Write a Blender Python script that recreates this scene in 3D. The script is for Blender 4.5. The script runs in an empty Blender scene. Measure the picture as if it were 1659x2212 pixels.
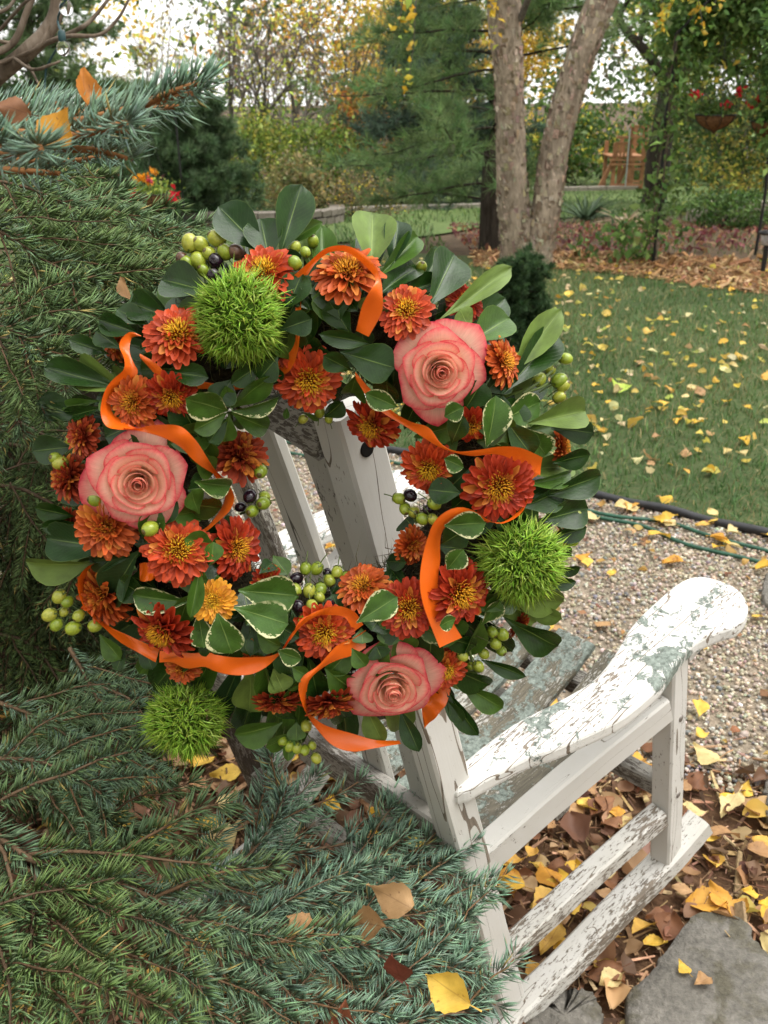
import bpy, math, random
import numpy as np
from mathutils import Vector, Matrix
random.seed(7); rng = np.random.default_rng(11)
scene = bpy.context.scene
R_ = math.radians
# ------------------------------------------------------------------ camera
CAM_H = 1.45; PITCH = 23.628; ROLL = -0.501; FPX = 2152.0      # focal length in units of a 1659 x 2212 picture
_a, _b = R_(PITCH), R_(ROLL)
_R = np.array([1, 0, 0.]); _F = np.array([0, math.cos(_a), -math.sin(_a)]); _U = np.array([0, math.sin(_a), math.cos(_a)])
_R2 = _R*math.cos(_b) + _U*math.sin(_b); _U2 = _U*math.cos(_b) - _R*math.sin(_b)
CAM = np.array([0, 0, CAM_H])
cd = bpy.data.cameras.new('camera'); cam = bpy.data.objects.new('camera', cd)
scene.collection.objects.link(cam)
cd.sensor_fit = 'VERTICAL'; cd.sensor_height = 36.0; cd.lens = 36.0*FPX/2212.0
cd.clip_start = 0.02; cd.clip_end = 400
cam.matrix_world = Matrix(((_R2[0], _U2[0], -_F[0], 0), (_R2[1], _U2[1], -_F[1], 0), (_R2[2], _U2[2], -_F[2], CAM_H), (0, 0, 0, 1)))
cd.dof.use_dof = True; cd.dof.focus_distance = 0.98; cd.dof.aperture_fstop = 15
scene.camera = cam
# ------------------------------------------------------------------ sky, sun, exposure (bright overcast)
SUN_EL, SUN_AZ = 62.0, 95.0                                     # azimuth clockwise from +Y
w = bpy.data.worlds.new('World'); scene.world = w; w.use_nodes = True
nt = w.node_tree; bg = nt.nodes['Background']
sky = nt.nodes.new('ShaderNodeTexSky'); sky.sky_type = 'NISHITA'; sky.sun_disc = False
sky.sun_elevation = R_(SUN_EL); sky.sun_rotation = R_(SUN_AZ)
sky.air_density = 1.0; sky.dust_density = 9.0; sky.ozone_density = 1.0
hs = nt.nodes.new('ShaderNodeHueSaturation'); hs.inputs['Saturation'].default_value = 0.10
mx = nt.nodes.new('ShaderNodeMix'); mx.data_type = 'RGBA'; mx.inputs[0].default_value = 0.75      # even cloud cover over the clear sky
mx.inputs[7].default_value = (6.1, 6.05, 5.9, 1)
nt.links.new(sky.outputs[0], hs.inputs['Color']); nt.links.new(hs.outputs[0], mx.inputs[6]); nt.links.new(mx.outputs[2], bg.inputs[0])
bg.inputs[1].default_value = 0.15
sl = bpy.data.lights.new('sun', 'SUN'); sun = bpy.data.objects.new('sun', sl); scene.collection.objects.link(sun)
sl.energy = 0.9; sl.angle = R_(50); sl.color = (1, 0.97, 0.92)
sd = Vector((math.sin(R_(SUN_AZ))*math.cos(R_(SUN_EL)), math.cos(R_(SUN_AZ))*math.cos(R_(SUN_EL)), math.sin(R_(SUN_EL))))
sun.rotation_euler = sd.to_track_quat('Z', 'Y').to_euler()
vs = scene.view_settings
vs.view_transform = 'Standard'; vs.look = 'None'; vs.gamma = 1.0; vs.use_curve_mapping = False; vs.exposure = 1.36
scene.render.engine = 'CYCLES'
scene.cycles.max_bounces = 6; scene.cycles.transparent_max_bounces = 6
try: scene.cycles.use_denoising = True
except Exception: pass

# ------------------------------------------------------------------ helpers
def terr(y):
    return np.where(np.asarray(y) > 9.0, -0.07*(np.minimum(y, 30.0)-9.0), 0.0)
def ray(px, py): return _F + _R2*(px-829.5)/FPX - _U2*(py-1106)/FPX
def P(px, py, d):
    r = ray(px, py); return CAM + r/np.linalg.norm(r)*d
def G(px, py):                                   # point of the ground seen at a place of the photograph
    r = ray(px, py)
    if r[2] >= -1e-4: return CAM + r*60
    k = (0-CAM_H)/r[2]
    if r[1]*k > 9.0:
        # CAM_H + r2 k = -0.07 (r1 k - 9)
        k = (CAM_H - 0.63)/(-r[2] - 0.07*r[1]) if (-r[2]-0.07*r[1]) > 1e-3 else 400
        if r[1]*k > 30: k = (CAM_H+1.47)/(-r[2])
    return CAM + r*k
def at(px, py, y):                               # point on a ray at world depth y
    r = ray(px, py); return CAM + r*(y/r[1])
def nrm(v): v = np.asarray(v, float); return v/(np.linalg.norm(v, axis=-1, keepdims=True)+1e-12)
COL = scene.collection
def link(name, me, parent=None, mw=None):
    o = bpy.data.objects.new(name, me); COL.objects.link(o)
    if parent is not None: o.parent = parent
    if mw is not None: o.matrix_local = mw
    return o
def empty(name, loc=(0, 0, 0), rot=(0, 0, 0), parent=None):
    o = bpy.data.objects.new(name, None); COL.objects.link(o); o.empty_display_size = 0.05
    o.location = tuple(float(q) for q in loc); o.rotation_euler = rot
    if parent is not None: o.parent = parent
    return o
def tag(o, label=None, cat=None, group=None, kind=None):
    if label: o['label'] = label
    if cat: o['category'] = cat
    if group: o['group'] = group
    if kind: o['kind'] = kind
    return o
def mesh(name, V, F, mats=None, smooth=True, uv=None, col=None, mi=None):
    """V (n,3); F list of arrays / array of equal-size faces; uv, col per vertex"""
    V = np.asarray(V, np.float32)
    Fs = F if isinstance(F, list) else [F]
    Fs = [np.asarray(f, np.int32) for f in Fs if len(f)]
    me = bpy.data.meshes.new(name)
    me.vertices.add(len(V)); me.vertices.foreach_set('co', V.ravel())
    L = np.concatenate([f.ravel() for f in Fs]); cnt = np.concatenate([np.full(len(f), f.shape[1], np.int32) for f in Fs])
    st = np.concatenate([[0], np.cumsum(cnt)[:-1]]).astype(np.int32)
    me.loops.add(len(L)); me.loops.foreach_set('vertex_index', L)
    me.polygons.add(len(cnt)); me.polygons.foreach_set('loop_start', st); me.polygons.foreach_set('loop_total', cnt)
    me.polygons.foreach_set('use_smooth', np.full(len(cnt), bool(smooth)))
    if mi is not None: me.polygons.foreach_set('material_index', np.asarray(mi, np.int32))
    if uv is not None:
        l = me.uv_layers.new(name='UVMap'); l.data.foreach_set('uv', np.asarray(uv, np.float32)[L].ravel())
    if col is not None:
        c = np.asarray(col, np.float32)
        if c.shape[1] == 3: c = np.concatenate([c, np.ones((len(c), 1), np.float32)], 1)
        at_ = me.color_attributes.new('Col', 'FLOAT_COLOR', 'POINT'); at_.data.foreach_set('color', c.ravel())
    for m in (mats if isinstance(mats, (list, tuple)) else [mats]):
        if m is not None: me.materials.append(m)
    me.update(calc_edges=True); me.validate(verbose=False)
    return me
def gridfaces(nu, nv, off=0, wrap_u=False):
    a = np.arange(nu if wrap_u else nu-1); b = np.arange(nv-1)
    A, B = np.meshgrid(a, b, indexing='ij'); A2 = (A+1) % nu
    i = lambda p, q: (p*nv+q)
    return np.stack([i(A, B), i(A2, B), i(A2, B+1), i(A, B+1)], -1).reshape(-1, 4)+off
class Acc:
    def __init__(s): s.V = []; s.F = {3: [], 4: []}; s.n = 0; s.C = []; s.UV = []; s.M = {3: [], 4: []}
    def add(s, V, F, col=None, uv=None, m=0):
        V = np.asarray(V, float); F = np.asarray(F, np.int64)
        s.V.append(V); s.F[F.shape[1]].append(F+s.n); s.n += len(V)
        s.M[F.shape[1]].append(np.full(len(F), m))
        if col is not None:
            col = np.asarray(col, float); s.C.append(np.broadcast_to(col, (len(V), 3)) if col.ndim == 1 else col)
        if uv is not None: s.UV.append(uv)
    def mesh(s, name, mats, smooth=True):
        Fs = [np.concatenate(s.F[k]) for k in (3, 4) if s.F[k]]; mi = np.concatenate([np.concatenate(s.M[k]) for k in (3, 4) if s.M[k]])
        return mesh(name, np.concatenate(s.V), Fs, mats, smooth, np.concatenate(s.UV) if s.UV else None, np.concatenate(s.C) if s.C else None, mi)
def frames(pts, up=(0, 0, 1)):
    pts = np.asarray(pts, float); T = nrm(np.gradient(pts, axis=0)); up = np.asarray(up, float)
    S = np.cross(T, up); bad = np.linalg.norm(S, axis=1) < 1e-3
    if bad.any(): S[bad] = np.cross(T[bad], np.array([0.3, 0.9, 0.1]))
    S = nrm(S); N = np.cross(S, T); return T, S, N
def smoothpath(pts, n):
    pts = np.asarray(pts, float); k = len(pts)
    if k < 3: return np.stack([np.interp(np.linspace(0, 1, n), np.linspace(0, 1, k), pts[:, j]) for j in range(pts.shape[1])], 1)
    q = np.vstack([2*pts[0]-pts[1], pts, 2*pts[-1]-pts[-2]]); t = np.linspace(0, k-1, n); i = np.minimum(t.astype(int), k-2); f = (t-i)[:, None]
    p0, p1, p2, p3 = q[i], q[i+1], q[i+2], q[i+3]
    return 0.5*((2*p1)+(-p0+p2)*f+(2*p0-5*p1+4*p2-p3)*f**2+(-p0+3*p1-3*p2+p3)*f**3)
def tube(acc, pts, r, sides=6, col=None, m=0, cap=True):
    pts = np.asarray(pts, float); n = len(pts); r = np.broadcast_to(np.asarray(r, float), (n,))
    T, S, N = frames(pts); a = np.linspace(0, 2*np.pi, sides, endpoint=False)
    V = pts[:, None]+r[:, None, None]*(np.cos(a)[None, :, None]*S[:, None]+np.sin(a)[None, :, None]*N[:, None])
    A, B = np.meshgrid(np.arange(n-1), np.arange(sides), indexing='ij'); B2 = (B+1) % sides
    F = np.stack([A*sides+B, A*sides+B2, (A+1)*sides+B2, (A+1)*sides+B], -1).reshape(-1, 4)
    V = V.reshape(-1, 3)
    uv = np.stack([np.tile(a/(2*np.pi), n), np.repeat(np.linspace(0, 1, n), sides)], 1)
    c = col
    if col is not None and np.asarray(col).ndim == 2: c = np.repeat(np.asarray(col), sides, 0)
    acc.add(V, F, c, uv, m)
    if cap:
        for e, k in ((0, 0), (n-1, (n-1)*sides)):
            vv = np.vstack([V[k:k+sides], pts[e]]); ff = np.array([(j, (j+1) % sides, sides) for j in range(sides)])
            if e == 0: ff = ff[:, ::-1]
            cc = None if c is None else (c if np.asarray(c).ndim == 1 else np.vstack([c[k:k+sides], c[k]]))
            acc.add(vv, ff, cc, np.zeros((sides+1, 2)), m)
def box(acc, lo, hi, col=None, m=0, M=None):
    x0, y0, z0 = lo; x1, y1, z1 = hi
    V = np.array([(x0, y0, z0), (x1, y0, z0), (x1, y1, z0), (x0, y1, z0), (x0, y0, z1), (x1, y0, z1), (x1, y1, z1), (x0, y1, z1)], float)
    if M is not None: V = V@M[:3, :3].T+M[:3, 3]
    acc.add(V, [(0, 3, 2, 1), (4, 5, 6, 7), (0, 1, 5, 4), (1, 2, 6, 5), (2, 3, 7, 6), (3, 0, 4, 7)], col, None, m)
def lathe(acc, prof, sides=16, col=None, m=0, M=None):
    prof = np.asarray(prof, float); a = np.linspace(0, 2*np.pi, sides, endpoint=False)
    V = np.stack([prof[:, None, 0]*np.cos(a), prof[:, None, 0]*np.sin(a), np.repeat(prof[:, 1:2], sides, 1)], -1).reshape(-1, 3)
    n = len(prof); A, B = np.meshgrid(np.arange(n-1), np.arange(sides), indexing='ij'); B2 = (B+1) % sides
    F = np.stack([A*sides+B, A*sides+B2, (A+1)*sides+B2, (A+1)*sides+B], -1).reshape(-1, 4)
    if M is not None: V = V@M[:3, :3].T+M[:3, 3]
    acc.add(V, F, col, None, m)
def spindles(base, d1, d2, L, r, col):
    """many 6-triangle needles at once: base (n,3), d1 direction of first half, d2 of second, L, r, col (n,3)"""
    n = len(base); L = np.broadcast_to(L, (n,))[:, None]; r = np.broadcast_to(r, (n,))[:, None]
    mid = base+d1*L*0.5; tip = mid+d2*L*0.5
    s = nrm(np.cross(d1, rng.normal(size=(n, 3)))); t = np.cross(d1, s)
    V = np.stack([base, mid+s*r, mid+(-0.5*s+0.87*t)*r, mid+(-0.5*s-0.87*t)*r, tip], 1).reshape(-1, 3)
    f = np.array([(0, 1, 2), (0, 2, 3), (0, 3, 1), (4, 2, 1), (4, 3, 2), (4, 1, 3)])
    F = (np.arange(n)[:, None, None]*5+f[None]).reshape(-1, 3)
    C = np.repeat(col, 5, 0); C = C.reshape(n, 5, 3).copy(); C[:, 0] *= 0.8; C[:, 4] = C[:, 4]*1.1
    return V, F, C.reshape(-1, 3)
def leafquads(cen, size, cols, up=0.3, fold=0.25, asp=0.6, curl=0.2):
    """many small leaves: each a folded diamond of four triangles"""
    n = len(cen); size = np.broadcast_to(size, (n,))[:, None]
    d = nrm(rng.normal(size=(n, 3))+np.array([0, 0, -0.3])); nn = nrm(rng.normal(size=(n, 3))+np.array([0, 0, up*4]))
    s = nrm(np.cross(d, nn)); nn = np.cross(s, d)
    V = np.stack([cen-d*size*0.5, cen+s*size*asp*0.5+nn*size*fold*0.4-d*size*0.05, cen+d*size*0.5-nn*size*curl, cen-s*size*asp*0.5+nn*size*fold*0.4-d*size*0.05], 1).reshape(-1, 3)
    F = (np.arange(n)[:, None, None]*4+np.array([(0, 1, 2), (0, 2, 3)])[None]).reshape(-1, 3)
    return V, F, np.repeat(cols, 4, 0)
def curled(cen, size, cols, up=2.0):
    """curled litter leaves, a 5 x 7 grid each"""
    n = len(cen); size = np.broadcast_to(size, (n,)); d = nrm(np.concatenate([rng.normal(size=(n, 2)), rng.normal(0, 0.25, (n, 1))], 1)); nn = nrm(rng.normal(size=(n, 3))*0.5+np.array([0, 0, up])); s = nrm(np.cross(d, nn)); nn = np.cross(s, d)
    v = np.linspace(-0.5, 0.5, 7); wd = np.array([0.10, 0.62, 0.93, 1.0, 0.86, 0.55, 0.05])*0.38; bend = rng.normal(0.15, 0.55, n); cup = rng.normal(0.45, 0.55, n); tw = rng.normal(0, 0.8, n); ph = rng.uniform(0, 6.28, n); asy = rng.normal(0, 0.12, n)
    P_ = np.zeros((n, 7, 5, 3))
    for i in range(7):
        for j, u in enumerate((-1, -0.55, 0, 0.55, 1)):
            x = u*wd[i]*(1+asy*np.sign(u))*rng.uniform(0.9, 1.1, n); z = bend*v[i]**2+cup*abs(u)**1.5*wd[i]*0.8+tw*u*wd[i]*v[i]+0.05*np.sin(9*v[i]+3*u+ph); P_[:, i, j] = cen+size[:, None]*(d*v[i]+s*x[:, None]+nn*z[:, None])
    F = (np.arange(n)[:, None, None]*35+gridfaces(7, 5)[None]).reshape(-1, 4); return P_.reshape(-1, 3), F, np.repeat(cols, 35, 0)
def vary(c, n, s=0.25, hue=0.1):
    c = np.asarray(c, float); k = np.exp(rng.normal(0, s, (n, 1))); h = np.exp(rng.normal(0, hue, (n, 3)))
    return np.clip(c*k*h, 0, 0.9)
def pick(cols, n, p=None, s=0.2, hue=0.07):
    cols = np.asarray(cols, float); i = rng.choice(len(cols), n, p=p); return np.clip(cols[i]*np.exp(rng.normal(0, s, (n, 1)))*np.exp(rng.normal(0, hue, (n, 3))), 0, 0.9)

# ------------------------------------------------------------------ node materials
def newmat(name):
    m = bpy.data.materials.new(name); m.use_nodes = True; t = m.node_tree
    return m, t, t.nodes['Principled BSDF']
def nd(t, typ, ins=None, **props):
    n = t.nodes.new(typ)
    for k, v in props.items(): setattr(n, k, v)
    for k, v in (ins or {}).items():
        s = n.inputs[k]
        if hasattr(v, 'is_output') or isinstance(v, bpy.types.NodeSocket): t.links.new(v, s)
        else: s.default_value = v
    return n
def ramp(t, fac, stops, interp='LINEAR'):
    n = t.nodes.new('ShaderNodeValToRGB'); n.color_ramp.interpolation = interp; e = n.color_ramp.elements
    while len(e) > 1: e.remove(e[-1])
    e[0].position = stops[0][0]; c = stops[0][1]; e[0].color = (*c, 1) if len(c) == 3 else c
    for p, c in stops[1:]:
        k = e.new(p); k.color = (*c, 1) if len(c) == 3 else c
    t.links.new(fac, n.inputs[0]); return n.outputs[0]
def mixc(t, fac, a, b, mode='MIX'):
    n = t.nodes.new('ShaderNodeMix'); n.data_type = 'RGBA'; n.blend_type = mode
    for s, v in ((n.inputs[0], fac), (n.inputs[6], a), (n.inputs[7], b)):
        if isinstance(v, bpy.types.NodeSocket): t.links.new(v, s)
        elif isinstance(v, (int, float)): s.default_value = v
        else: s.default_value = (*v, 1) if len(v) == 3 else v
    return n.outputs[2]
def math_(t, op, a, b=0.0, clamp=False):
    n = t.nodes.new('ShaderNodeMath'); n.operation = op; n.use_clamp = clamp
    for i, v in enumerate((a, b)):
        if isinstance(v, bpy.types.NodeSocket): t.links.new(v, n.inputs[i])
        else: n.inputs[i].default_value = v
    return n.outputs[0]
def noise(t, vec, scale, detail=4, rough=0.55, dist=0.0):
    return nd(t, 'ShaderNodeTexNoise', {'Vector': vec, 'Scale': scale, 'Detail': detail, 'Roughness': rough, 'Distortion': dist}).outputs[0]
def bump(t, b, h, strength=0.4, dist=0.002):
    n = nd(t, 'ShaderNodeBump', {'Strength': strength, 'Distance': dist, 'Height': h}); t.links.new(n.outputs[0], b.inputs['Normal'])
def objvec(t, scale=(1, 1, 1), rand=True):
    tc = nd(t, 'ShaderNodeTexCoord'); v = tc.outputs['Object']
    if rand:
        oi = nd(t, 'ShaderNodeObjectInfo'); k = math_(t, 'MULTIPLY', oi.outputs['Random'], 37.0)
        v = nd(t, 'ShaderNodeVectorMath', {0: v, 1: k}, operation='ADD').outputs[0]
    return nd(t, 'ShaderNodeMapping', {'Vector': v, 'Scale': scale}).outputs[0]
def mat_attr(name, rough=0.6, spec=0.3, trans=0.0, nscale=0, namp=0.0, sheen=0):
    """colour from the per-vertex colour attribute with a little procedural mottling"""
    m, t, b = newmat(name); a = nd(t, 'ShaderNodeAttribute', attribute_name='Col').outputs['Color']
    v = nd(t, 'ShaderNodeTexCoord').outputs['Object']
    n = noise(t, v, nscale or 60, 3)
    c = mixc(t, 1.0, a, ramp(t, n, [(0.25, (1-namp,)*3), (0.75, (1+namp,)*3)]), 'MULTIPLY') if namp else a
    t.links.new(c, b.inputs['Base Color']); b.inputs['Roughness'].default_value = rough; b.inputs['Specular IOR Level'].default_value = spec
    if trans:
        tr = nd(t, 'ShaderNodeBsdfTranslucent', {'Color': c}); mx = nd(t, 'ShaderNodeMixShader', {0: trans, 1: b.outputs[0], 2: tr.outputs[0]})
        t.links.new(mx.outputs[0], t.nodes['Material Output'].inputs[0])
    return m
def mat_plain(name, c, rough=0.5, spec=0.4, metal=0, nscale=30, namp=0.25, bmp=0.0, rand=True):
    m, t, b = newmat(name); n = noise(t, objvec(t, rand=rand), nscale, 5)
    t.links.new(ramp(t, n, [(0.3, tuple(q*(1-namp) for q in c)), (0.7, tuple(min(1, q*(1+namp)) for q in c))]), b.inputs['Base Color'])
    b.inputs['Roughness'].default_value = rough; b.inputs['Specular IOR Level'].default_value = spec; b.inputs['Metallic'].default_value = metal
    if bmp: bump(t, b, n, bmp, 0.01)
    return m
def mat_paint(name, chip=0.35, lichen=0.0, crack=0.5, dirt=0.3, paint=(0.56, 0.545, 0.515), wood=(0.17, 0.14, 0.11), fade=0.0, lines=0.0):
    """old white paint over grey weathered wood; local X runs along the board"""
    m, t, b = newmat(name)
    tc = nd(t, 'ShaderNodeTexCoord'); oi = nd(t, 'ShaderNodeObjectInfo'); off = math_(t, 'MULTIPLY', oi.outputs['Random'], 23.0)
    v0 = nd(t, 'ShaderNodeVectorMath', {0: tc.outputs['Object'], 1: off}, operation='ADD').outputs[0]
    vg = nd(t, 'ShaderNodeMapping', {'Vector': v0, 'Scale': (1, 14, 14)}).outputs[0]     # stretched along the grain
    vm = nd(t, 'ShaderNodeMapping', {'Vector': v0, 'Scale': (1, 3.2, 3.2)}).outputs[0]
    vc = nd(t, 'ShaderNodeMapping', {'Vector': v0, 'Scale': (0.09, 1, 1)}).outputs[0]
    grain = noise(t, vg, 18, 6, 0.65)
    woodc = ramp(t, grain, [(0.25, tuple(q*0.45 for q in wood)), (0.5, wood), (0.78, tuple(min(1, q*1.9) for q in wood))])
    pn = noise(t, v0, 9, 4); paintc = mixc(t, ramp(t, pn, [(0.35, (0, 0, 0)), (0.75, (dirt,)*3)]), paint, (0.42, 0.40, 0.34))
    chipn = noise(t, vm, 75, 8, 0.72, 0.3); big = noise(t, vm, 5, 3)
    cs = math_(t, 'ADD', chipn, math_(t, 'MULTIPLY', math_(t, 'SUBTRACT', big, 0.5), 0.6))
    th = 0.86-0.5*chip
    cm = ramp(t, cs, [(th-0.012, (0, 0, 0)), (th+0.012, (1, 1, 1))])
    cn = noise(t, vc, 26, 2, 0.5, 0.25); ck = math_(t, 'ABSOLUTE', math_(t, 'SUBTRACT', cn, 0.5))
    wk = noise(t, vc, 9, 2); ckw = math_(t, 'MULTIPLY', ramp(t, wk, [(0.42, (0, 0, 0)), (0.6, (1, 1, 1))]), 0.0045*crack)
    km = math_(t, 'LESS_THAN', ck, ckw)
    bare = math_(t, 'MAXIMUM', cm, km)
    if lines:
        sp = nd(t, 'ShaderNodeSeparateXYZ', {0: tc.outputs['Object']}); dn = noise(t, nd(t, 'ShaderNodeMapping', {'Vector': v0, 'Scale': (1, 0.2, 0.2)}).outputs[0], 7, 4, 0.6)
        yy = math_(t, 'ADD', math_(t, 'MULTIPLY', sp.outputs[1], lines), math_(t, 'MULTIPLY', math_(t, 'SUBTRACT', dn, 0.5), 0.5)); fr = math_(t, 'ABSOLUTE', math_(t, 'SUBTRACT', math_(t, 'FRACT', yy), 0.5))
        gap = noise(t, nd(t, 'ShaderNodeMapping', {'Vector': v0, 'Scale': (1, 6, 6)}).outputs[0], 9, 3); lw = math_(t, 'MULTIPLY', ramp(t, gap, [(0.40, (0, 0, 0)), (0.55, (1, 1, 1))]), 0.035); bare = math_(t, 'MAXIMUM', bare, math_(t, 'LESS_THAN', fr, lw))
    c = mixc(t, bare, paintc, woodc)
    if fade: c = mixc(t, fade, c, (0.30, 0.28, 0.25))
    h = math_(t, 'SUBTRACT', math_(t, 'MULTIPLY', grain, 0.25), bare)
    if lichen > 0:
        ln = noise(t, v0, 34, 7, 0.75, 0.4); lb = noise(t, v0, 7, 2)
        ls = math_(t, 'ADD', ln, math_(t, 'MULTIPLY', math_(t, 'SUBTRACT', lb, 0.5), 0.8)); lt = 0.80-0.42*lichen
        lm = ramp(t, ls, [(lt, (0, 0, 0)), (lt+0.02, (1, 1, 1))])
        lf = noise(t, v0, 130, 5, 0.7)
        lc = ramp(t, lf, [(0.3, (0.05, 0.058, 0.045)), (0.5, (0.16, 0.19, 0.165)), (0.75, (0.32, 0.36, 0.32))])
        c = mixc(t, lm, c, lc); h = math_(t, 'ADD', h, math_(t, 'MULTIPLY', math_(t, 'MULTIPLY', lm, lf), 2.2))
    t.links.new(c, b.inputs['Base Color']); b.inputs['Roughness'].default_value = 0.62; b.inputs['Specular IOR Level'].default_value = 0.3
    bump(t, b, h, 0.55, 0.0018)
    return m
# ================================================================== SETTING: ground, lawn, path, beds
def sheet(name, front, back, dz, mat, n=60, m=40):
    """ground sheet between two world polylines (x,y), draped on the terrain"""
    a = smoothpath(np.asarray(front, float), n); b = smoothpath(np.asarray(back, float), n); t = np.linspace(0, 1, m)[None, :, None]
    p = a[:, None]*(1-t)+b[:, None]*t
    z = terr(p[..., 1])+dz
    V = np.concatenate([p, z[..., None]], -1).reshape(-1, 3)
    o = link(name, mesh(name, V, gridfaces(n, m), mat)); return o
def mat_ground(name, cols, scale, bmp=0.5, bd=0.02, big=0.6):
    m, t, b = newmat(name); v = nd(t, 'ShaderNodeTexCoord').outputs['Object']
    n1 = noise(t, v, scale, 8, 0.7); n2 = noise(t, v, big, 4)
    k = len(cols); c = ramp(t, n1, [(0.3+0.4*i/(k-1), q) for i, q in enumerate(cols)])
    c = mixc(t, 1.0, c, ramp(t, n2, [(0.3, (0.7, 0.72, 0.68)), (0.7, (1.2, 1.15, 1.1))]), 'MULTIPLY')
    t.links.new(c, b.inputs['Base Color']); b.inputs['Roughness'].default_value = 0.9; b.inputs['Specular IOR Level'].default_value = 0.15
    bump(t, b, n1, bmp, bd); return m
m_soil = mat_ground('soil', [(0.03, 0.022, 0.014), (0.075, 0.05, 0.03), (0.12, 0.085, 0.05)], 14)
m_mulch = mat_ground('mulch_soil', [(0.03, 0.017, 0.01), (0.09, 0.05, 0.028), (0.16, 0.095, 0.055)], 45)
m_gravel = mat_ground('gravel_sand', [(0.10, 0.085, 0.065), (0.24, 0.20, 0.155), (0.36, 0.31, 0.25)], 130, 0.7, 0.01, 2)
m_lawn = mat_ground('lawn_soil', [(0.028, 0.048, 0.018), (0.055, 0.082, 0.03), (0.11, 0.105, 0.055)], 40, 0.6, 0.02, 0.7)
m_chipbed = mat_ground('orange_chips', [(0.10, 0.055, 0.025), (0.22, 0.125, 0.06), (0.34, 0.21, 0.11)], 30, 0.6, 0.02, 1.5)
m_meadow = mat_ground('far_lawn', [(0.05, 0.085, 0.025), (0.085, 0.13, 0.04), (0.13, 0.15, 0.06)], 18, 0.5, 0.03, 0.5)

gx = np.linspace(-70, 70, 90); gy = np.concatenate([np.linspace(-6, 9, 16), np.linspace(9.5, 30, 22), np.linspace(33, 120, 20)])
X, Y = np.meshgrid(gx, gy, indexing='ij')
tag(link('ground', mesh('ground', np.stack([X, Y, terr(Y)-0.012], -1).reshape(-1, 3), gridfaces(len(gx), len(gy)), m_soil)), kind='structure')
EDGE = [(-6.0, 6.6), (-2.5, 5.2), (-0.26, 4.08), (0.76, 3.43), (1.30, 3.05), (2.2, 2.35), (4.5, 0.8)]
BND = [(-6.0, 3.2), (-2.5, 2.7), (-0.29, 2.15), (0.44, 1.90), (0.86, 1.80), (1.6, 1.55), (3.4, 0.2)]
edge_c = smoothpath(EDGE, 200); bnd_c = smoothpath(BND, 200)
tag(sheet('mulch_bed', [(-6, -4), (-3, -4), (0, -4), (3.4, -4)], BND, 0.0, m_mulch), kind='structure')
tag(sheet('gravel_path', BND, EDGE, 0.004, m_gravel), kind='structure')
tag(sheet('lawn', EDGE, [(-9, 8.8), (-4, 9.2), (-1, 9.6), (0.6, 8.9), (1.5, 8.75), (2.75, 7.1), (5.5, 4.6)], 0.008, m_lawn), kind='structure')
tag(sheet('far_lawn', [(-16, 10.2), (-4, 10.0), (0, 10.6), (2.2, 14.0), (6, 15), (14, 15)], [(-16, 30), (-4, 32), (0, 33), (4, 34), (8, 34), (16, 34)], 0.010, m_meadow), kind='structure')
tag(sheet('wood_chip_bed', [(0.75, 8.3), (1.5, 8.15), (2.0, 7.75), (2.75, 7.05), (4.2, 5.8), (7, 4)], [(0.8, 9.0), (1.6, 9.0), (2.4, 8.75), (3.4, 8.35), (5.2, 7.6), (8.5, 6)], 0.014, m_chipbed), kind='structure')
def edge_y(x, c): return np.interp(x, c[:, 0], c[:, 1])
# grass blades: nobody could count them
def grass(name, n, f, hgt, wid, cols, dz):
    x, y = f(n); n = len(x); z = terr(y)+dz
    a = rng.uniform(0, 2*np.pi, n); h = hgt*np.exp(rng.normal(0, 0.35, n)); wv = wid*rng.uniform(0.7, 1.3, n)
    lean = rng.normal(0, 0.55, (n, 2)); B = np.stack([x, y, z], 1); s = np.stack([np.cos(a), np.sin(a), 0*a], 1)*wv[:, None]*0.5
    mid = B+np.stack([lean[:, 0]*h*0.35, lean[:, 1]*h*0.35, h*0.6], 1); tip = B+np.stack([lean[:, 0]*h*1.1, lean[:, 1]*h*1.1, h*rng.uniform(0.7, 1, n)], 1)
    V = np.stack([B-s, B+s, mid+s*0.8, mid-s*0.8, tip], 1).reshape(-1, 3)
    k = np.arange(n)[:, None, None]*5
    F3 = (k+np.array([(0, 1, 2), (0, 2, 3), (3, 2, 4)])[None]).reshape(-1, 3)
    return link(name, mesh(name, V, F3, m_grassblade, True, None, np.repeat(cols(x, y, n), 5, 0)))
m_grassblade = mat_attr('grass_blade', 0.55, 0.3, 0.25)
def patch(x, y): return 0.5+0.28*np.sin(1.7*x+0.9*y+0.6*np.sin(2.3*y))+0.22*np.sin(3.1*x-2.2*y+1.3)
def lawncols(x, y, n):
    p = np.clip(patch(x, y)+rng.normal(0, 0.25, n), 0, 1)[:, None]
    g = np.array([0.052, 0.122, 0.032]); g2 = np.array([0.092, 0.160, 0.042]); d = np.array([0.26, 0.22, 0.10])
    c = g*(1-p)+g2*p; dry = (rng.random(n) < 0.13+0.30*np.clip(p[:, 0]-0.4, 0, 1)+0.10*np.clip((y-5)/4, 0, 1))[:, None]
    return np.where(dry, d, c)*np.exp(rng.normal(0, 0.25, (n, 1)))
def lawnpts(n):
    u = rng.random(n)**0.75; y = 2.2+u*7.2; x = (rng.uniform(-0.45, 0.62, n))*y*1.0
    e = edge_y(x, edge_c); back = np.interp(x, [-9, -4, -1, 0.6, 1.5, 2.0, 2.75, 5.5], [8.8, 9.2, 9.6, 8.3, 8.2, 7.8, 7.05, 4.6])
    k = (y > e+0.0) & (y < back+rng.normal(0, 0.08, n)); k &= ~((y < e+0.04) & (rng.random(n) < 0.4)); return x[k], y[k]
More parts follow.
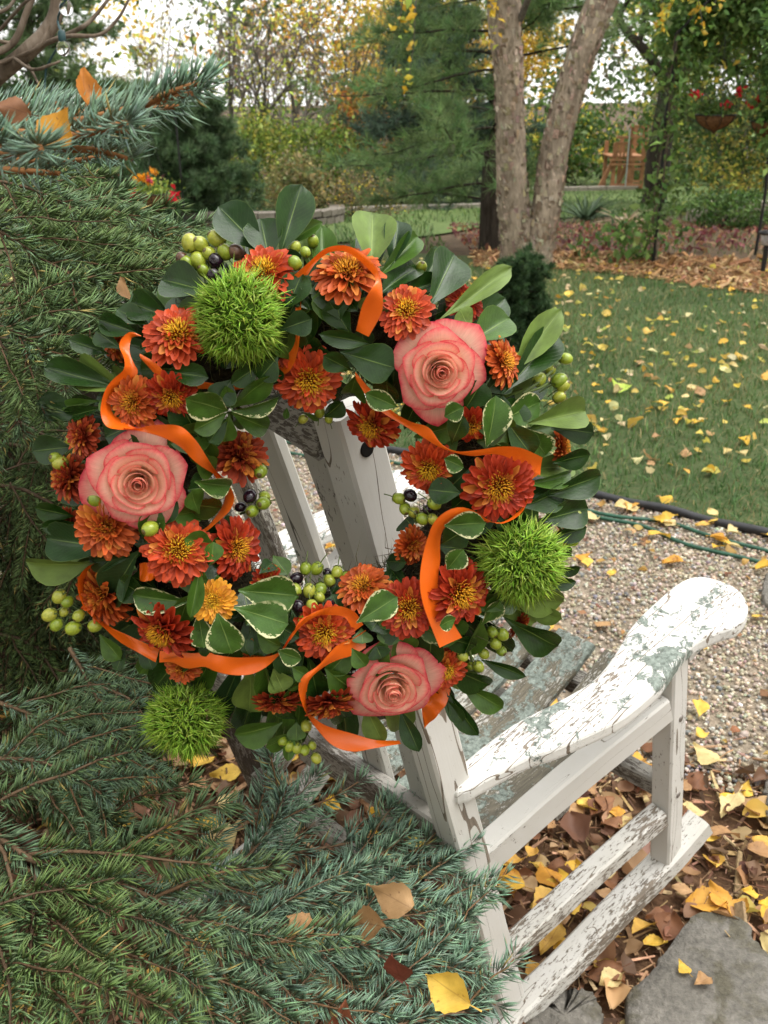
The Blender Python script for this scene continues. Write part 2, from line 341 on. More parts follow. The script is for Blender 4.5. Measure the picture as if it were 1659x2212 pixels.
tag(grass('grass', 102000, lawnpts, 0.035, 0.0042, lawncols, 0.006), 'green and straw mown grass of the lawn beyond the gravel path', 'grass', kind='stuff')
def farpts(n):
    y = rng.uniform(9.2, 24, n); x = rng.uniform(-0.35, 0.5, n)*y; k = ~((x > 0.6) & (y < 13.2)); return x[k], y[k]
tag(grass('far_grass', 16000, farpts, 0.06, 0.014, lambda x, y, n: vary((0.075, 0.13, 0.035), n, 0.3), 0.01), 'grass growing on the far lawn behind the trees', 'grass', kind='stuff')
# pebbles of the path: real stones, too many and too small to pick apart
def pebbles(n):
    x = rng.uniform(-1.6, 2.3, n); f = rng.random(n); lo = edge_y(x, bnd_c); hi = edge_y(x, edge_c)
    y = lo+(hi-lo)*(f*1.06-0.05); w_ = 1/np.maximum(1, 0)**1
    k = (np.abs(x) < y*0.52+0.05); x, y = x[k], y[k]; n = len(x)
    r = 0.0045*np.exp(rng.normal(0, 0.26, n)); q = np.array([(-1, -1, -1), (1, -1, -1), (1, 1, -1), (-1, 1, -1), (-1, -1, 1), (1, -1, 1), (1, 1, 1), (-1, 1, 1)], float)*0.62
    V = q[None]*(1+rng.normal(0, 0.16, (n, 8, 3))); V *= (r[:, None]*np.stack([rng.uniform(0.9, 1.5, n), rng.uniform(0.8, 1.2, n), rng.uniform(0.6, 0.9, n)], 1))[:, None]
    a = rng.uniform(0, 6.28, n); c, s = np.cos(a)[:, None], np.sin(a)[:, None]
    Vx = V[..., 0]*c-V[..., 1]*s; Vy = V[..., 0]*s+V[..., 1]*c
    V = np.stack([Vx+x[:, None], Vy+y[:, None], V[..., 2]+0.007+rng.uniform(0, 0.006, n)[:, None]], -1).reshape(-1, 3)
    f6 = np.array([(4, 5, 6, 7), (0, 1, 5, 4), (1, 2, 6, 5), (2, 3, 7, 6), (3, 0, 4, 7)])
    F = (np.arange(n)[:, None, None]*8+f6[None]).reshape(-1, 4)
    C = pick([(0.32, 0.265, 0.19), (0.39, 0.335, 0.26), (0.25, 0.195, 0.135), (0.17, 0.165, 0.165), (0.50, 0.46, 0.39), (0.29, 0.205, 0.13)], n, [0.32, 0.28, 0.14, 0.10, 0.10, 0.06], 0.18)
    return link('gravel', mesh('gravel', V, F, mat_attr('pebble', 0.6, 0.35, 0, 300, 0.25), True, None, np.repeat(C, 8, 0)))
tag(pebbles(52000), 'tan and grey pea gravel covering the garden path', 'gravel', kind='stuff')
# shredded bark on the bed around the chair
def chips(name, xy, z0, L, cols, flat=0.35, wr=(0.08, 0.3)):
    n = len(xy); L = L*np.exp(rng.normal(0, 0.45, n)); W_ = L*rng.uniform(wr[0], wr[1], n); T_ = W_*rng.uniform(0.15, 0.5, n)
    q = np.array([(-1, -1, -1), (1, -1, -1), (1, 1, -1), (-1, 1, -1), (-1, -1, 1), (1, -1, 1), (1, 1, 1), (-1, 1, 1)], float)*0.5
    V = q[None]*np.stack([L, W_, T_], 1)[:, None]; V[:, [1, 2, 5, 6], 1] *= rng.uniform(0.3, 1, n)[:, None]
    d = nrm(np.concatenate([rng.normal(size=(n, 2)), rng.normal(0, flat, (n, 1))], 1)); up = nrm(np.concatenate([rng.normal(0, 0.4, (n, 2)), np.ones((n, 1))], 1))
    s = nrm(np.cross(up, d)); u = np.cross(d, s)
    V = V[..., 0:1]*d[:, None]+V[..., 1:2]*s[:, None]+V[..., 2:3]*u[:, None]
    z = terr(xy[:, 1])+z0+rng.uniform(0, 0.012, n); V = V+np.stack([xy[:, 0], xy[:, 1], z], 1)[:, None]
    f6 = np.array([(4, 5, 6, 7), (0, 1, 5, 4), (1, 2, 6, 5), (2, 3, 7, 6), (3, 0, 4, 7)])
    F = (np.arange(n)[:, None, None]*8+f6[None]).reshape(-1, 4)
    return link(name, mesh(name, V.reshape(-1, 3), F, m_chip, False, None, np.repeat(cols(n), 8, 0)))
m_chip = mat_attr('bark_chip', 0.85, 0.15, 0, 120, 0.4)
n = 25000; x = rng.uniform(-1.9, 1.5, n); y = rng.uniform(0.6, 3.0, n); k = y < edge_y(x, bnd_c)+rng.normal(0, 0.06, n); xy = np.stack([x, y], 1)[k]
tag(chips('bark_mulch', xy, 0.004, 0.036, lambda n: pick([(0.26, 0.155, 0.085), (0.16, 0.088, 0.048), (0.38, 0.25, 0.145), (0.09, 0.05, 0.03)], n, [0.35, 0.27, 0.2, 0.18]), 0.35, (0.04, 0.16)), 'shredded brown bark mulch under and around the rocking chair', 'mulch', kind='stuff')
n = 6500; u = rng.random(n); x = 0.8+u*4.6; f0 = np.interp(x, [0.75, 1.5, 2.0, 2.75, 4.2, 7], [8.3, 8.15, 7.75, 7.05, 5.8, 4]); f1 = np.interp(x, [0.8, 1.6, 2.4, 3.4, 5.2], [9.0, 9.0, 8.75, 8.35, 7.6]); y = f0+(f1-f0)*rng.random(n)
tag(chips('orange_wood_chips', np.stack([x, y+rng.normal(0, 0.05, n)], 1), 0.018, 0.06, lambda n: pick([(0.34, 0.20, 0.09), (0.24, 0.125, 0.055), (0.44, 0.29, 0.15), (0.17, 0.09, 0.045)], n)), 'orange wood chips spread in the bed behind the lawn', 'wood chips', kind='stuff')
# flagstones
STONES = []
def flagstone(name, pts, h, label):
    pts = np.asarray(pts, float); c = pts.mean(0); ring = []
    p = smoothpath(np.vstack([pts, pts[:1]]), 64)[:-1]; p = p+rng.normal(0, 0.0025, p.shape)
    acc = []; levels = [(1.0, -0.02), (1.0, h*0.55), (0.99, h*0.88), (0.965, h), (0.6, h+0.001), (0.2, h+0.001)]; STONES.append(p)
    for s, z in levels: acc.append(np.concatenate([c+(p-c)*s, np.full((len(p), 1), z)], 1))
    V = np.vstack(acc+[np.array([[*c, h+0.001]])]); m = len(p); L = len(levels); F = []
    A, B = np.meshgrid(np.arange(L-1), np.arange(m), indexing='ij'); B2 = (B+1) % m
    F = np.stack([A*m+B, A*m+B2, (A+1)*m+B2, (A+1)*m+B], -1).reshape(-1, 4)
    T = np.array([((L-1)*m+j, (L-1)*m+(j+1) % m, L*m) for j in range(m)])
    return tag(link(name, mesh(name, V, [F, T], m_stone)), label, 'stone')
mt, t, b = newmat('flagstone'); v = objvec(t); n1 = noise(t, v, 6, 6, 0.6); n2 = noise(t, v, 70, 6, 0.7); n3 = noise(t, v, 11, 5, 0.6, 0.6)
c = ramp(t, n1, [(0.3, (0.12, 0.11, 0.092)), (0.55, (0.19, 0.175, 0.15)), (0.75, (0.25, 0.235, 0.21))])
c = mixc(t, ramp(t, n3, [(0.52, (0, 0, 0)), (0.62, (0.8,)*3)]), c, (0.085, 0.075, 0.045)); c = mixc(t, 1, c, ramp(t, n2, [(0.3, (0.55,)*3), (0.7, (1.3,)*3)]), 'MULTIPLY')
t.links.new(c, b.inputs['Base Color']); b.inputs['Roughness'].default_value = 0.85; bump(t, b, math_(t, 'ADD', math_(t, 'MULTIPLY', n1, 2.0), n2), 0.9, 0.012); m_stone = mt
g2 = lambda *q: [tuple(G(*k)[:2]) for k in q]
flagstone('flagstone', g2((1500, 1992), (1560, 2005), (1610, 2020), (1640, 2075), (1680, 2120), (1720, 2230), (1600, 2310), (1480, 2330), (1370, 2270), (1350, 2190), (1400, 2130), (1435, 2080), (1470, 2030)), 0.035, 'large flat grey flagstone at the lower right corner')
flagstone('flagstone', g2((1210, 2165), (1250, 2160), (1290, 2185), (1290, 2250), (1230, 2310), (1140, 2300), (1130, 2230), (1170, 2190)), 0.03, 'small grey flagstone half buried in leaves near the rocker')
flagstone('flagstone', g2((1655, 1250), (1720, 1240), (1780, 1290), (1740, 1345), (1660, 1330), (1645, 1290)), 0.03, 'grey flagstone sliver at the right edge in the gravel')
flagstone('flagstone', g2((1655, 1690), (1720, 1700), (1760, 1770), (1700, 1830), (1655, 1790), (1648, 1740)), 0.03, 'flagstone cut by the right edge beside the bark mulch')
# lawn edging and hoses
m_black = mat_plain('black_plastic', (0.018, 0.018, 0.02), 0.45, 0.4, 0, 40, 0.3)
m_hose = mat_plain('green_hose', (0.015, 0.07, 0.04), 0.4, 0.45, 0, 60, 0.3)
A = Acc(); ep = edge_c[20:]; tube(A, np.concatenate([ep, np.full((len(ep), 1), 0.022)+0.004*np.sin(np.arange(len(ep))*0.35)[:, None]], 1), 0.016, 10)
tag(link('lawn_edging', A.mesh('lawn_edging', m_black)), 'round black plastic edging between lawn and gravel', 'edging')
for k, (off, lab) in enumerate([(0.13, 'green garden hose lying nearer to the black edging'), (0.20, 'green garden hose lying nearer to the gravel')]):
    A = Acc(); ii = np.arange(len(ep)); p = ep.copy(); T = nrm(np.gradient(p, axis=0)); N = np.stack([T[:, 1], -T[:, 0]], 1)
    p = p+N*(off+0.03*np.sin(ii*0.11+k*1.7)+0.012*np.sin(ii*0.31+k))[:, None]
    tube(A, np.concatenate([p, np.full((len(p), 1), 0.016)], 1), 0.0075, 8)
    tag(link('garden_hose', A.mesh('garden_hose', m_hose)), lab, 'hose')
# ================================================================== BACKGROUND
m_leaf = mat_attr('tree_leaf', 0.55, 0.3, 0.38)
m_needle_far = mat_attr('far_needle', 0.6, 0.25, 0.35)
def mat_bark(name, cols, sx=30, sz=6, bd=0.01, bs=0.8):
    m, t, b = newmat(name); v = objvec(t, (1, 1, sz/sx)); n1 = noise(t, v, sx, 8, 0.7, 0.5); n2 = noise(t, v, 5, 3)
    c = ramp(t, n1, [(0.3+0.4*i/(len(cols)-1), q) for i, q in enumerate(cols)]); c = mixc(t, 1, c, ramp(t, n2, [(0.3, (0.75,)*3), (0.7, (1.2,)*3)]), 'MULTIPLY')
    t.links.new(c, b.inputs['Base Color']); b.inputs['Roughness'].default_value = 0.9; b.inputs['Specular IOR Level'].default_value = 0.15; bump(t, b, n1, bs, bd); return m
m_bark_dark = mat_bark('dark_bark', [(0.018, 0.014, 0.011), (0.045, 0.036, 0.028), (0.09, 0.075, 0.06)])
m_bark_grey = mat_bark('grey_bark', [(0.05, 0.043, 0.036), (0.11, 0.095, 0.08), (0.19, 0.17, 0.145)], 40, 10, 0.006)
m_bark_birch = mat_bark('peeling_bark', [(0.11, 0.085, 0.062), (0.25, 0.20, 0.15), (0.38, 0.315, 0.24)], 26, 9, 0.015, 1.0)
m_bark_tan = mat_bark('tan_bark', [(0.07, 0.05, 0.035), (0.15, 0.115, 0.085), (0.23, 0.19, 0.15)], 40, 14, 0.004)
def limb(p0, p1, r0, r1, n=7, wob=0.06, sag=0.0):
    p0, p1 = np.asarray(p0, float), np.asarray(p1, float); L = np.linalg.norm(p1-p0); t = np.linspace(0, 1, n)[:, None]
    w_ = np.cumsum(rng.normal(0, wob*L/n, (n, 3)), 0)*np.sin(t*np.pi*0.5); w_[0] = 0
    p = p0+(p1-p0)*t+w_; p[:, 2] -= sag*L*np.sin(t[:, 0]*np.pi*0.5)**2
    return p, np.linspace(r0, r1, n)
def branching(acc, p0, d, L, r, depth, spread=0.55, up=0.15, tips=None, sides=6, minr=0.004):
    d = nrm(d); p, rr = limb(p0, np.asarray(p0)+d*L, r, r*0.62, 6, 0.10); tube(acc, p, np.maximum(rr, minr), sides, None, 0, False)
    if tips is not None and depth <= 1: tips.extend(p[2:])
    if depth == 0: return
    for k in range(random.choice([2, 3, 3])):
        i = random.randint(2, 5); nd_ = nrm(d+rng.normal(0, spread, 3)+np.array([0, 0, up])); branching(acc, p[i], nd_, L*random.uniform(0.55, 0.85), max(rr[i]*0.65, minr), depth-1, spread, up, tips, max(4, sides-1), minr)
def blob_leaves(centers, n_per, spread, size, cols, p=None, up=0.3):
    c = np.repeat(np.asarray(centers, float), n_per, 0); n = len(c); c = c+rng.normal(0, 1, (n, 3))*np.asarray(spread); s = size*np.exp(rng.normal(0, 0.3, n))
    return leafquads(c, s, pick(cols, n, p, 0.28, 0.08), up)
GREEN = [(0.07, 0.13, 0.03), (0.10, 0.17, 0.04), (0.05, 0.095, 0.025)]
YELL = [(0.55, 0.36, 0.04), (0.62, 0.45, 0.08), (0.45, 0.25, 0.03), (0.35, 0.33, 0.05)]
# ---------------- shaggy twin-stemmed birch
def shaggy_trunk(parent, pts, r, name='trunk'):
    p = smoothpath(pts, 60); rr = smoothpath(np.asarray(r)[:, None], 60)[:, 0]; S = 28; T, Sd, N = frames(p, (0, 1, 0)); a = np.linspace(0, 2*np.pi, S, endpoint=False)
    w_ = 1+0.05*np.sin(3*a[None]+np.arange(60)[:, None]*0.35)+rng.normal(0, 0.035, (60, S))
    V = p[:, None]+(rr[:, None]*w_)[..., None]*(np.cos(a)[None, :, None]*Sd[:, None]+np.sin(a)[None, :, None]*N[:, None])
    A_, B = np.meshgrid(np.arange(59), np.arange(S), indexing='ij'); B2 = (B+1) % S
    F = np.stack([A_*S+B, A_*S+B2, (A_+1)*S+B2, (A_+1)*S+B], -1).reshape(-1, 4)
    tr = link(name, mesh(name, V.reshape(-1, 3), F, m_bark_birch), parent)
    # curling bark flakes
    n = 1500; i = rng.integers(0, 59, n); j = rng.uniform(0, 2*np.pi, n); R = rr[i]
    rad = np.cos(j)[:, None]*Sd[i]+np.sin(j)[:, None]*N[i]; tan = np.cross(T[i], rad); c = p[i]+T[i]*rng.uniform(-0.02, 0.02, (n, 1))+rad*(R*1.0)[:, None]
    hh = rng.uniform(0.008, 0.034, n)[:, None]; ww = rng.uniform(0.006, 0.026, n)[:, None]; lift = rng.uniform(0.002, 0.014, n)[:, None]; sgn = rng.choice([-1, 1], n)[:, None]
    V = np.stack([c-tan*ww-T[i]*hh, c+tan*ww-T[i]*hh, c+tan*ww*0.8+T[i]*hh*sgn+rad*lift*1.2, c-tan*ww+T[i]*hh+rad*lift*0.4, c+rad*0.004], 1).reshape(-1, 3)
    F = (np.arange(n)[:, None, None]*5+np.array([(0, 1, 4), (1, 2, 4), (2, 3, 4), (3, 0, 4)])[None]).reshape(-1, 3)
    C = pick([(0.33, 0.265, 0.195), (0.25, 0.19, 0.14), (0.40, 0.33, 0.255), (0.17, 0.125, 0.09)], n, None, 0.15)
    tag(link('bark_flakes', mesh('bark_flakes', V, F, m_chip, False, None, C.repeat(5, 0)), tr), kind='stuff')
    return tr
yb = 8.3
root = empty('birch_tree', G(1135, 580)); tag(root, 'twin-stemmed birch with peeling tan bark standing on the lawn', 'tree')
off = lambda q: q-np.array(root.location)
pA = [at(1125, 592, yb), at(1118, 540, yb), at(1110, 450, yb), at(1103, 300, yb), at(1098, 150, yb), at(1088, 0, yb), at(1075, -160, yb), at(1068, -420, yb)]
pB = [at(1152, 590, yb), at(1160, 540, yb), at(1180, 450, yb), at(1203, 300, yb+0.05), at(1245, 150, yb+0.1), at(1300, 0, yb+0.15), at(1350, -130, yb+0.2), at(1420, -380, yb+0.3)]
shaggy_trunk(root, [off(q) for q in pA], [0.20, 0.135, 0.130, 0.110, 0.110, 0.125, 0.10, 0.07])
shaggy_trunk(root, [off(q) for q in pB], [0.18, 0.125, 0.116, 0.110, 0.110, 0.110, 0.09, 0.06])
for a0, a1, q in (((1112, 70), (1165, -60), (0.028, 0.02)), ((1070, -160), (980, -420), (0.05, 0.02)), ((1420, -300), (1560, -480), (0.04, 0.02))):
    A = Acc(); p, r = limb(off(at(*a0, yb)), off(at(*a1, yb-0.3)), q[0], q[1], 8); tube(A, p, r, 7); link('branch', A.mesh('branch', m_bark_grey), root)
cen = np.stack([rng.uniform(-2.2, 2.6, 130), rng.uniform(-1.6, 1.6, 130), rng.uniform(3.6, 5.6, 130)], 1)
V, F, C = blob_leaves(cen, 22, 0.22, 0.06, YELL+GREEN[:2]); link('crown', mesh('crown', V, F, m_leaf, True, None, C), root)
# hanging yellow-leaved twigs of the birch in the picture's top
def sprig(acc_w, acc_l, p0, p1, n, size, cols):
    p, r = limb(p0, p1, 0.006, 0.002, 8, 0.1); tube(acc_w, p, r, 4); i = rng.integers(1, 8, n); c = p[i]+rng.normal(0, 0.035, (n, 3)); V, F, C = leafquads(c, size*np.exp(rng.normal(0, 0.2, n)), pick(cols, n), 0.1); acc_l.add(V, F, C)
for (a0, a1, d) in [((1440, -60), (1425, 60), 7.6), ((1470, -40), (1440, 40), 7.5), ((1500, -60), (1520, 60), 7.7), ((1085, -40), (1060, 90), 7.9), ((880, -60), (860, 60), 7.4), ((905, -80), (880, 170), 7.6), ((1560, -60), (1545, 20), 7.6)]:
    AW, AL = Acc(), Acc(); sprig(AW, AL, off(at(*a0, d)), off(at(*a1, d)), 26, 0.055, [(0.62, 0.42, 0.05), (0.55, 0.36, 0.03), (0.35, 0.38, 0.07)])
    tw_ = link('twig', AW.mesh('twig', m_bark_grey), root); link('hanging_leaves', AL.mesh('hanging_leaves', m_leaf), tw_)['kind'] = 'stuff'
# ---------------- pines
def pine(base, h, rad, label, tuftc, z0=0.35, nb=70, L=0.11, per=34, flat=0.25, r=0.11, name='pine_tree', dens=1.0, cull=None, barkm=None, nr=0.0022):
    root = empty(name, base); tag(root, label, 'tree')
    A = Acc(); p, rr = limb((0, 0, -0.05), (0.05, 0, h), r, 0.02, 14, 0.02); tube(A, p, rr, 10); link('trunk', A.mesh('trunk', barkm or m_bark_dark), root)
    AB = Acc(); tc = []; td = []
    for k in range(nb):
        z = z0+(h-z0)*(k/nb)**1.0; a = k*2.399+random.uniform(-0.3, 0.3); Lb = rad*(1-(z-z0)/(h-z0+0.6))**0.7*random.uniform(0.65, 1.12)
        if cull and cull(a, z): continue
        c0 = np.array([np.interp(z, p[:, 2], p[:, 0]), 0, z]); d = np.array([math.cos(a), math.sin(a), random.uniform(-0.05, 0.45)])
        q, qr = limb(c0, c0+d*Lb, 0.014, 0.004, 9, 0.10, 0.10); tube(AB, q, qr, 5)
        for i in range(2, 9):
            for s in range(max(1, int(5*dens))):
                sd_ = nrm(d*0.7+rng.normal(0, 0.55, 3)*np.array([1, 1, flat*2])); l2 = Lb*random.uniform(0.10, 0.32)*(1.1-0.06*i)
                e = q[i]+sd_*l2
                for f in (0.35, 0.7, 1.0):
                    tc.append(q[i]+(e-q[i])*f); td.append(sd_)
    link('branch', AB.mesh('branch', barkm or m_bark_dark), root)
    tc = np.array(tc); td = nrm(np.array(td)+np.array([0, 0, 0.25])); 
    n = len(tc); B = np.repeat(tc, per, 0); D = nrm(np.repeat(td, per, 0)+rng.normal(0, 0.6, (n*per, 3))); 
    cc = np.repeat(pick(tuftc, n, None, 0.22, 0.06), per, 0)*np.exp(rng.normal(0, 0.15, (n*per, 1)))
    # thin flat needles, one triangle each
    s = nrm(np.cross(D, rng.normal(size=D.shape)))*nr; LL = (L*np.exp(rng.normal(0, 0.2, len(B))))[:, None]
    V = np.stack([B-s, B+s, B+D*LL], 1).reshape(-1, 3); F = np.arange(len(V)).reshape(-1, 3)
    link('needles', mesh('needles', V, F, m_needle_far, False, None, np.repeat(cc, 3, 0)), root); root.children[-1]['kind'] = 'stuff'
    return root
PINE = [(0.145, 0.235, 0.085), (0.175, 0.275, 0.105), (0.115, 0.195, 0.070), (0.205, 0.28, 0.115)]
pine(G(1062, 535), 6.0, 1.5, 'soft green white pine right behind the shaggy birch', PINE, 0.35, 95, 0.13, 12, 0.4, 0.13, dens=1.0, nr=0.0034, cull=lambda a, z: z < 1.5 and math.cos(a) > 0.1)
pine((6.6, 15.5, terr(15.5)), 6.5, 2.6, 'dark green pine behind the vine arbor at the right edge', [(0.05, 0.085, 0.035), (0.075, 0.11, 0.04), (0.10, 0.10, 0.04)], 0.5, 70, 0.16, 8, dens=1.0, nr=0.0065)
pine((-3.55, 15.0, terr(15.0)), 1.75, 1.2, 'dense rounded pine bush behind the flower basket at left', [(0.075, 0.125, 0.055), (0.105, 0.165, 0.07), (0.14, 0.20, 0.09)], 0.05, 90, 0.12, 9, 0.5, dens=1.2, nr=0.0068)
pine((-4.55, 14.2, terr(14.2)), 6.0, 1.25, 'tall pine at far left behind the string lights', [(0.085, 0.14, 0.055), (0.12, 0.18, 0.075), (0.15, 0.21, 0.095)], 0.1, 100, 0.13, 8, 0.5, dens=1.2, nr=0.0075)
pine((-2.45, 13.4, terr(13.4)), 1.45, 0.95, 'low bushy pine beside the curved retaining wall', [(0.08, 0.135, 0.06), (0.115, 0.18, 0.08), (0.06, 0.10, 0.045)], 0.05, 70, 0.10, 9, 0.5, 0.06, dens=1.2, nr=0.006)
pine((0.95, 18.5, terr(18.5)), 3.2, 1.9, 'blue-green spreading juniper beyond the retaining wall', [(0.07, 0.11, 0.075), (0.10, 0.15, 0.10), (0.05, 0.08, 0.055)], 0.05, 90, 0.12, 6, 0.5, 0.06, 'juniper_bush', dens=1.2, nr=0.009)
pine(G(1095, 752), 0.50, 0.24, 'small round dwarf conifer on the lawn behind the wreath', [(0.04, 0.08, 0.03), (0.06, 0.11, 0.04), (0.03, 0.06, 0.025)], 0.02, 80, 0.032, 6, 0.7, 0.02, 'dwarf_conifer', dens=1.2, nr=0.0028)
# ---------------- bare and half-bare trees
def bare_tree(base, stems, label, leafcols=None, nleaf=0, lsize=0.06, L=1.5, r=0.07, depth=4, m=None, name='deciduous_tree', lspread=0.10, p=None, spread=0.5, zmin=-9.0):
    root = empty(name, base); tag(root, label, 'tree'); tips = []
    for k, (dx, dy, lean) in enumerate(stems):
        A = Acc(); branching(A, (dx, dy, -0.03), np.array([lean[0], lean[1], 1.0]), L, r, depth, spread, 0.2, tips, 8, 0.004); link('trunk', A.mesh('trunk', m or m_bark_grey), root)
    if nleaf:
        tips = np.array(tips); tips = tips[tips[:, 2] > zmin]; c = tips[rng.integers(0, len(tips), nleaf)]+rng.normal(0, lspread, (nleaf, 3)); V, F, C = leafquads(c, lsize*np.exp(rng.normal(0, 0.25, nleaf)), pick(leafcols, nleaf, p)); link('crown', mesh('crown', V, F, m_leaf, True, None, C), root)
    return root
bare_tree((-2.55, 19.0, terr(19.)), [(0, 0, (-0.12, 0)), (0.1, 0.1, (0.28, 0))], 'nearly bare grey tree with forked trunk left of the pines', [(0.40, 0.45, 0.08), (0.5, 0.5, 0.08)], 420, 0.09, 1.5, 0.09, 5)
bare_tree((-1.55, 20.5, terr(20.5)), [(0, 0, (-0.05, 0)), (0.15, 0.1, (0.30, 0)), (0.25, 0, (0.55, 0))], 'leaning multi-stemmed grey tree above the flower bed', [(0.58, 0.42, 0.06), (0.45, 0.25, 0.04)], 700, 0.08, 1.6, 0.09, 5)
bare_tree((-3.0, 24.0, terr(24.)), [(0, 0, (0, 0)), (0.5, 0, (0.2, 0))], 'thin bare pinkish grey tree further back at left', [(0.26, 0.18, 0.145), (0.32, 0.25, 0.18)], 3200, 0.06, 1.7, 0.08, 5)
bare_tree((-4.9, 23.0, terr(23.)), [(0, 0, (0.05, 0)), (0.3, 0, (-0.2, 0))], 'bare grey tree standing behind the dense pine', [(0.28, 0.22, 0.15), (0.36, 0.34, 0.12)], 2200, 0.06, 1.7, 0.08, 5)
bare_tree((1.5, 23.5, terr(23.5)), [(0, 0, (0.05, 0)), (-0.5, 0.3, (-0.15, 0))], 'golden-leaved tree glowing behind the white pine', YELL, 4500, 0.11, 2.0, 0.10, 4, None, 'deciduous_tree', 0.35, [0.35, 0.35, 0.2, 0.1])
bare_tree((2.6, 29.0, terr(29.)), [(0, 0, (0.05, 0)), (0.5, 0, (0.25, 0))], 'golden tree showing between the two birch stems', YELL, 5000, 0.12, 2.1, 0.10, 4, None, 'deciduous_tree', 0.38, [0.4, 0.3, 0.2, 0.1])
bare_tree((0.2, 27.5, terr(27.5)), [(0, 0, (0.05, 0)), (0.6, 0, (-0.2, 0))], 'amber-leaved tree standing behind the golden trees', YELL+[(0.5, 0.2, 0.04)], 2600, 0.12, 2.2, 0.10, 4, None, 'deciduous_tree', 0.40)
bare_tree((8.4, 24.0, terr(24.)), [(0, 0, (-0.1, 0)), (-0.5, 0, (-0.3, 0))], 'yellow-green tree behind the hanging baskets', [(0.30, 0.34, 0.06), (0.5, 0.42, 0.07), (0.10, 0.17, 0.04)], 7000, 0.12, 2.0, 0.10, 4, None, 'deciduous_tree', 0.40)
# maple with dark trunk
base = G(1412, 440); root = bare_tree(base, [(0, 0, (0.03, 0))], 'dark-trunked maple with green leaves beside the play set', [(0.08, 0.15, 0.03), (0.12, 0.20, 0.04), (0.06, 0.11, 0.025), (0.5, 0.36, 0.05)], 6500, 0.13, 2.1, 0.25, 4, m_bark_dark, 'maple_tree', 0.32, [0.35, 0.3, 0.25, 0.10], 0.5, 2.2)
# ---------------- shrubs
def shrub(base, rx, rz, label, cols, n=2500, size=0.05, name='shrub', p=None, stems=9, blobs=40, m=None, up=0.3, ry=None):
    root = empty(name, base); tag(root, label, 'shrub'); A = Acc(); ry = ry or rx
    a = rng.uniform(0, 6.28, blobs); u = np.sqrt(rng.random(blobs)); z = rng.uniform(0.12, 1, blobs); k = np.sqrt(np.clip(1-(z-0.45)**2/0.36, 0.05, 1))
    cen = np.stack([np.cos(a)*u*rx*k, np.sin(a)*u*ry*k, z*rz], 1)
    for i in range(stems): q, r = limb((rng.normal(0, 0.1)*rx, rng.normal(0, 0.1)*rx, 0), cen[i], 0.012, 0.004, 6, 0.1); tube(A, q, r, 4)
    link('stem', A.mesh('stem', m or m_bark_dark), root)
    V, F, C = blob_leaves(cen, max(1, n//blobs), (rx*0.17, ry*0.17, rz*0.10), size, cols, p, up); link('crown', mesh('crown', V, F, m_leaf, True, None, C), root); return root
T_ = lambda x, y: (x, y, float(terr(y)))
YG = [(0.16, 0.22, 0.04), (0.22, 0.27, 0.05), (0.10, 0.16, 0.03), (0.35, 0.34, 0.06)]
shrub(T_(-2.15, 17.5), 0.8, 1.5, 'bright yellow-green shrub under the leaning trees', YG, 3600, 0.07)
shrub(T_(-1.05, 18.2), 0.9, 1.3, 'light green shrub left of the blue-green juniper', YG[:3], 3600, 0.07)
shrub(T_(-0.35, 19.5), 0.7, 2.0, 'orange and yellow shrub behind the flower bed', [(0.55, 0.25, 0.05), (0.6, 0.42, 0.07), (0.45, 0.14, 0.04), (0.2, 0.2, 0.05)], 3000, 0.08)
shrub(T_(-0.35, 14.9), 0.85, 0.62, 'dry bronze perennials dotted with yellow flowers on the wall', [(0.20, 0.15, 0.08), (0.14, 0.12, 0.06), (0.62, 0.46, 0.05), (0.10, 0.11, 0.045)], 3000, 0.035, 'perennial_plants', [0.35, 0.3, 0.1, 0.25])
shrub(T_(-1.25, 14.4), 0.5, 0.8, 'straw-coloured grasses beside the curved wall', [(0.30, 0.24, 0.10), (0.22, 0.2, 0.08), (0.12, 0.14, 0.05)], 1800, 0.06, 'ornamental_grass')
shrub(T_(5.5, 14.9), 0.9, 1.5, 'yellow-leaved shrub behind the arbor pole', [(0.50, 0.42, 0.08), (0.30, 0.30, 0.06), (0.10, 0.16, 0.04)], 3600, 0.06, p=[0.3, 0.3, 0.4])
shrub(T_(6.6, 17.0), 1.2, 2.1, 'deep green shrub filling the space under the baskets', GREEN, 5000, 0.08)
shrub(T_(4.1, 12.1), 0.5, 0.38, 'low green shrub in front of the stone wall', GREEN, 2600, 0.045)
shrub(T_(5.4, 29.2), 1.5, 1.7, 'green hedge shrub behind the play set ladder', GREEN+[(0.5, 0.45, 0.06)], 4000, 0.12, p=[0.35, 0.3, 0.25, 0.1])
shrub(T_(8.6, 29.5), 2.0, 2.2, 'large green shrub to the right of the play set', GREEN+[(0.3, 0.3, 0.06)], 5000, 0.13)
shrub(T_(3.2, 29.0), 1.4, 1.6, 'green shrub to the left of the play set', GREEN+[(0.4, 0.38, 0.06)], 4000, 0.13)
shrub(T_(-6.3, 16.6), 1.3, 2.4, 'dark evergreen shrub at the left edge behind the spruce', GREEN, 5000, 0.07)
shrub(T_(-3.1, 11.6), 0.7, 0.9, 'dark low shrub under the flower basket', [(0.035, 0.06, 0.022), (0.05, 0.09, 0.03), (0.12, 0.035, 0.03)], 3000, 0.05, p=[0.5, 0.4, 0.1])
shrub(T_(-4.2, 11.8), 0.7, 0.8, 'dark reddish shrub left of the flower basket', [(0.05, 0.06, 0.025), (0.16, 0.04, 0.03), (0.04, 0.07, 0.03)], 2600, 0.05)
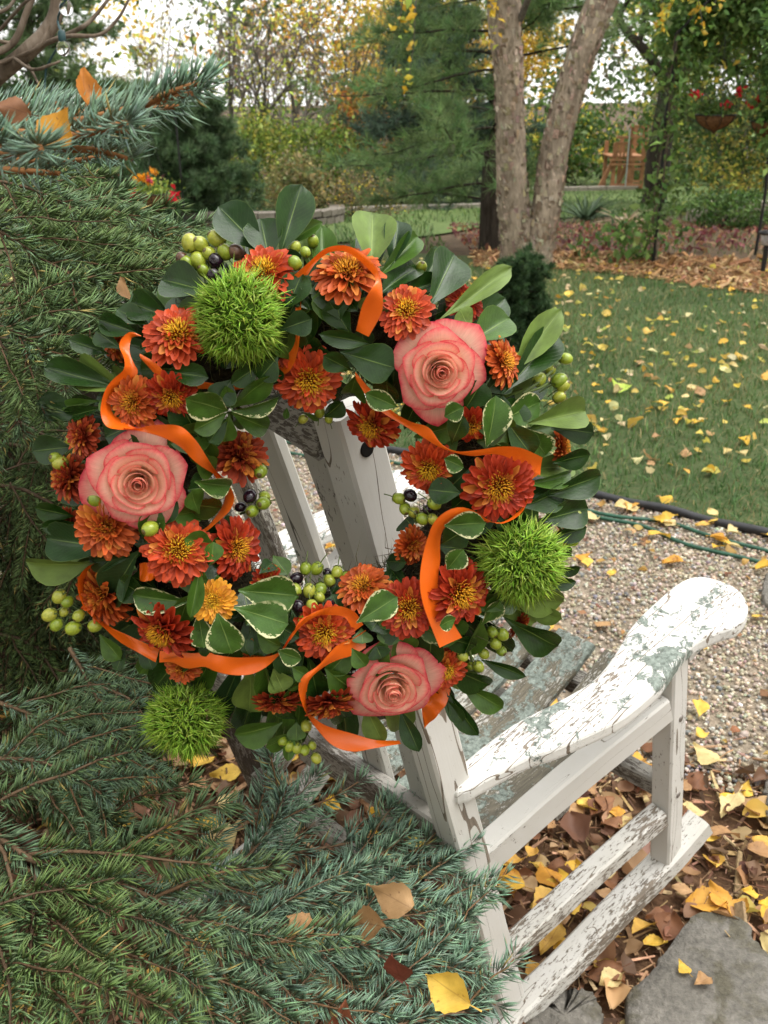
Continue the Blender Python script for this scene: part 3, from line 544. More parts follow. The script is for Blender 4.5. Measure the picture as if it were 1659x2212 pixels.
# far wood that reads as one mass
cen = []
for k in range(520):
    x = rng.uniform(-30, 32); y = rng.uniform(31, 46); z = float(terr(y))+rng.uniform(0.1, 7.0)**1.0
    if -15 < x < -5.5 and z > -0.2 and rng.random() < 0.40: continue
    if 10 < x < 17 and z > 1.2 and rng.random() < 0.6: continue
    cen.append((x, y, z))
cen = np.array(cen); n = len(cen); per = 60
typ = ((np.sin(cen[:, 0]*0.55)+np.sin(cen[:, 0]*1.3+2)+rng.normal(0, 0.6, n)) > 0.9); c1 = np.where(typ[:, None], pick(YELL, n), pick(GREEN+[(0.12, 0.10, 0.06), (0.1, 0.15, 0.05)], n))
c = np.repeat(cen, per, 0)+rng.normal(0, 1, (n*per, 3))*np.array([0.9, 0.7, 0.55]); V, F, C = leafquads(c, 0.26*np.exp(rng.normal(0, 0.25, n*per)), np.repeat(c1, per, 0)*np.exp(rng.normal(0, 0.3, (n*per, 1))))
tag(link('far_wood', mesh('far_wood', V, F, m_leaf, True, None, C)), 'far autumn wood closing the garden behind all the trees', 'wood', kind='stuff')
# unseen belt of trees round the sides and back, added to block low sky
a_ = rng.uniform(R_(150), R_(395), 620); r_ = rng.uniform(13, 24, 620); cen = np.stack([np.cos(a_)*r_, np.sin(a_)*r_, rng.uniform(0.2, 11, 620)], 1); n = len(cen); per = 34; c1 = pick(GREEN+YELL[:1], n)
c = np.repeat(cen, per, 0)+rng.normal(0, 1, (n*per, 3))*np.array([0.9, 0.9, 0.7]); V, F, C = leafquads(c, 0.42*np.exp(rng.normal(0, 0.25, n*per)), np.repeat(c1, per, 0)*np.exp(rng.normal(0, 0.3, (n*per, 1))))
tag(link('unseen_tree_belt', mesh('unseen_tree_belt', V, F, m_leaf, True, None, C)), 'unseen leafy belt of trees added around the garden to block low sky', 'wood', kind='stuff')
# ---------------- yuccas
def yucca(base, n, L, label, cols, droop=0.25, name='yucca_plant', up=0.55, wd=0.018):
    root = empty(name, base); tag(root, label, 'plant'); base_me = []
    for k in range(n):
        a = random.uniform(0, 6.28); el = random.uniform(0.05, 1.0)**0.8*1.45*up+0.1; l = L*random.uniform(0.75, 1.1); t = np.linspace(0, 1, 6)
        d = np.array([math.cos(a)*math.cos(el), math.sin(a)*math.cos(el), math.sin(el)]); p = d*t[:, None]*l; p[:, 2] -= droop*l*t**2*math.cos(el)
        s = nrm(np.cross(d, (0, 0, 1)))*wd*(np.array([0.7, 1, 1, 0.8, 0.5, 0.05]))[:, None]; u = np.cross(s, d)*0.25
        V = np.stack([p-s, p-np.array([0, 0, 0.004]), p+s], 1).reshape(-1, 3); F = gridfaces(6, 3); c = np.array(random.choice(cols))*random.uniform(0.7, 1.25)
        link('leaf', mesh('leaf', V, F, m_leaf, True, None, np.broadcast_to(c, (len(V), 3))), root)
    return root
yucca(G(1265, 478), 70, 0.62, 'spiky green yucca clump right of the birch', [(0.07, 0.11, 0.06), (0.10, 0.15, 0.085), (0.05, 0.08, 0.04)])
yucca(G(1350, 492), 46, 0.5, 'dried tan yucca rosette next to the green one', [(0.36, 0.28, 0.17), (0.25, 0.17, 0.10), (0.45, 0.38, 0.26)], 0.5)
yucca((-1.95, 14.0, float(terr(14.0))), 46, 0.7, 'blue-green spiky yucca left of the curved wall', [(0.09, 0.13, 0.10), (0.13, 0.18, 0.14), (0.06, 0.09, 0.06)], 0.2, up=0.8)
# ---------------- retaining walls of single blocks
def block_wall(name, path, courses, bl, bh, bd, label, mat, capc=True):
    root = empty(name, (*path[0], float(terr(path[0][1])))); tag(root, label, 'wall'); o = np.array(root.location)
    p = smoothpath(path, 300); s = np.concatenate([[0], np.cumsum(np.linalg.norm(np.diff(p, axis=0), axis=1))]); tot = s[-1]; me = None
    A = Acc(); box(A, (-0.5, -0.5, -0.5), (0.5, 0.5, 0.5)); V = A.V[0]; V = V*np.where(np.abs(V) > 0, 1, 1)
    bm_ = []
    for v in range(4):
        q = V+rng.normal(0, 0.025, V.shape); bm_.append(mesh('block', q, np.concatenate(A.F[4]), mat, False))
    for cidx in range(courses):
        u = (0.5 if cidx % 2 else 0)*bl
        while u < tot-bl*0.2:
            q = np.array([np.interp(u+bl*0.5, s, p[:, 0]), np.interp(u+bl*0.5, s, p[:, 1])]); q2 = np.array([np.interp(min(u+bl*0.6, tot), s, p[:, 0]), np.interp(min(u+bl*0.6, tot), s, p[:, 1])]); a = math.atan2(*(q2-q)[::-1])
            top = capc and cidx == courses-1
            ob = link('capstone' if top else 'block', random.choice(bm_), root); ob.location = (q[0]-o[0], q[1]-o[1], float(terr(q[1]))-o[2]+bh*(cidx+0.5)); ob.rotation_euler = (0, 0, a); ob.scale = (bl*0.965, bd*(1.15 if top else 1)*random.uniform(0.95, 1.05), bh*(0.7 if top else 0.94)); u += bl
    return root
m_block = mat_plain('wall_block', (0.16, 0.14, 0.115), 0.9, 0.2, 0, 14, 0.35, 0.4)
m_blockl = mat_plain('wall_stone', (0.27, 0.24, 0.20), 0.9, 0.2, 0, 9, 0.35, 0.5)
block_wall('retaining_wall', [(-2.6, 12.95), (-1.6, 12.75), (-0.95, 12.95), (-0.62, 13.6), (-0.62, 14.6)], 2, 0.20, 0.10, 0.18, 'curved grey block retaining wall around the perennial bed', m_block)
block_wall('garden_border', [(-0.5, 16.3), (0.6, 16.8), (1.8, 17.2), (3.0, 18.0)], 1, 0.34, 0.09, 0.16, 'low stone border line running behind the white pine', m_blockl)
block_wall('stone_wall', [(3.95, 13.25), (4.4, 12.95), (5.2, 12.8), (6.2, 12.9)], 2, 0.42, 0.14, 0.25, 'low dry stone wall at the right edge behind the arbor', m_blockl)
block_wall('garden_border', [(3.0, 24.6), (4.6, 25.0), (6.0, 25.4)], 1, 0.5, 0.12, 0.16, 'low stone border in front of the play set lawn', m_blockl)
# ---------------- wooden play set
m_cedar = mat_bark('cedar', [(0.22, 0.10, 0.05), (0.34, 0.17, 0.09), (0.42, 0.24, 0.13)], 50, 4, 0.003, 0.3)
yp = 25.5; bz = at(1330, 410, yp)[2]; xL = at(1312, 400, yp)[0]; xR = at(1384, 400, yp)[0]; zdeck = at(1340, 345, yp)[2]; ztop = at(1365, 272, yp)[2]; wpl = xR-xL
root = empty('play_set', (xL, yp, bz)); tag(root, 'brown wooden play tower with ladder and railing near the maple', 'playset')
def plank(name, p0, p1, w_, t_, parent, mat, up=(0, 1, 0)):
    p0, p1 = np.array(p0, float), np.array(p1, float); d = p1-p0; L = np.linalg.norm(d); x = d/L; z = np.array(up, float); y = nrm(np.cross(z, x)); z = np.cross(x, y)
    A = Acc(); box(A, (0, -w_/2, -t_/2), (L, w_/2, t_/2)); M = Matrix(((x[0], y[0], z[0], p0[0]), (x[1], y[1], z[1], p0[1]), (x[2], y[2], z[2], p0[2]), (0, 0, 0, 1)))
    return link(name, A.mesh(name, mat, False), parent, M)
hd = zdeck-bz; ht = ztop-bz; s_ = 0.085
for (x, y, h) in [(0.12, 0, hd+0.38), (0.60*wpl, 0, ht), (wpl, 0, ht-0.03), (0.12, 1.0, hd+0.38), (0.60*wpl, 1.0, ht-0.3), (wpl, 1.0, ht-0.05)]: plank('post', (x, y, 0), (x, y, h), s_, s_, root, m_cedar)
plank('brace', (-0.22, 0.02, 0), (0.12, 0.02, hd), s_, s_, root, m_cedar); plank('brace', (0.35, 0.5, 0), (0.6, 0.5, hd), s_, s_, root, m_cedar)
for z in (hd, hd-0.10): plank('deck_beam', (0, -0.06, z), (wpl+0.05, -0.06, z), 0.05, 0.10, root, m_cedar)
for k in range(7): plank('deck_board', (0.02, 0.02+0.15*k, hd+0.07), (wpl+0.04, 0.02+0.15*k, hd+0.07), 0.14, 0.03, root, m_cedar, (0, 0, 1))
plank('rail', (0.1, -0.05, hd+0.38), (0.58*wpl, -0.05, hd+0.38), 0.05, 0.07, root, m_cedar)
for k in range(5): plank('baluster', (0.16+0.085*k, -0.06, hd+0.05), (0.16+0.085*k, -0.06, hd+0.36), 0.055, 0.03, root, m_cedar)
plank('rail', (0.55*wpl, -0.05, ht), (wpl+0.05, -0.05, ht-0.03), 0.06, 0.10, root, m_cedar); plank('rail', (0.15*wpl, -0.07, ht-0.25), (wpl+0.05, -0.07, ht-0.25), 0.06, 0.10, root, m_cedar); plank('rail', (0.05, -0.07, 0.12), (wpl, -0.07, 0.12), 0.06, 0.09, root, m_cedar)
for k in range(4): plank('rung', (0.72*wpl, -0.05, 0.2+0.28*k), (wpl, -0.05, 0.2+0.28*k), 0.05, 0.05, root, m_cedar)
A = Acc(); q = [(0.50*wpl, -0.14, 0), (0.50*wpl, -0.14, ht-0.05)]; tube(A, smoothpath(q, 6), 0.018, 7); link('pole', A.mesh('pole', mat_plain('galvanised', (0.42, 0.45, 0.47), 0.4, 0.5, 0.6)), root)
# ---------------- vine arbor with hanging baskets
m_iron = mat_plain('black_iron', (0.012, 0.012, 0.012), 0.5, 0.4)
p1 = G(1410, 572); p2 = G(1648, 592); root = empty('garden_arbor', p1); tag(root, 'black iron arbor overgrown with green trumpet vine', 'arbor'); o = np.array(root.location)
def mpole(b, hgt): A = Acc(); q = np.array([(0, 0, 0), (0.012, 0, hgt*0.3), (-0.008, 0.01, hgt*0.6), (0.015, 0, hgt)])+b-o; tube(A, smoothpath(q, 14), 0.014, 8); return link('pole', A.mesh('pole', m_iron), root)
hA = 1.72
for b in (p1, p2, p1+np.array([0.25, 0.9, 0]), p2+np.array([0.25, 0.9, 0])): mpole(b, hA)
for dy in (np.zeros(3), np.array([0.25, 0.9, 0])):
    A = Acc(); q = [p1+dy-o+np.array([0, 0, hA]), (p1+p2)/2+dy-o+np.array([0, 0, hA+0.35]), p2+dy-o+np.array([0, 0, hA])]; tube(A, smoothpath(q, 20), 0.013, 8); link('arch_bar', A.mesh('arch_bar', m_iron), root)
vine = []
for k in range(260):
    u = rng.random(); dy = rng.random(); q = p1*(1-u)+p2*u+np.array([0.25, 0.9, 0])*dy-o; q = q+np.array([0, 0, hA+0.35*math.sin(u*math.pi)+rng.normal(-0.02, 0.14)]); vine.append(q)
for k in range(34):
    u = rng.random()**1.6; vine.append(p1-o+np.array([rng.normal(0.05, 0.09), rng.normal(0, 0.12), hA-u*hA*0.85]))
for k in range(60): vine.append(p2-o+np.array([rng.normal(0.0, 0.12), rng.normal(0, 0.12), hA-rng.random()*0.8]))
for k in range(70): vine.append((p1+p2)/2-o+np.array([rng.uniform(-0.5, 1.3), rng.uniform(0, 0.9), hA+rng.uniform(0.05, 0.6)]))
for k in range(14): vine.append(p1-o+np.array([rng.normal(-0.22, 0.12), rng.normal(0.1, 0.12), rng.uniform(0.05, 0.3)]))
V, F, C = blob_leaves(np.array(vine), 26, 0.075, 0.055, [(0.10, 0.18, 0.045), (0.14, 0.24, 0.065), (0.07, 0.13, 0.035), (0.19, 0.28, 0.08)]); link('vine_leaves', mesh('vine_leaves', V, F, m_leaf, True, None, C), root)['kind'] = 'stuff'
A = Acc()
for k in range(14):
    q = np.array([p1-o+np.array([rng.normal(0, 0.02), rng.normal(0, 0.02), z+rng.normal(0, 0.02)]) for z in np.linspace(0, hA, 7)]) if k < 4 else np.array([p1*(1-u)+p2*u-o+np.array([0.1, 0.4*rng.random(), hA+0.35*math.sin(u*math.pi)+rng.normal(0, 0.05)]) for u in np.linspace(rng.uniform(0, 0.3), rng.uniform(0.6, 1), 7)])
    tube(A, smoothpath(q, 20), 0.006, 5)
link('vine_stem', A.mesh('vine_stem', m_bark_tan), root)
m_coco = mat_bark('coconut_liner', [(0.06, 0.03, 0.015), (0.16, 0.08, 0.04), (0.26, 0.15, 0.08)], 60, 40, 0.006, 1.0)
def hanging_basket(c, R, H, label, pointed, leafcols, flowers, hook):
    root = empty('hanging_basket', c); tag(root, label, 'basket'); A = Acc(); prof = [(R*1.03, 0.0), (R, -0.015), (R*0.94, -0.30*H), (R*0.72, -0.58*H), (R*0.36, -0.80*H), (R*0.13, -0.92*H), (0.004, -H*1.1)] if pointed else [(R*1.03, 0), (R, -0.01), (R*0.97, -0.35*H), (R*0.8, -0.72*H), (R*0.45, -0.95*H), (0.004, -H)]
    lathe(A, prof, 24); link('liner', A.mesh('liner', m_coco), root)
    A = Acc(); a = np.linspace(0, 2*np.pi, 25); tube(A, np.stack([np.cos(a)*R*1.04, np.sin(a)*R*1.04, 0*a], 1), 0.005, 6, cap=False)
    for k in range(8):
        q = np.array([(p_[0]*1.03*math.cos(k*0.785), p_[0]*1.03*math.sin(k*0.785), p_[1]) for p_ in prof]); tube(A, smoothpath(q, 14), 0.003, 4)
    link('wire_frame', A.mesh('wire_frame', m_iron), root)
    for k in range(3):
        A = Acc(); tube(A, smoothpath([(R*math.cos(k*2.1+0.5), R*math.sin(k*2.1+0.5), 0), (0, 0, hook)], 4), 0.0025, 4); link('chain', A.mesh('chain', m_iron), root)
    n = 260; cc = np.stack([rng.normal(0, R*0.6, n), rng.normal(0, R*0.6, n), np.abs(rng.normal(0.02, R*0.35, n))], 1); V, F, C = leafquads(cc, R*0.26*np.exp(rng.normal(0, 0.2, n)), pick(leafcols, n)); link('foliage', mesh('foliage', V, F, m_leaf, True, None, C), root)
    for (dx, dy, dz, s, fc) in flowers:
        V, F, C = leafquads(np.array([dx, dy, dz])*R+rng.normal(0, s*0.35, (16, 3)), s*0.9, vary(fc, 16, 0.15, 0.04), 0.2); link('flower', mesh('flower', V, F, m_leaf, True, None, C), root)
RED = (0.55, 0.015, 0.03); ORG = (0.75, 0.32, 0.02)
hanging_basket(at(1546, 248, 8.2), 0.148, 0.125, 'cone-shaped hanging basket with coconut liner under the arbor', True, GREEN+[(0.14, 0.2, 0.05)], [(-1.2, -0.3, 1.0, 0.05, RED), (1.05, 0, 1.1, 0.05, RED), (0.35, -0.5, 0.45, 0.045, RED), (0.7, 0.2, 0.5, 0.035, RED)], 0.55)
hanging_basket(at(1668, 262, 8.0), 0.15, 0.13, 'hanging basket cut off by the right picture edge', True, GREEN, [(-0.9, -0.2, 1.0, 0.05, RED), (-0.1, -0.2, 1.2, 0.05, RED), (-1.1, 0, 0.7, 0.035, RED)], 0.55)
hb = at(333, 418, 9.0)
hanging_basket(hb, 0.135, 0.115, 'wicker flower basket with orange and red blooms at left', False, [(0.22, 0.32, 0.05), (0.30, 0.38, 0.07), (0.12, 0.2, 0.04)], [(-0.8, -0.4, 0.95, 0.055, ORG), (-0.45, -0.5, 1.1, 0.05, ORG), (-0.2, -0.3, 0.75, 0.045, ORG), (0.05, 0, 1.35, 0.04, ORG), (0.2, 0, 1.25, 0.035, ORG), (-0.1, -0.6, 0.9, 0.04, (0.6, 0.06, 0.12)), (-1.15, -0.3, 0.0, 0.06, RED), (1.25, -0.3, -0.1, 0.075, RED)], 0.55)
root = empty('shepherd_hook', (hb[0], hb[1]+0.02, float(terr(hb[1])))); tag(root, 'black iron hook carrying the wicker flower basket', 'plant hook'); hh = hb[2]+0.58-float(terr(hb[1]))
A = Acc(); tube(A, smoothpath([(0.22, 0.1, 0), (0.22, 0.1, hh*0.8), (0.20, 0.09, hh*1.05), (0.08, 0.03, hh*1.12), (0, 0, hh), ], 24), 0.008, 7); link('stake', A.mesh('stake', m_iron), root)
# solar path light
b = G(1644, 592); root = empty('solar_light', b); tag(root, 'small dark solar path light at the right edge of the chip bed', 'lamp')
A = Acc(); tube(A, smoothpath([(0, 0, 0), (0, 0, 0.22)], 4), 0.008, 8); link('stake', A.mesh('stake', m_iron), root)
A = Acc(); lathe(A, [(0.0, 0.34), (0.05, 0.33), (0.062, 0.315), (0.058, 0.305), (0.045, 0.305)], 16); link('cap', A.mesh('cap', m_iron), root)
A = Acc(); lathe(A, [(0.044, 0.305), (0.036, 0.225), (0.0, 0.22)], 16); link('lens', A.mesh('lens', mat_plain('lamp_lens', (0.35, 0.37, 0.40), 0.15, 0.5)), root)
# red-brown leaves on the bed behind the lawn
n = 2600; x = rng.uniform(0.8, 6.5, n); y = rng.uniform(9.0, 13.0, n); V, F, C = leafquads(np.stack([x, y, terr(y)+0.02], 1), 0.07*np.exp(rng.normal(0, 0.25, n)), pick([(0.14, 0.035, 0.04), (0.20, 0.08, 0.05), (0.28, 0.16, 0.08), (0.10, 0.03, 0.03)], n), 2.5)
tag(link('red_leaf_litter', mesh('red_leaf_litter', V, F, m_leaf, True, None, C)), 'purple-red fallen leaves carpeting the bed behind the birch', 'leaf litter', kind='stuff')
def grpts(n):
    x = rng.uniform(0.9, 7, n); y = rng.uniform(8.8, 13.2, n); k = patch(x*0.8, y) > rng.random(n)*1.3; return x[k], y[k]
tag(grass('bed_grass', 9000, grpts, 0.05, 0.009, lambda x, y, n: pick([(0.10, 0.13, 0.045), (0.22, 0.19, 0.09), (0.07, 0.11, 0.03)], n), 0.0), 'sparse olive grass between the red leaves behind the birch', 'grass', kind='stuff')
# ================================================================== ROCKING CHAIR (local: x right, y forward, z up; origin at the right rear post)
chair = empty('rocking_chair', (0.115, 1.074, 0.0), (R_(8.736), 0, R_(-46.74)))
tag(chair, 'weathered white wooden rocking chair with flaking paint behind the wreath', 'rocking chair')
CW = 0.644
mp_clean = mat_paint('paint_clean', 0.38, 0.0, 1.2, 0.35)
mp_post = mat_paint('paint_post', 0.33, 0.0, 2.8, 0.4)
mp_arm = mat_paint('paint_arm', 0.48, 0.52, 1.5, 0.12, paint=(0.62, 0.61, 0.58), lines=42.0)
mp_low = mat_paint('paint_worn', 0.62, 0.0, 1.0, 0.55)
mp_slat = mat_paint('paint_slat', 0.46, 0.16, 1.6, 0.7, (0.42, 0.41, 0.385), (0.085, 0.075, 0.064))
mp_grey = mat_paint('paint_gone', 0.66, 0.10, 1.0, 0.8, (0.24, 0.225, 0.205), (0.10, 0.085, 0.07))
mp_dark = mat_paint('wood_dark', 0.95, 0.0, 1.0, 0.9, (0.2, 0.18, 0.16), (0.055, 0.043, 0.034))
mp_seat = mat_paint('seat_lichen', 0.90, 0.70, 1.0, 0.8, (0.36, 0.35, 0.32), (0.10, 0.088, 0.062))
def beam(name, path, w_, t_, mat, up=(0, 0, 1), n=24, bev=0.0035, parent=None, wprof=None, jit=0.00018):
    """bevelled timber swept along a path; local X follows the board; w_ sideways, t_ along up"""
    p = smoothpath(path, n); o = p[0].copy(); x = nrm(p[-1]-p[0]); z = np.asarray(up, float); y = nrm(np.cross(z, x)); z = np.cross(x, y); Rm = np.stack([x, y, z], 0)
    q = (p-o)@Rm.T; T = nrm(np.gradient(q, axis=0)); Nn = nrm(np.array([0, 0, 1.])-T*T[:, 2:3]); S = np.cross(Nn, T)
    b = bev; hw, ht = w_/2, t_/2
    sec = np.array([(-hw+b, -ht), (hw-b, -ht), (hw, -ht+b), (hw, ht-b), (hw-b, ht), (-hw+b, ht), (-hw, ht-b), (-hw, -ht+b)])
    ws = np.ones(n) if wprof is None else np.interp(np.linspace(0, 1, n), np.linspace(0, 1, len(wprof)), wprof)
    V = q[:, None]+(sec[None, :, 0:1]*ws[:, None, None])*S[:, None]+sec[None, :, 1:2]*Nn[:, None]; V += rng.normal(0, jit, V.shape)
    k = 8; A_, B = np.meshgrid(np.arange(n-1), np.arange(k), indexing='ij'); B2 = (B+1) % k
    F = np.stack([A_*k+B, A_*k+B2, (A_+1)*k+B2, (A_+1)*k+B], -1).reshape(-1, 4)
    caps = np.array([list(range(k))[::-1], [(n-1)*k+j for j in range(k)]])
    M = Matrix(((x[0], y[0], z[0], o[0]), (x[1], y[1], z[1], o[1]), (x[2], y[2], z[2], o[2]), (0, 0, 0, 1)))
    return link(name, mesh(name, V.reshape(-1, 3), [F, caps], mat, False), parent or chair, M)
def mir(p): p = np.array(p, float); p[..., 0] = -CW-p[..., 0]; return p
sy = lambda z: 0.114-0.135*z
for side in (0, 1):
    mm = (lambda p: np.array(p, float)) if side == 0 else mir
    # rear post: outer back arris on x=0
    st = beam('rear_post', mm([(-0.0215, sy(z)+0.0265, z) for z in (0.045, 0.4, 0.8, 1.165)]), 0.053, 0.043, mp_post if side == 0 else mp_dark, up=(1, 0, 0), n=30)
    beam('front_post', mm([(0.069-0.019, 0.469+0.02, z) for z in (0.10, 0.3, 0.563)]), 0.042, 0.038, mp_clean, up=(1, 0, 0), n=16)
    pts = mm([(-0.024, 0.075, 0.392), (0.008, 0.25, 0.437), (0.05, 0.468, 0.480)])
    beam('seat_rail', pts, 0.036, 0.050, mp_clean, n=20)
    beam('stretcher', mm([(-0.022, 0.10, 0.150), (0.016, 0.30, 0.203), (0.050, 0.468, 0.242)]), 0.034, 0.036, mp_low, n=20)
    rk = [(-0.03, -0.12, 0.012), (-0.02, 0.0, 0.002), (-0.012, 0.12, 0.006), (0.012, 0.25, 0.040), (0.032, 0.38, 0.078), (0.052, 0.49, 0.112), (0.066, 0.575, 0.146)]
    beam('rocker', mm(rk), 0.046, 0.042, mp_low, n=34, bev=0.005)
    # arm: outline of a paddle-shaped board
    outer = [(0.004, 0.055), (0.011, 0.069), (0.017, 0.096), (0.027, 0.136), (0.036, 0.167), (0.052, 0.199), (0.071, 0.253), (0.086, 0.302), (0.090, 0.35), (0.089, 0.403), (0.081, 0.452), (0.076, 0.492), (0.079, 0.523), (0.090, 0.557), (0.102, 0.581), (0.102, 0.612), (0.091, 0.642), (0.069, 0.666), (0.045, 0.678), (0.017, 0.679), (-0.008, 0.673), (-0.024, 0.655)]
    inner = [(-0.03, 0.62), (-0.029, 0.567), (-0.027, 0.522), (-0.021, 0.481), (-0.011, 0.446), (-0.002, 0.411), (0.006, 0.367), (0.006, 0.334), (0.001, 0.306), (-0.006, 0.274), (-0.017, 0.233), (-0.024, 0.2), (-0.027, 0.159), (-0.028, 0.124), (-0.024, 0.055)]
    loop = np.array(outer+inner); loop = smoothpath(np.vstack([loop, loop[:1]]), 120)[:-1]; c = loop.mean(0)
    # local frame with X along the arm (forward)
    def lp(q, z): return np.stack([q[:, 1]-0.05, -(q[:, 0])*(1 if side == 0 else -1), np.full(len(q), z)+0.014*np.clip((0.20-q[:, 1])/0.15, 0, 1)**2*0], 1)
    cen_y = loop[:, 1]
    inset = lambda d: loop-nrm(loop-np.stack([np.interp(loop[:, 1], [0, 0.2, 0.35, 0.5, 0.7], [-0.01, 0.01, 0.045, 0.03, 0.035]), np.clip(loop[:, 1], 0.09, 0.62)], 1))*d
    lv = [(0.006, -0.013), (0.001, -0.0105), (0.0, -0.006), (0.0, 0.006), (0.0015, 0.0095), (0.005, 0.0122), (0.010, 0.013)]
    V = np.vstack([lp(inset(d), z) for d, z in lv]); m = len(loop); Lv = len(lv)
    A_, B = np.meshgrid(np.arange(Lv-1), np.arange(m), indexing='ij'); B2 = (B+1) % m
    F = np.stack([A_*m+B, A_*m+B2, (A_+1)*m+B2, (A_+1)*m+B], -1).reshape(-1, 4)
    if side == 1: F = F[:, ::-1]
    me = bpy.data.meshes.new('arm'); faces = [list(map(int, f)) for f in F]+[list(range(m))[::-1], [(Lv-1)*m+j for j in range(m)]] if side == 0 else [list(map(int, f)) for f in F]+[list(range(m)), [(Lv-1)*m+j for j in range(m)][::-1]]
    me.from_pydata([tuple(v) for v in V], [], faces); me.materials.append(mp_arm)
    sx_ = 0.0 if side == 0 else -CW
    link('arm', me, chair, Matrix(((0, -1, 0, sx_), (1, 0, 0, 0.05), (0, 0, 1, 0.577), (0, 0, 0, 1))))
    # bracket under the arm front
    beam('arm_bracket', mm([(0.052, 0.512, 0.555), (0.052, 0.545, 0.560), (0.050, 0.60, 0.561)]), 0.03, 0.03, mp_clean, n=8)
    for z, zz in ((0.447, 0), (0.280, 0)):
        A = Acc(); lathe(A, [(0.0, 0.0012), (0.004, 0.0012), (0.0058, 0.0004), (0.006, -0.004)], 14)
        M = Matrix.Rotation(R_(90 if side == 0 else -90), 4, 'Y'); M.translation = Vector(mm([0.0695, 0.491, z])); link('bolt', A.mesh('bolt', m_bolt) if 'm_bolt' in globals() else A.mesh('bolt', globals().setdefault('m_bolt', mat_plain('rusty_bolt', (0.22, 0.20, 0.18), 0.5, 0.5, 0.5, 200))), chair, M)
# bolt hole bored in the right rear post (dark plug set in the face)
A = Acc(); lathe(A, [(0.0, 0.0005), (0.0068, 0.0005), (0.0084, 0.0009), (0.0090, 0.0002), (0.0090, -0.004)], 22, m=0)
M = Matrix.Rotation(R_(90), 4, 'Y'); M.translation = Vector((0.0003, sy(1.119)+0.0262, 1.119)); link('bolt_hole', A.mesh('bolt_hole', mat_plain('hole_shadow', (0.012, 0.011, 0.01), 0.9, 0.1, 0, 300)), chair, M)
# top rail (crest), back slats, lower back rail
ct = lambda x: 1.130+0.055*math.sin(math.pi*min(1, max(0, -x/CW)))
beam('crest_rail', [(x, sy(ct(x))+0.016, ct(x)-0.004) for x in np.linspace(-0.044, -0.600, 9)], 0.026, 0.078, mp_grey, n=26)
for i, x in enumerate((-0.092, -0.192, -0.292, -0.392, -0.492, -0.575)):
    z0, z1 = 0.37, ct(x)-0.028
    beam('back_slat', [(x, sy(z)+0.030+0.010*math.sin(math.pi*(z-z0)/(z1-z0)), z) for z in np.linspace(z0, z1, 6)], 0.050 if i < 5 else 0.045, 0.017, mp_slat if i < 2 else mp_grey, up=(0, -1, 0), n=22)
beam('lower_back_rail', [(-0.044, sy(0.47)+0.012, 0.475), (-0.600, sy(0.47)+0.012, 0.475)], 0.024, 0.055, mp_grey, n=14)
# scooped seat of boards running front to back
seat = lambda y: 0.375+0.055*((y-0.30)/0.27)**2*(1 if y > 0.30 else 0.25)
for i, (a, b) in enumerate([(-0.046, -0.133), (-0.155, -0.236), (-0.256, -0.336), (-0.356, -0.436), (-0.456, -0.530), (-0.549, -0.606)]):
    beam('seat_board', [((a+b)/2, y, seat(y)) for y in np.linspace(0.095, 0.575, 9)], abs(a-b), 0.018, mp_seat, n=26, bev=0.004)
for y, z in ((0.535, 0.372), (0.30, 0.345), (0.13, 0.350)): beam('seat_support', [(-0.02 if y < 0.5 else 0.02, y, z), (-CW+0.02 if y < 0.5 else -CW-0.02, y, z)], 0.036, 0.034, mp_grey, n=12)
beam('front_crossbar', [(0.050, 0.489, 0.284), (-CW-0.050, 0.489, 0.284)], 0.030, 0.036, mp_grey, n=14)
beam('rear_crossbar', [(-0.02, 0.10, 0.20), (-CW+0.02, 0.10, 0.20)], 0.028, 0.036, mp_grey, n=14)
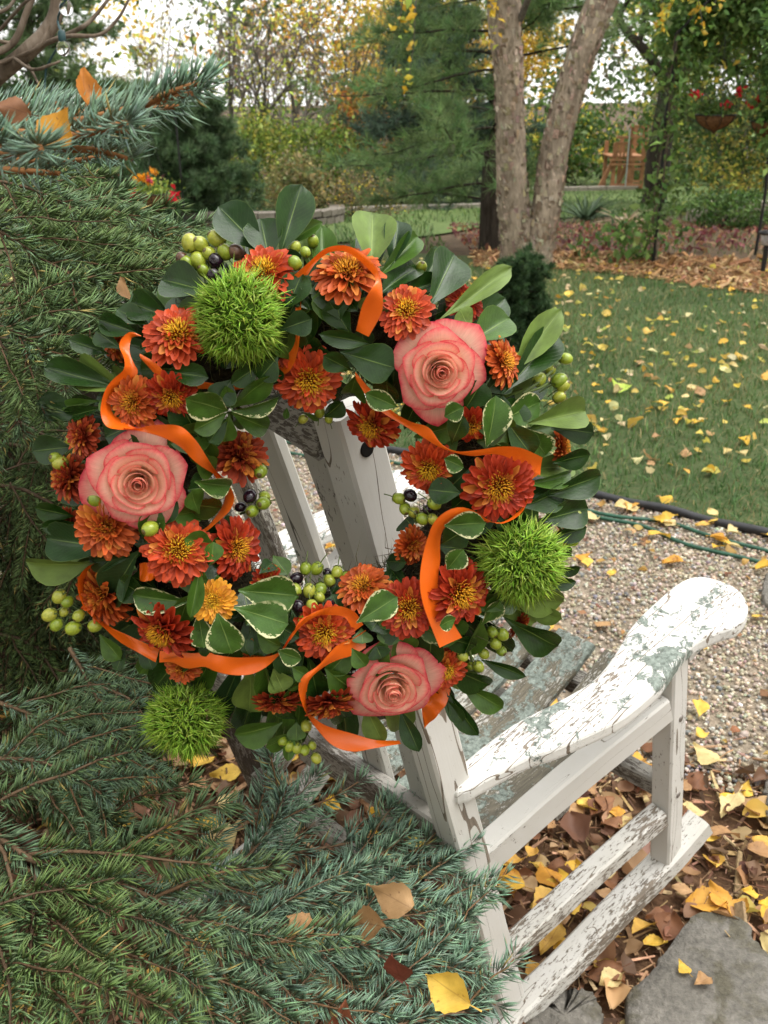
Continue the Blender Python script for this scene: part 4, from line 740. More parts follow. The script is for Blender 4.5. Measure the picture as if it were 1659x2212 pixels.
# ================================================================== BLUE SPRUCE
m_needle = mat_attr('spruce_needle', 0.5, 0.2, 0.08)
m_twig = mat_attr('spruce_twig', 0.8, 0.2, 0, 200, 0.3)
spruce = empty('blue_spruce', (-1.75, 1.9, 0)); tag(spruce, 'big blue spruce filling the left side and the foreground', 'tree'); SO = np.array(spruce.location)
A = Acc(); p, r = limb((0, 0, -0.05), (0.05, 0.05, 4.2), 0.13, 0.05, 14, 0.02); tube(A, p, r, 14); link('trunk', A.mesh('trunk', m_bark_dark), spruce)
BLUE = np.array([0.165, 0.255, 0.180]); GRN = np.array([0.110, 0.168, 0.052]); SHADED = np.array([0.013, 0.021, 0.010])  # the last colour paints the shade of the inner boughs into their needles
class Branch:
    def __init__(s): s.B = []; s.D1 = []; s.D2 = []; s.L = []; s.C = []; s.W = Acc()
    def twig(s, pts, r0, r1, nl, dens, hue, bark=(0.16, 0.09, 0.045), upv=(0, 0, 1), bare=0.0, comb=0.62):
        """needles along one shoot; hue 0 green .. 1 blue"""
        L = np.linalg.norm(np.diff(pts, axis=0), axis=1).sum(); n = max(6, int(L*dens)); p = smoothpath(pts, 14)
        tube(s.W, p[::2] if len(p) > 8 else p, np.linspace(r0, r1, len(p[::2])), 5, bark)
        t = bare+(1-bare)*rng.random(n)**0.95; t = np.sort(t); i = np.minimum((t*13).astype(int), 12); f = (t*13-i)[:, None]
        b = p[i]*(1-f)+p[i+1]*f; T = nrm(p[i+1]-p[i]); up = np.asarray(upv, float)
        U = nrm(up-T*(T@up)[:, None]); S = np.cross(T, U); az = np.where(rng.random(n) < comb, rng.choice([-1, 1], n)*rng.normal(1.25, 0.32, n), rng.vonmises(0, 0.5, n))
        rad = np.cos(az)[:, None]*U+np.sin(az)[:, None]*S
        fw = rng.uniform(0.55, 0.95, n)+0.9*np.clip((t-0.86)/0.14, 0, 1)**2
        d1 = nrm(rad+T*fw[:, None]+rng.normal(0, 0.08, (n, 3))); d2 = nrm(d1+0.20*T+0.14*U+rng.normal(0, 0.05, (n, 3)))
        c = BLUE*hue+GRN*(1-hue) if hue >= 0 else GRN*(1+hue)+SHADED*(-hue); c = vary(c, n, 0.20, 0.05)
        yel = rng.random(n) < 0.025; c[yel] = np.array([0.30, 0.24, 0.08])
        s.B.append(b); s.D1.append(d1); s.D2.append(d2); s.L.append(nl*rng.uniform(0.75, 1.12, n)*(1-0.35*np.clip((t-0.93)/0.07, 0, 1))); s.C.append(c)
    def build(s, nr=0.00062):
        o = link('branch', s.W.mesh('branch', m_twig), spruce)
        V, F, C = spindles(np.concatenate(s.B), np.concatenate(s.D1), np.concatenate(s.D2), np.concatenate(s.L), nr, np.concatenate(s.C))
        q = link('needles', mesh('needles', V, F, m_needle, True, None, C), o); q['kind'] = 'stuff'; return o
def bough(path, nside=12, slen=0.16, nl=0.020, dens=1500, hue=(0.3, 0.9), r=0.006, spread=0.9, sub=True, plane=None, start=0.15, droop=0.12, nr=0.0008):
    """path: points measured off the photograph with their distance; side shoots lie in the bough's own plane"""
    br = Branch(); pts = np.array([P(*q) for q in path])-SO
    p = smoothpath(pts, 40); L = np.linalg.norm(np.diff(p, axis=0), axis=1).sum(); T, S, N = frames(p)
    if plane is not None:
        pl = nrm(np.asarray(plane, float)); S = nrm(np.cross(T, pl)); N = np.cross(S, T)
    dkb = 0.35 if hue[1] <= 0 else 0.6 if hue[1] < 0.5 else 1.0  # darker bark; on inner boughs it carries painted-in shade
    bark = lambda k: dkb*(np.array([0.13, 0.095, 0.068])*(1-k)+np.array([0.17, 0.095, 0.045])*k)
    br.twig(p[::3], r, r*0.35, nl, dens, hue[1], bark(0.5), N[20])
    for k in range(nside):
        f = start+(1-start)*(k+0.5+random.uniform(-0.3, 0.3))/nside*0.97; i = min(38, int(f*39)); sg = 1 if k % 2 else -1
        ln = slen*(1.0-0.62*f)*random.uniform(0.75, 1.15)+0.035; d = nrm(T[i]*random.uniform(0.75, 1.05)+sg*S[i]*spread+N[i]*random.uniform(-0.12, 0.22))
        tt = np.linspace(0, 1, 6)[:, None]; q = p[i]+d*ln*tt+T[i]*0.12*ln*tt**2-np.array([0, 0, 1])*droop*ln*tt**2+rng.normal(0, 0.002, (6, 3)); h = hue[0]+(hue[1]-hue[0])*(0.35*f+0.65*random.random())
        br.twig(q, r*0.5, r*0.25, nl*random.uniform(0.85, 1.05), dens, h, bark(0.4+0.6*f), N[i])
        if sub and ln > 0.09:
            for j in range(int(ln/0.045)):
                g = 0.25+0.6*random.random(); s2 = 1 if j % 2 else -1; q0 = q[min(5, int(g*5))]; d2 = nrm(d*0.9+s2*np.cross(N[i], d)*0.8); l2 = ln*(0.55-0.3*g)+0.02; q2 = q0+d2*l2*tt-np.array([0, 0, 1])*droop*l2*tt**2
                br.twig(q2, r*0.35, r*0.2, nl*random.uniform(0.8, 1.0), dens, min(1, h+0.1), bark(0.8), N[i])
    return br.build(nr)
UP = nrm(np.array([0, -0.55, 0.83]))
# upper boughs, near: single shoots one can follow
def shoots(lst, nl, dens, hue, r=0.0032, nr=0.0009, main=None):
    for q in lst:
        br_ = Branch(); p = np.array([P(*k) for k in q])-SO; T, S, N = frames(p, UP); br_.twig(p, r, r*0.55, nl, dens, hue, (0.26, 0.12, 0.045), UP); br_.build(nr)
shoots([[(-150, 305, .85), (0, 288, .80), (150, 264, .76), (270, 238, .72), (390, 192, .69), (448, 174, .68)], [(180, 268, .75), (320, 224, .71), (432, 198, .68)], [(40, 305, .74), (160, 294, .69), (240, 274, .65), (282, 262, .63)], [(-60, 335, .72), (20, 332, .68), (70, 324, .64), (92, 316, .61)],
        [(-150, 275, .90), (0, 258, .88), (120, 240, .86), (225, 222, .84)], [(-120, 240, .95), (30, 230, .93), (150, 222, .90)], [(-120, 335, .90), (40, 345, .86), (150, 348, .84), (235, 335, .82)], [(-100, 300, .70), (-40, 310, .66), (5, 316, .63)], [(120, 320, .80), (210, 325, .78), (285, 345, .76)], [(100, 290, .80), (200, 280, .78), (300, 285, .76)],
        [(-100, 275, .76), (40, 285, .74), (120, 292, .72)], [(-80, 360, .80), (60, 370, .78), (140, 375, .76)], [(60, 265, .80), (180, 245, .78), (330, 235, .76), (400, 228, .75)]], 0.0255, 1150, 1.0)
# middle mass at left
mid = [([(-120, 420, 1.35), (100, 440, 1.30), (260, 465, 1.25), (430, 525, 1.2)], .055), ([(-100, 440, 1.2), (43, 460, 1.18), (105, 515, 1.15), (190, 565, 1.12)], .09),
       ([(-80, 470, 1.1), (6, 503, 1.06), (109, 570, 1.05), (215, 612, 1.02)], .10), ([(0, 420, 1.4), (160, 430, 1.35), (230, 480, 1.3), (330, 545, 1.25)], .06),
       ([(100, 500, 1.25), (220, 545, 1.2), (257, 580, 1.17), (345, 612, 1.15)], .07), ([(-80, 610, 1.15), (57, 622, 1.12), (110, 675, 1.1), (165, 725, 1.08)], .09),
       ([(-60, 560, 1.2), (100, 600, 1.18), (190, 655, 1.15), (250, 675, 1.13)], .09), ([(-100, 710, 1.05), (-20, 700, 1.0), (60, 730, 0.98), (100, 775, 0.96)], .08),
       ([(-100, 510, 1.5), (150, 510, 1.45), (300, 540, 1.4), (395, 580, 1.35)], .07), ([(-120, 385, 1.2), (20, 395, 1.15), (120, 430, 1.12), (200, 475, 1.1)], .07), ([(-100, 800, 1.2), (-20, 820, 1.15), (30, 870, 1.12), (50, 940, 1.1)], .08), ([(-120, 660, 1.4), (30, 655, 1.36), (150, 690, 1.33), (225, 725, 1.3)], .08)]
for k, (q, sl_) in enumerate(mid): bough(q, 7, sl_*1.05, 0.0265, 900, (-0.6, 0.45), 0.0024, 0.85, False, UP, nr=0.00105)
# drooping boughs deep inside with shade put into their colour, left of the wreath and below it
low = []
for k in range(15):
    y0 = random.uniform(780, 1650); x1 = random.uniform(60, 300) if y0 > 900 else random.uniform(40, 150); d0 = random.uniform(1.6, 2.2)
    if 1250 < y0: x1 = random.uniform(100, 300)
    low.append([(-160, y0-60, d0), (x1*0.3, y0-20, d0-0.05), (x1*0.7, y0+50, d0-0.08), (x1, y0+150, d0-0.1)])
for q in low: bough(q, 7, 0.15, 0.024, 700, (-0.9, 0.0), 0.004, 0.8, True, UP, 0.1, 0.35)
for k in range(34):
    y0 = random.uniform(740, 1600); x1 = random.uniform(60, 190) if y0 < 1000 else random.uniform(60, 330); d0 = random.uniform(1.75, 2.5)
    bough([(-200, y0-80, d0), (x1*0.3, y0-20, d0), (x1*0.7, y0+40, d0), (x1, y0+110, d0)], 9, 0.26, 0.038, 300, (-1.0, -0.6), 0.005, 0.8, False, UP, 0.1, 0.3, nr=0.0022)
for q in ([(150, 1400, 1.35), (190, 1470, 1.33), (230, 1560, 1.32), (250, 1640, 1.33)], [(-60, 1500, 1.3), (60, 1540, 1.27), (160, 1600, 1.25), (250, 1690, 1.24)], [(200, 1480, 1.5), (260, 1500, 1.42), (300, 1530, 1.36), (330, 1590, 1.34)], [(-80, 1640, 1.25), (60, 1640, 1.22), (150, 1670, 1.2), (240, 1730, 1.18)]):
    bough(q, 6, 0.10, 0.025, 1150, (0.2, 0.8), 0.003, 0.8, False, UP, nr=0.0009)
# foreground boughs
fg = [([(-140, 1760, 1.22), (0, 1808, 1.16), (75, 1862, 1.14), (175, 1892, 1.14), (325, 1932, 1.16), (470, 2017, 1.15), (600, 2100, 1.14)], 16, 0.20, (-0.1, 0.55), 0.008),
      ([(80, 1872, 1.14), (72, 1960, 1.10), (66, 2060, 1.06), (50, 2260, 1.0)], 12, 0.13, (-0.1, 0.2), 0.005),
      ([(150, 1902, 1.14), (190, 2010, 1.11), (225, 2110, 1.08), (265, 2280, 1.03)], 12, 0.13, (-0.1, 0.3), 0.005),
      ([(330, 1940, 1.17), (385, 2030, 1.15), (430, 2130, 1.13), (480, 2260, 1.10)], 10, 0.13, (0.3, 0.8), 0.0045),
      ([(-120, 1700, 1.32), (60, 1720, 1.28), (200, 1760, 1.26), (270, 1790, 1.25), (330, 1830, 1.25)], 9, 0.11, (-0.3, 0.4), 0.005),
      ([(300, 1960, 1.36), (450, 1910, 1.35), (555, 1830, 1.34), (600, 1750, 1.33), (625, 1690, 1.32)], 9, 0.14, (0.7, 1.0), 0.005),
      ([(330, 2000, 1.36), (520, 1960, 1.36), (700, 1945, 1.37), (850, 1935, 1.39), (930, 1945, 1.40), (1030, 1975, 1.40)], 13, 0.16, (0.7, 1.0), 0.0055),
      ([(400, 2130, 1.30), (600, 2090, 1.31), (780, 2062, 1.33), (900, 2066, 1.35), (1000, 2048, 1.36)], 13, 0.16, (0.75, 1.0), 0.0055),
      ([(480, 2300, 1.24), (680, 2240, 1.26), (860, 2215, 1.28), (950, 2195, 1.30), (1045, 2180, 1.31)], 13, 0.15, (0.75, 1.0), 0.0055),
      ([(450, 1960, 1.40), (640, 1910, 1.41), (800, 1875, 1.43), (890, 1872, 1.44), (985, 1846, 1.45)], 12, 0.15, (0.7, 1.0), 0.005),
      ([(420, 1900, 1.42), (600, 1850, 1.43), (760, 1820, 1.45), (820, 1805, 1.46), (890, 1785, 1.47)], 10, 0.13, (0.7, 1.0), 0.005),
      ([(420, 2040, 1.22), (520, 2060, 1.21), (600, 2120, 1.20), (680, 2220, 1.18)], 9, 0.14, (0.6, 1.0), 0.005),
      ([(560, 1990, 1.33), (680, 2010, 1.32), (800, 2050, 1.31), (900, 2130, 1.30)], 9, 0.13, (0.7, 1.0), 0.005),
      ([(-100, 1960, 1.10), (-20, 2020, 1.07), (20, 2120, 1.03), (20, 2260, 0.98)], 10, 0.12, (-0.2, 0.2), 0.005),
      ([(-120, 1640, 1.45), (100, 1650, 1.42), (170, 1680, 1.4), (240, 1720, 1.38)], 8, 0.10, (-0.4, 0.3), 0.005)]
for q, ns, sl_, hu, r in fg: bough(q, int(ns*0.58), sl_*0.95, 0.0320, 900, hu, r*0.6, 0.8, False, UP, 0.04, 0.08, nr=0.00125)

# the tree's upper crown, out of the picture: it shades the boughs below
br_ = Branch()
for k in range(110):
    z = 1.15+2.9*(k/110); a = k*2.399; Lb = (0.95-0.20*(z-1.15))*random.uniform(0.75, 1.0); d = np.array([math.cos(a), math.sin(a), -0.12]); p0 = np.array([0, 0, z]); q = p0+d*Lb*np.linspace(0, 1, 7)[:, None]; q[:, 2] -= 0.10*np.linspace(0, 1, 7)**2
    if (q[-1]+SO)[0] > -0.62*0.9 and (q[-1]+SO)[1] > 0.8 and (q[-1]+SO)[2] < 2.6: q = p0+(q-p0)*0.7
    br_.twig(q, 0.012, 0.004, 0.07, 80, -0.8, (0.06, 0.045, 0.035))
    for j in range(6):
        i = 1+j % 6; sg = 1 if j % 2 else -1; dd = nrm(d+sg*np.array([-d[1], d[0], 0])*0.9); q2 = q[i]+dd*Lb*0.32*np.linspace(0, 1, 5)[:, None]; br_.twig(q2, 0.006, 0.003, 0.07, 80, -0.8, (0.06, 0.045, 0.035))
br_.build(0.0065)
# unseen skirts on the tree's other sides, added to block side light
br_ = Branch(); k = 0
while k < 90:
    z = random.uniform(0.1, 1.25); a = random.uniform(0, 6.283); Lb = random.uniform(0.75, 1.35); d = np.array([math.cos(a), math.sin(a), -0.15]); p0 = np.array([0, 0, z]); q = p0+d*Lb*np.linspace(0, 1, 7)[:, None]; k += 1
    e_ = q+SO-CAM; dep = e_@_F; u_ = 829.5+FPX*(e_@_R2)/np.maximum(dep, 0.05)
    if ((u_ > -60) & (dep > 0.05)).any() and math.sin(a) < 0.5: q = p0+(q-p0)*0.45
    e_ = q+SO-CAM; dep = e_@_F; u_ = 829.5+FPX*(e_@_R2)/np.maximum(dep, 0.05)
    if ((u_ > -40) & (dep > 0.05)).any(): continue
    br_.twig(q, 0.01, 0.004, 0.065, 75, -0.5, (0.06, 0.045, 0.035))
    for j in range(7):
        i = min(6, 1+j); sg = 1 if j % 2 else -1; dd = nrm(d+sg*np.array([-d[1], d[0], 0])*0.9); q2 = q[i]+dd*0.3*np.linspace(0, 1, 5)[:, None]
        e_ = q2[-1]+SO-CAM
        if e_@_F > 0.05 and 829.5+FPX*(e_@_R2)/(e_@_F) > -40: continue
        br_.twig(q2, 0.005, 0.003, 0.065, 75, -0.5, (0.06, 0.045, 0.035))
br_.build(0.0065)
# ================================================================== FLOWER WREATH
WC = P(690, 1045, 0.925); r0_ = nrm(ray(690, 1045)); tilt_ = R_(13)
wz = -r0_; wx = nrm(np.cross(np.array([0, 0, 1.]), wz)); wy = np.cross(wz, wx)
wz, wy = wz*math.cos(tilt_)-wy*math.sin(tilt_), wy*math.cos(tilt_)+wz*math.sin(tilt_)   # hangs a little more upright than the line of sight
WM = np.stack([wx, wy, wz], 1)
wreath = bpy.data.objects.new('flower_wreath', None); COL.objects.link(wreath); wreath.empty_display_size = 0.05
wreath.matrix_world = Matrix(((wx[0], wy[0], wz[0], WC[0]), (wx[1], wy[1], wz[1], WC[1]), (wx[2], wy[2], wz[2], WC[2]), (0, 0, 0, 1)))
tag(wreath, 'round autumn wreath of orange mums, coral roses, green leaves and ribbon', 'wreath')
def wl(px, py, h=0.0):                       # wreath-local point at height h over the wreath plane
    d = WM.T@ray(px, py); o = WM.T@(CAM-WC); return o+d*((h-o[2])/d[2])
RC, RT = 0.152, 0.062                        # ring radius, tube radius
WS = 0.925/FPX
def surf(px, py, lift=0.0):
    q = wl(px, py, 0.03); r = math.hypot(q[0], q[1]); t = (r-RC)/RT; tc = max(-1.25, min(1.35, t))
    h = RT*0.85*math.sqrt(max(0, 1-min(1, abs(tc))**2)) if abs(tc) <= 1 else -0.02*(abs(tc)-1)
    q = wl(px, py, h+lift); e = np.array([q[0], q[1], 0])/max(1e-6, math.hypot(q[0], q[1]))
    return q, nrm(e*tc*0.75+np.array([0, 0, 1.0]))
def basis(z, ydir):                          # matrix columns with z given and y near ydir
    z = nrm(z); y = np.asarray(ydir, float); y = nrm(y-z*(y@z)); x = np.cross(y, z); return np.stack([x, y, z], 1)
def mat4(R3, p, s=1.0):
    s = np.broadcast_to(np.asarray(s, float), (3,)); M = np.eye(4); M[:3, :3] = R3*s; M[:3, 3] = p; return Matrix(M.tolist())
# ---- materials
def mat_leafw(name, base, rib, rough, variegated=False, under=False):
    m, t, b = newmat(name); tc = nd(t, 'ShaderNodeTexCoord'); sep = nd(t, 'ShaderNodeSeparateXYZ', {0: tc.outputs['UV']}); u = sep.outputs[0]; v = sep.outputs[1]
    au = math_(t, 'ABSOLUTE', math_(t, 'SUBTRACT', u, 0.5)); ov = objvec(t); n = noise(t, ov, 3.0, 5); n2 = noise(t, ov, 14, 4, 0.6)
    c = ramp(t, n, [(0.3, tuple(q*0.72 for q in base)), (0.7, tuple(q*1.35 for q in base))])
    if variegated:
        edge = math_(t, 'ADD', math_(t, 'MULTIPLY', au, 2.0), math_(t, 'MULTIPLY', math_(t, 'SUBTRACT', n2, 0.5), 0.9)); mk = ramp(t, edge, [(0.86, (0, 0, 0)), (0.90, (1, 1, 1))])
        pat = math_(t, 'MULTIPLY', mk, ramp(t, noise(t, ov, 1.6, 2), [(0.40, (0.0,)*3), (0.50, (1, 1, 1))])); c = mixc(t, pat, c, (0.62, 0.60, 0.34))
    # side veins and midrib
    vv = math_(t, 'SUBTRACT', v, math_(t, 'MULTIPLY', au, 0.55)); wv = math_(t, 'ABSOLUTE', math_(t, 'SINE', math_(t, 'MULTIPLY', vv, 42.0))); vein = ramp(t, wv, [(0.0, (1, 1, 1)), (0.16, (0, 0, 0))])
    c = mixc(t, math_(t, 'MULTIPLY', vein, 0.16), c, rib)
    ribm = ramp(t, au, [(0.008, (1, 1, 1)), (0.020, (0, 0, 0))]); fadev = ramp(t, v, [(0.55, (1, 1, 1)), (1.0, (0.25,)*3)]); c = mixc(t, math_(t, 'MULTIPLY', math_(t, 'MULTIPLY', ribm, fadev), 0.85), c, rib)
    rim = ramp(t, au, [(0.482, (0, 0, 0)), (0.497, (0.5,)*3)]); c = mixc(t, rim, c, rib)
    t.links.new(c, b.inputs['Base Color']); b.inputs['Roughness'].default_value = rough; b.inputs['Specular IOR Level'].default_value = 0.32
    hgt = math_(t, 'ADD', math_(t, 'MULTIPLY', vein, -0.25), math_(t, 'ADD', math_(t, 'MULTIPLY', n2, 0.8), ribm)); bump(t, b, hgt, 0.25, 0.0012)
    tr = nd(t, 'ShaderNodeBsdfTranslucent', {'Color': c}); mx = nd(t, 'ShaderNodeMixShader', {0: 0.12, 1: b.outputs[0], 2: tr.outputs[0]}); t.links.new(mx.outputs[0], t.nodes['Material Output'].inputs[0])
    return m
LM = {'D': mat_leafw('leaf_dark', (0.014, 0.040, 0.006), (0.12, 0.19, 0.04), 0.25), 'B': mat_leafw('leaf_bluish', (0.018, 0.045, 0.013), (0.14, 0.21, 0.06), 0.28), 'G': mat_leafw('leaf_green', (0.045, 0.098, 0.012), (0.16, 0.24, 0.05), 0.30),
      'L': mat_leafw('leaf_pale_back', (0.100, 0.155, 0.028), (0.20, 0.28, 0.06), 0.5), 'V': mat_leafw('leaf_variegated', (0.040, 0.092, 0.012), (0.16, 0.24, 0.06), 0.30, True)}
def leaf_mesh(name, shape, cup, curl, wave, mat):
    nu, nv = 9, 15; u = np.linspace(-1, 1, nu); v = np.linspace(0, 1, nv); U, Vv = np.meshgrid(u, v, indexing='ij')
    wd = np.interp(Vv, [0, 0.06, 0.18, 0.35, 0.55, 0.72, 0.86, 0.95, 1.0], shape); X = U*wd*0.5; Yc = Vv+0.02*(1-np.abs(U))*(Vv > 0.9)
    Z = cup*np.abs(U)**1.4*wd*0.5-curl*(Vv-0.35)**2+curl*0.1225+0.012*np.sin(Vv*9+U*2)*wave-0.015*(1-np.abs(U))**6
    Vt = np.stack([X, Yc, Z], -1).reshape(-1, 3); uv = np.stack([(U+1)/2, Vv], -1).reshape(-1, 2)
    return mesh(name, Vt, gridfaces(nu, nv), mat, True, uv)
SH = [[0.05, 0.12, 0.34, 0.70, 0.97, 1.0, 0.80, 0.48, 0.03], [0.05, 0.14, 0.42, 0.80, 1.0, 0.93, 0.66, 0.36, 0.02], [0.05, 0.10, 0.26, 0.56, 0.88, 1.0, 0.88, 0.58, 0.05]]
LMESH = {k: [leaf_mesh('leaf', SH[i % 3], [0.22, 0.30, 0.12, 0.34, 0.18, 0.26][i], [0.10, 0.22, -0.10, 0.30, 0.02, 0.16][i], [1, 0.5, 1.4, 0.6, 1, 1.2][i], LM[k]) for i in range(6)] for k in LM}
def leaf(bx, by, tx, ty, w_, kind, lift=0.012, roll=None, tl=None):
    b, n = surf(bx, by, lift); e, n2 = surf(tx, ty, lift+0.008 if tl is None else tl)
    Y = e-b; L = np.linalg.norm(Y); n = nrm(n+n2*0.7+0.9*np.array([0, 0, 1])); roll = random.uniform(-0.35, 0.35) if roll is None else roll
    R3 = basis(n, Y/L); y = Y/L; x = np.cross(y, R3[:, 2]); R3 = np.stack([x, y, np.cross(x, y)], 1); c, s = math.cos(roll), math.sin(roll); R3 = np.stack([R3[:, 0]*c+R3[:, 2]*s, R3[:, 1], -R3[:, 0]*s+R3[:, 2]*c], 1)
    o = link('leaf', random.choice(LMESH[kind]), wreath, mat4(R3, b, (w_*WS*1.04, L, min(L, 0.075)))); return o
# ---- mossy ring the flowers are bound to
nu, nv = 72, 18; a = np.linspace(0, 2*np.pi, nu, endpoint=False); b_ = np.linspace(0, 2*np.pi, nv, endpoint=False); A_, B_ = np.meshgrid(a, b_, indexing='ij'); rr = RT*0.66*(1+rng.normal(0, 0.07, A_.shape))
V = np.stack([(RC+rr*np.cos(B_))*np.cos(A_), (RC+rr*np.cos(B_))*np.sin(A_), rr*np.sin(B_)*0.75-0.012], -1).reshape(-1, 3); i = np.arange(nu)[:, None]; j = np.arange(nv)[None]; F = np.stack([i*nv+j+0*i, ((i+1) % nu)*nv+j, ((i+1) % nu)*nv+(j+1) % nv, i*nv+(j+1) % nv], -1).reshape(-1, 4)
ring = link('moss_ring', mesh('moss_ring', V, F, mat_plain('moss', (0.035, 0.03, 0.017), 0.95, 0.1, 0, 150, 0.6, 0.8, False)), wreath)
n = 5200; t1 = rng.uniform(0, 6.283, n); t2 = rng.uniform(0, 6.283, n); q = np.stack([(RC+RT*0.66*np.cos(t2))*np.cos(t1), (RC+RT*0.66*np.cos(t2))*np.sin(t1), RT*0.5*np.sin(t2)-0.012], 1); nn = np.stack([np.cos(t2)*np.cos(t1), np.cos(t2)*np.sin(t1), np.sin(t2)*0.8], 1)
d1 = nrm(nn*0.5+rng.normal(0, 0.7, (n, 3))); d2 = nrm(d1+rng.normal(0, 0.8, (n, 3))); V, F, C = spindles(q, d1, d2, 0.026*np.exp(rng.normal(0, 0.3, n)), 0.0005, pick([(0.09, 0.07, 0.035), (0.05, 0.045, 0.02), (0.11, 0.10, 0.04)], n))
link('moss_strands', mesh('moss_strands', V, F, m_needle, True, None, C), ring)['kind'] = 'stuff'
# ---- leaves measured off the photograph: base, tip, width, kind
LV = [(570, 545, 472, 445, 82, 'B'), (582, 565, 562, 468, 78, 'D'), (605, 550, 652, 398, 74, 'D'), (615, 530, 695, 478, 36, 'G'), (800, 585, 806, 452, 88, 'L'), (845, 580, 862, 472, 56, 'B'), (815, 600, 908, 505, 46, 'G'), (815, 640, 905, 570, 64, 'D'),
 (925, 665, 985, 547, 92, 'D'), (950, 690, 1102, 580, 46, 'L'), (1015, 740, 1105, 682, 80, 'G'), (1020, 715, 992, 668, 48, 'L'), (1110, 800, 1212, 668, 62, 'L'), (1085, 850, 1205, 718, 74, 'D'), (1140, 915, 1274, 885, 66, 'L'), (1080, 910, 1168, 868, 74, 'V'), (1050, 965, 1075, 858, 64, 'V'),
 (1090, 905, 1150, 985, 62, 'D'), (1135, 925, 1182, 985, 62, 'V'), (1190, 925, 1282, 935, 62, 'B'), (1195, 1000, 1275, 982, 52, 'D'), (1135, 1045, 1240, 1022, 38, 'G'), (1180, 1070, 1300, 1028, 62, 'D'), (1125, 1095, 1226, 1055, 62, 'D'), (1165, 1125, 1272, 1098, 70, 'D'), (1180, 1165, 1268, 1140, 48, 'D'), (1175, 1230, 1255, 1228, 40, 'D'), (1175, 1262, 1245, 1258, 38, 'D'),
 (1105, 1290, 1217, 1300, 78, 'L'), (1115, 1315, 1213, 1335, 56, 'L'), (1090, 1335, 1205, 1400, 78, 'D'), (1040, 1335, 1010, 1420, 62, 'G'), (1030, 1320, 1108, 1282, 40, 'G'), (960, 1440, 1058, 1482, 66, 'D'), (985, 1470, 1086, 1532, 64, 'G'), (965, 1490, 1032, 1592, 58, 'D'), (1040, 1425, 1136, 1462, 42, 'D'), (950, 1500, 1000, 1560, 46, 'D'),
 (865, 1535, 905, 1624, 60, 'B'), (790, 1525, 826, 1606, 62, 'L'), (540, 1445, 540, 1532, 78, 'L'), (590, 1445, 612, 1492, 56, 'L'), (630, 1440, 665, 1462, 40, 'G'), (610, 1560, 508, 1592, 76, 'G'), (650, 1585, 575, 1612, 60, 'G'), (640, 1560, 640, 1600, 60, 'G'), (628, 1575, 622, 1645, 40, 'G'),
 (255, 1185, 92, 1163, 80, 'B'), (205, 1215, 53, 1222, 74, 'L'), (300, 1190, 232, 1302, 86, 'B'), (280, 1205, 190, 1212, 46, 'B'), (450, 632, 345, 600, 86, 'D'), (375, 690, 278, 652, 66, 'D'), (320, 700, 252, 668, 46, 'D'), (300, 720, 210, 690, 46, 'D'), (372, 768, 265, 740, 46, 'B'), (280, 845, 160, 790, 72, 'L'), (260, 838, 94, 792, 54, 'D'), (235, 765, 148, 733, 42, 'D'), (265, 755, 205, 715, 44, 'D'),
 (225, 880, 135, 902, 32, 'D'), (215, 865, 135, 880, 26, 'G'), (185, 905, 82, 868, 62, 'D'), (155, 965, 70, 975, 70, 'D'), (160, 1115, 76, 1098, 54, 'D'), (170, 1130, 90, 1140, 40, 'D'), (620, 668, 652, 590, 58, 'D'), (605, 712, 672, 690, 52, 'B'), (735, 690, 713, 588, 84, 'D'), (800, 742, 690, 722, 36, 'D'), (735, 760, 852, 795, 78, 'D'), (760, 800, 700, 770, 46, 'D'),
 (350, 800, 448, 815, 44, 'D'), (500, 820, 470, 872, 60, 'D'), (560, 790, 500, 830, 46, 'D'), (600, 770, 560, 820, 50, 'D'),
 (492, 888, 402, 862, 72, 'V'), (500, 880, 588, 812, 54, 'G'), (500, 888, 606, 862, 44, 'V'), (500, 892, 583, 928, 50, 'G'), (495, 895, 485, 955, 42, 'G'), (490, 892, 420, 930, 48, 'G'), (495, 882, 488, 838, 36, 'G'), (495, 900, 450, 955, 46, 'D'),
 (420, 1040, 503, 1052, 52, 'V'), (400, 1090, 478, 1098, 62, 'D'), (430, 1110, 412, 1060, 50, 'G'), (460, 1175, 400, 1165, 56, 'G'), (455, 1220, 462, 1172, 40, 'G'), (410, 1300, 284, 1288, 58, 'V'), (432, 1225, 412, 1335, 34, 'G'), (515, 1275, 642, 1288, 82, 'V'), (505, 1312, 622, 1348, 76, 'V'), (470, 1325, 500, 1412, 84, 'V'), (428, 1320, 440, 1398, 50, 'V'), (440, 1370, 455, 1420, 40, 'D'),
 (555, 1368, 605, 1398, 56, 'G'), (590, 1345, 645, 1378, 52, 'D'), (600, 1405, 650, 1425, 46, 'V'), (770, 1345, 856, 1290, 62, 'V'), (955, 1175, 1005, 1145, 62, 'D'), (960, 1135, 1048, 1130, 58, 'V'), (965, 1230, 1000, 1190, 50, 'V'), (995, 1065, 925, 1058, 56, 'D'), (960, 990, 1000, 1010, 46, 'V'), (590, 1200, 622, 1242, 44, 'G'), (985, 1335, 950, 1352, 40, 'V'), (960, 900, 1000, 880, 46, 'V'), (975, 960, 1000, 900, 50, 'D'), (560, 1240, 590, 1215, 40, 'D'),
 (895, 1340, 960, 1385, 44, 'V'), (860, 880, 790, 850, 44, 'V'), (620, 880, 616, 905, 26, 'G'), (650, 890, 690, 905, 26, 'G'), (700, 900, 740, 870, 44, 'D'), (270, 1400, 250, 1450, 46, 'D'), (300, 1380, 330, 1445, 44, 'B'), (250, 1330, 200, 1300, 40, 'D'), (215, 1370, 260, 1425, 50, 'G'), (1040, 1350, 1080, 1300, 44, 'V'), (760, 1400, 790, 1440, 40, 'G')]
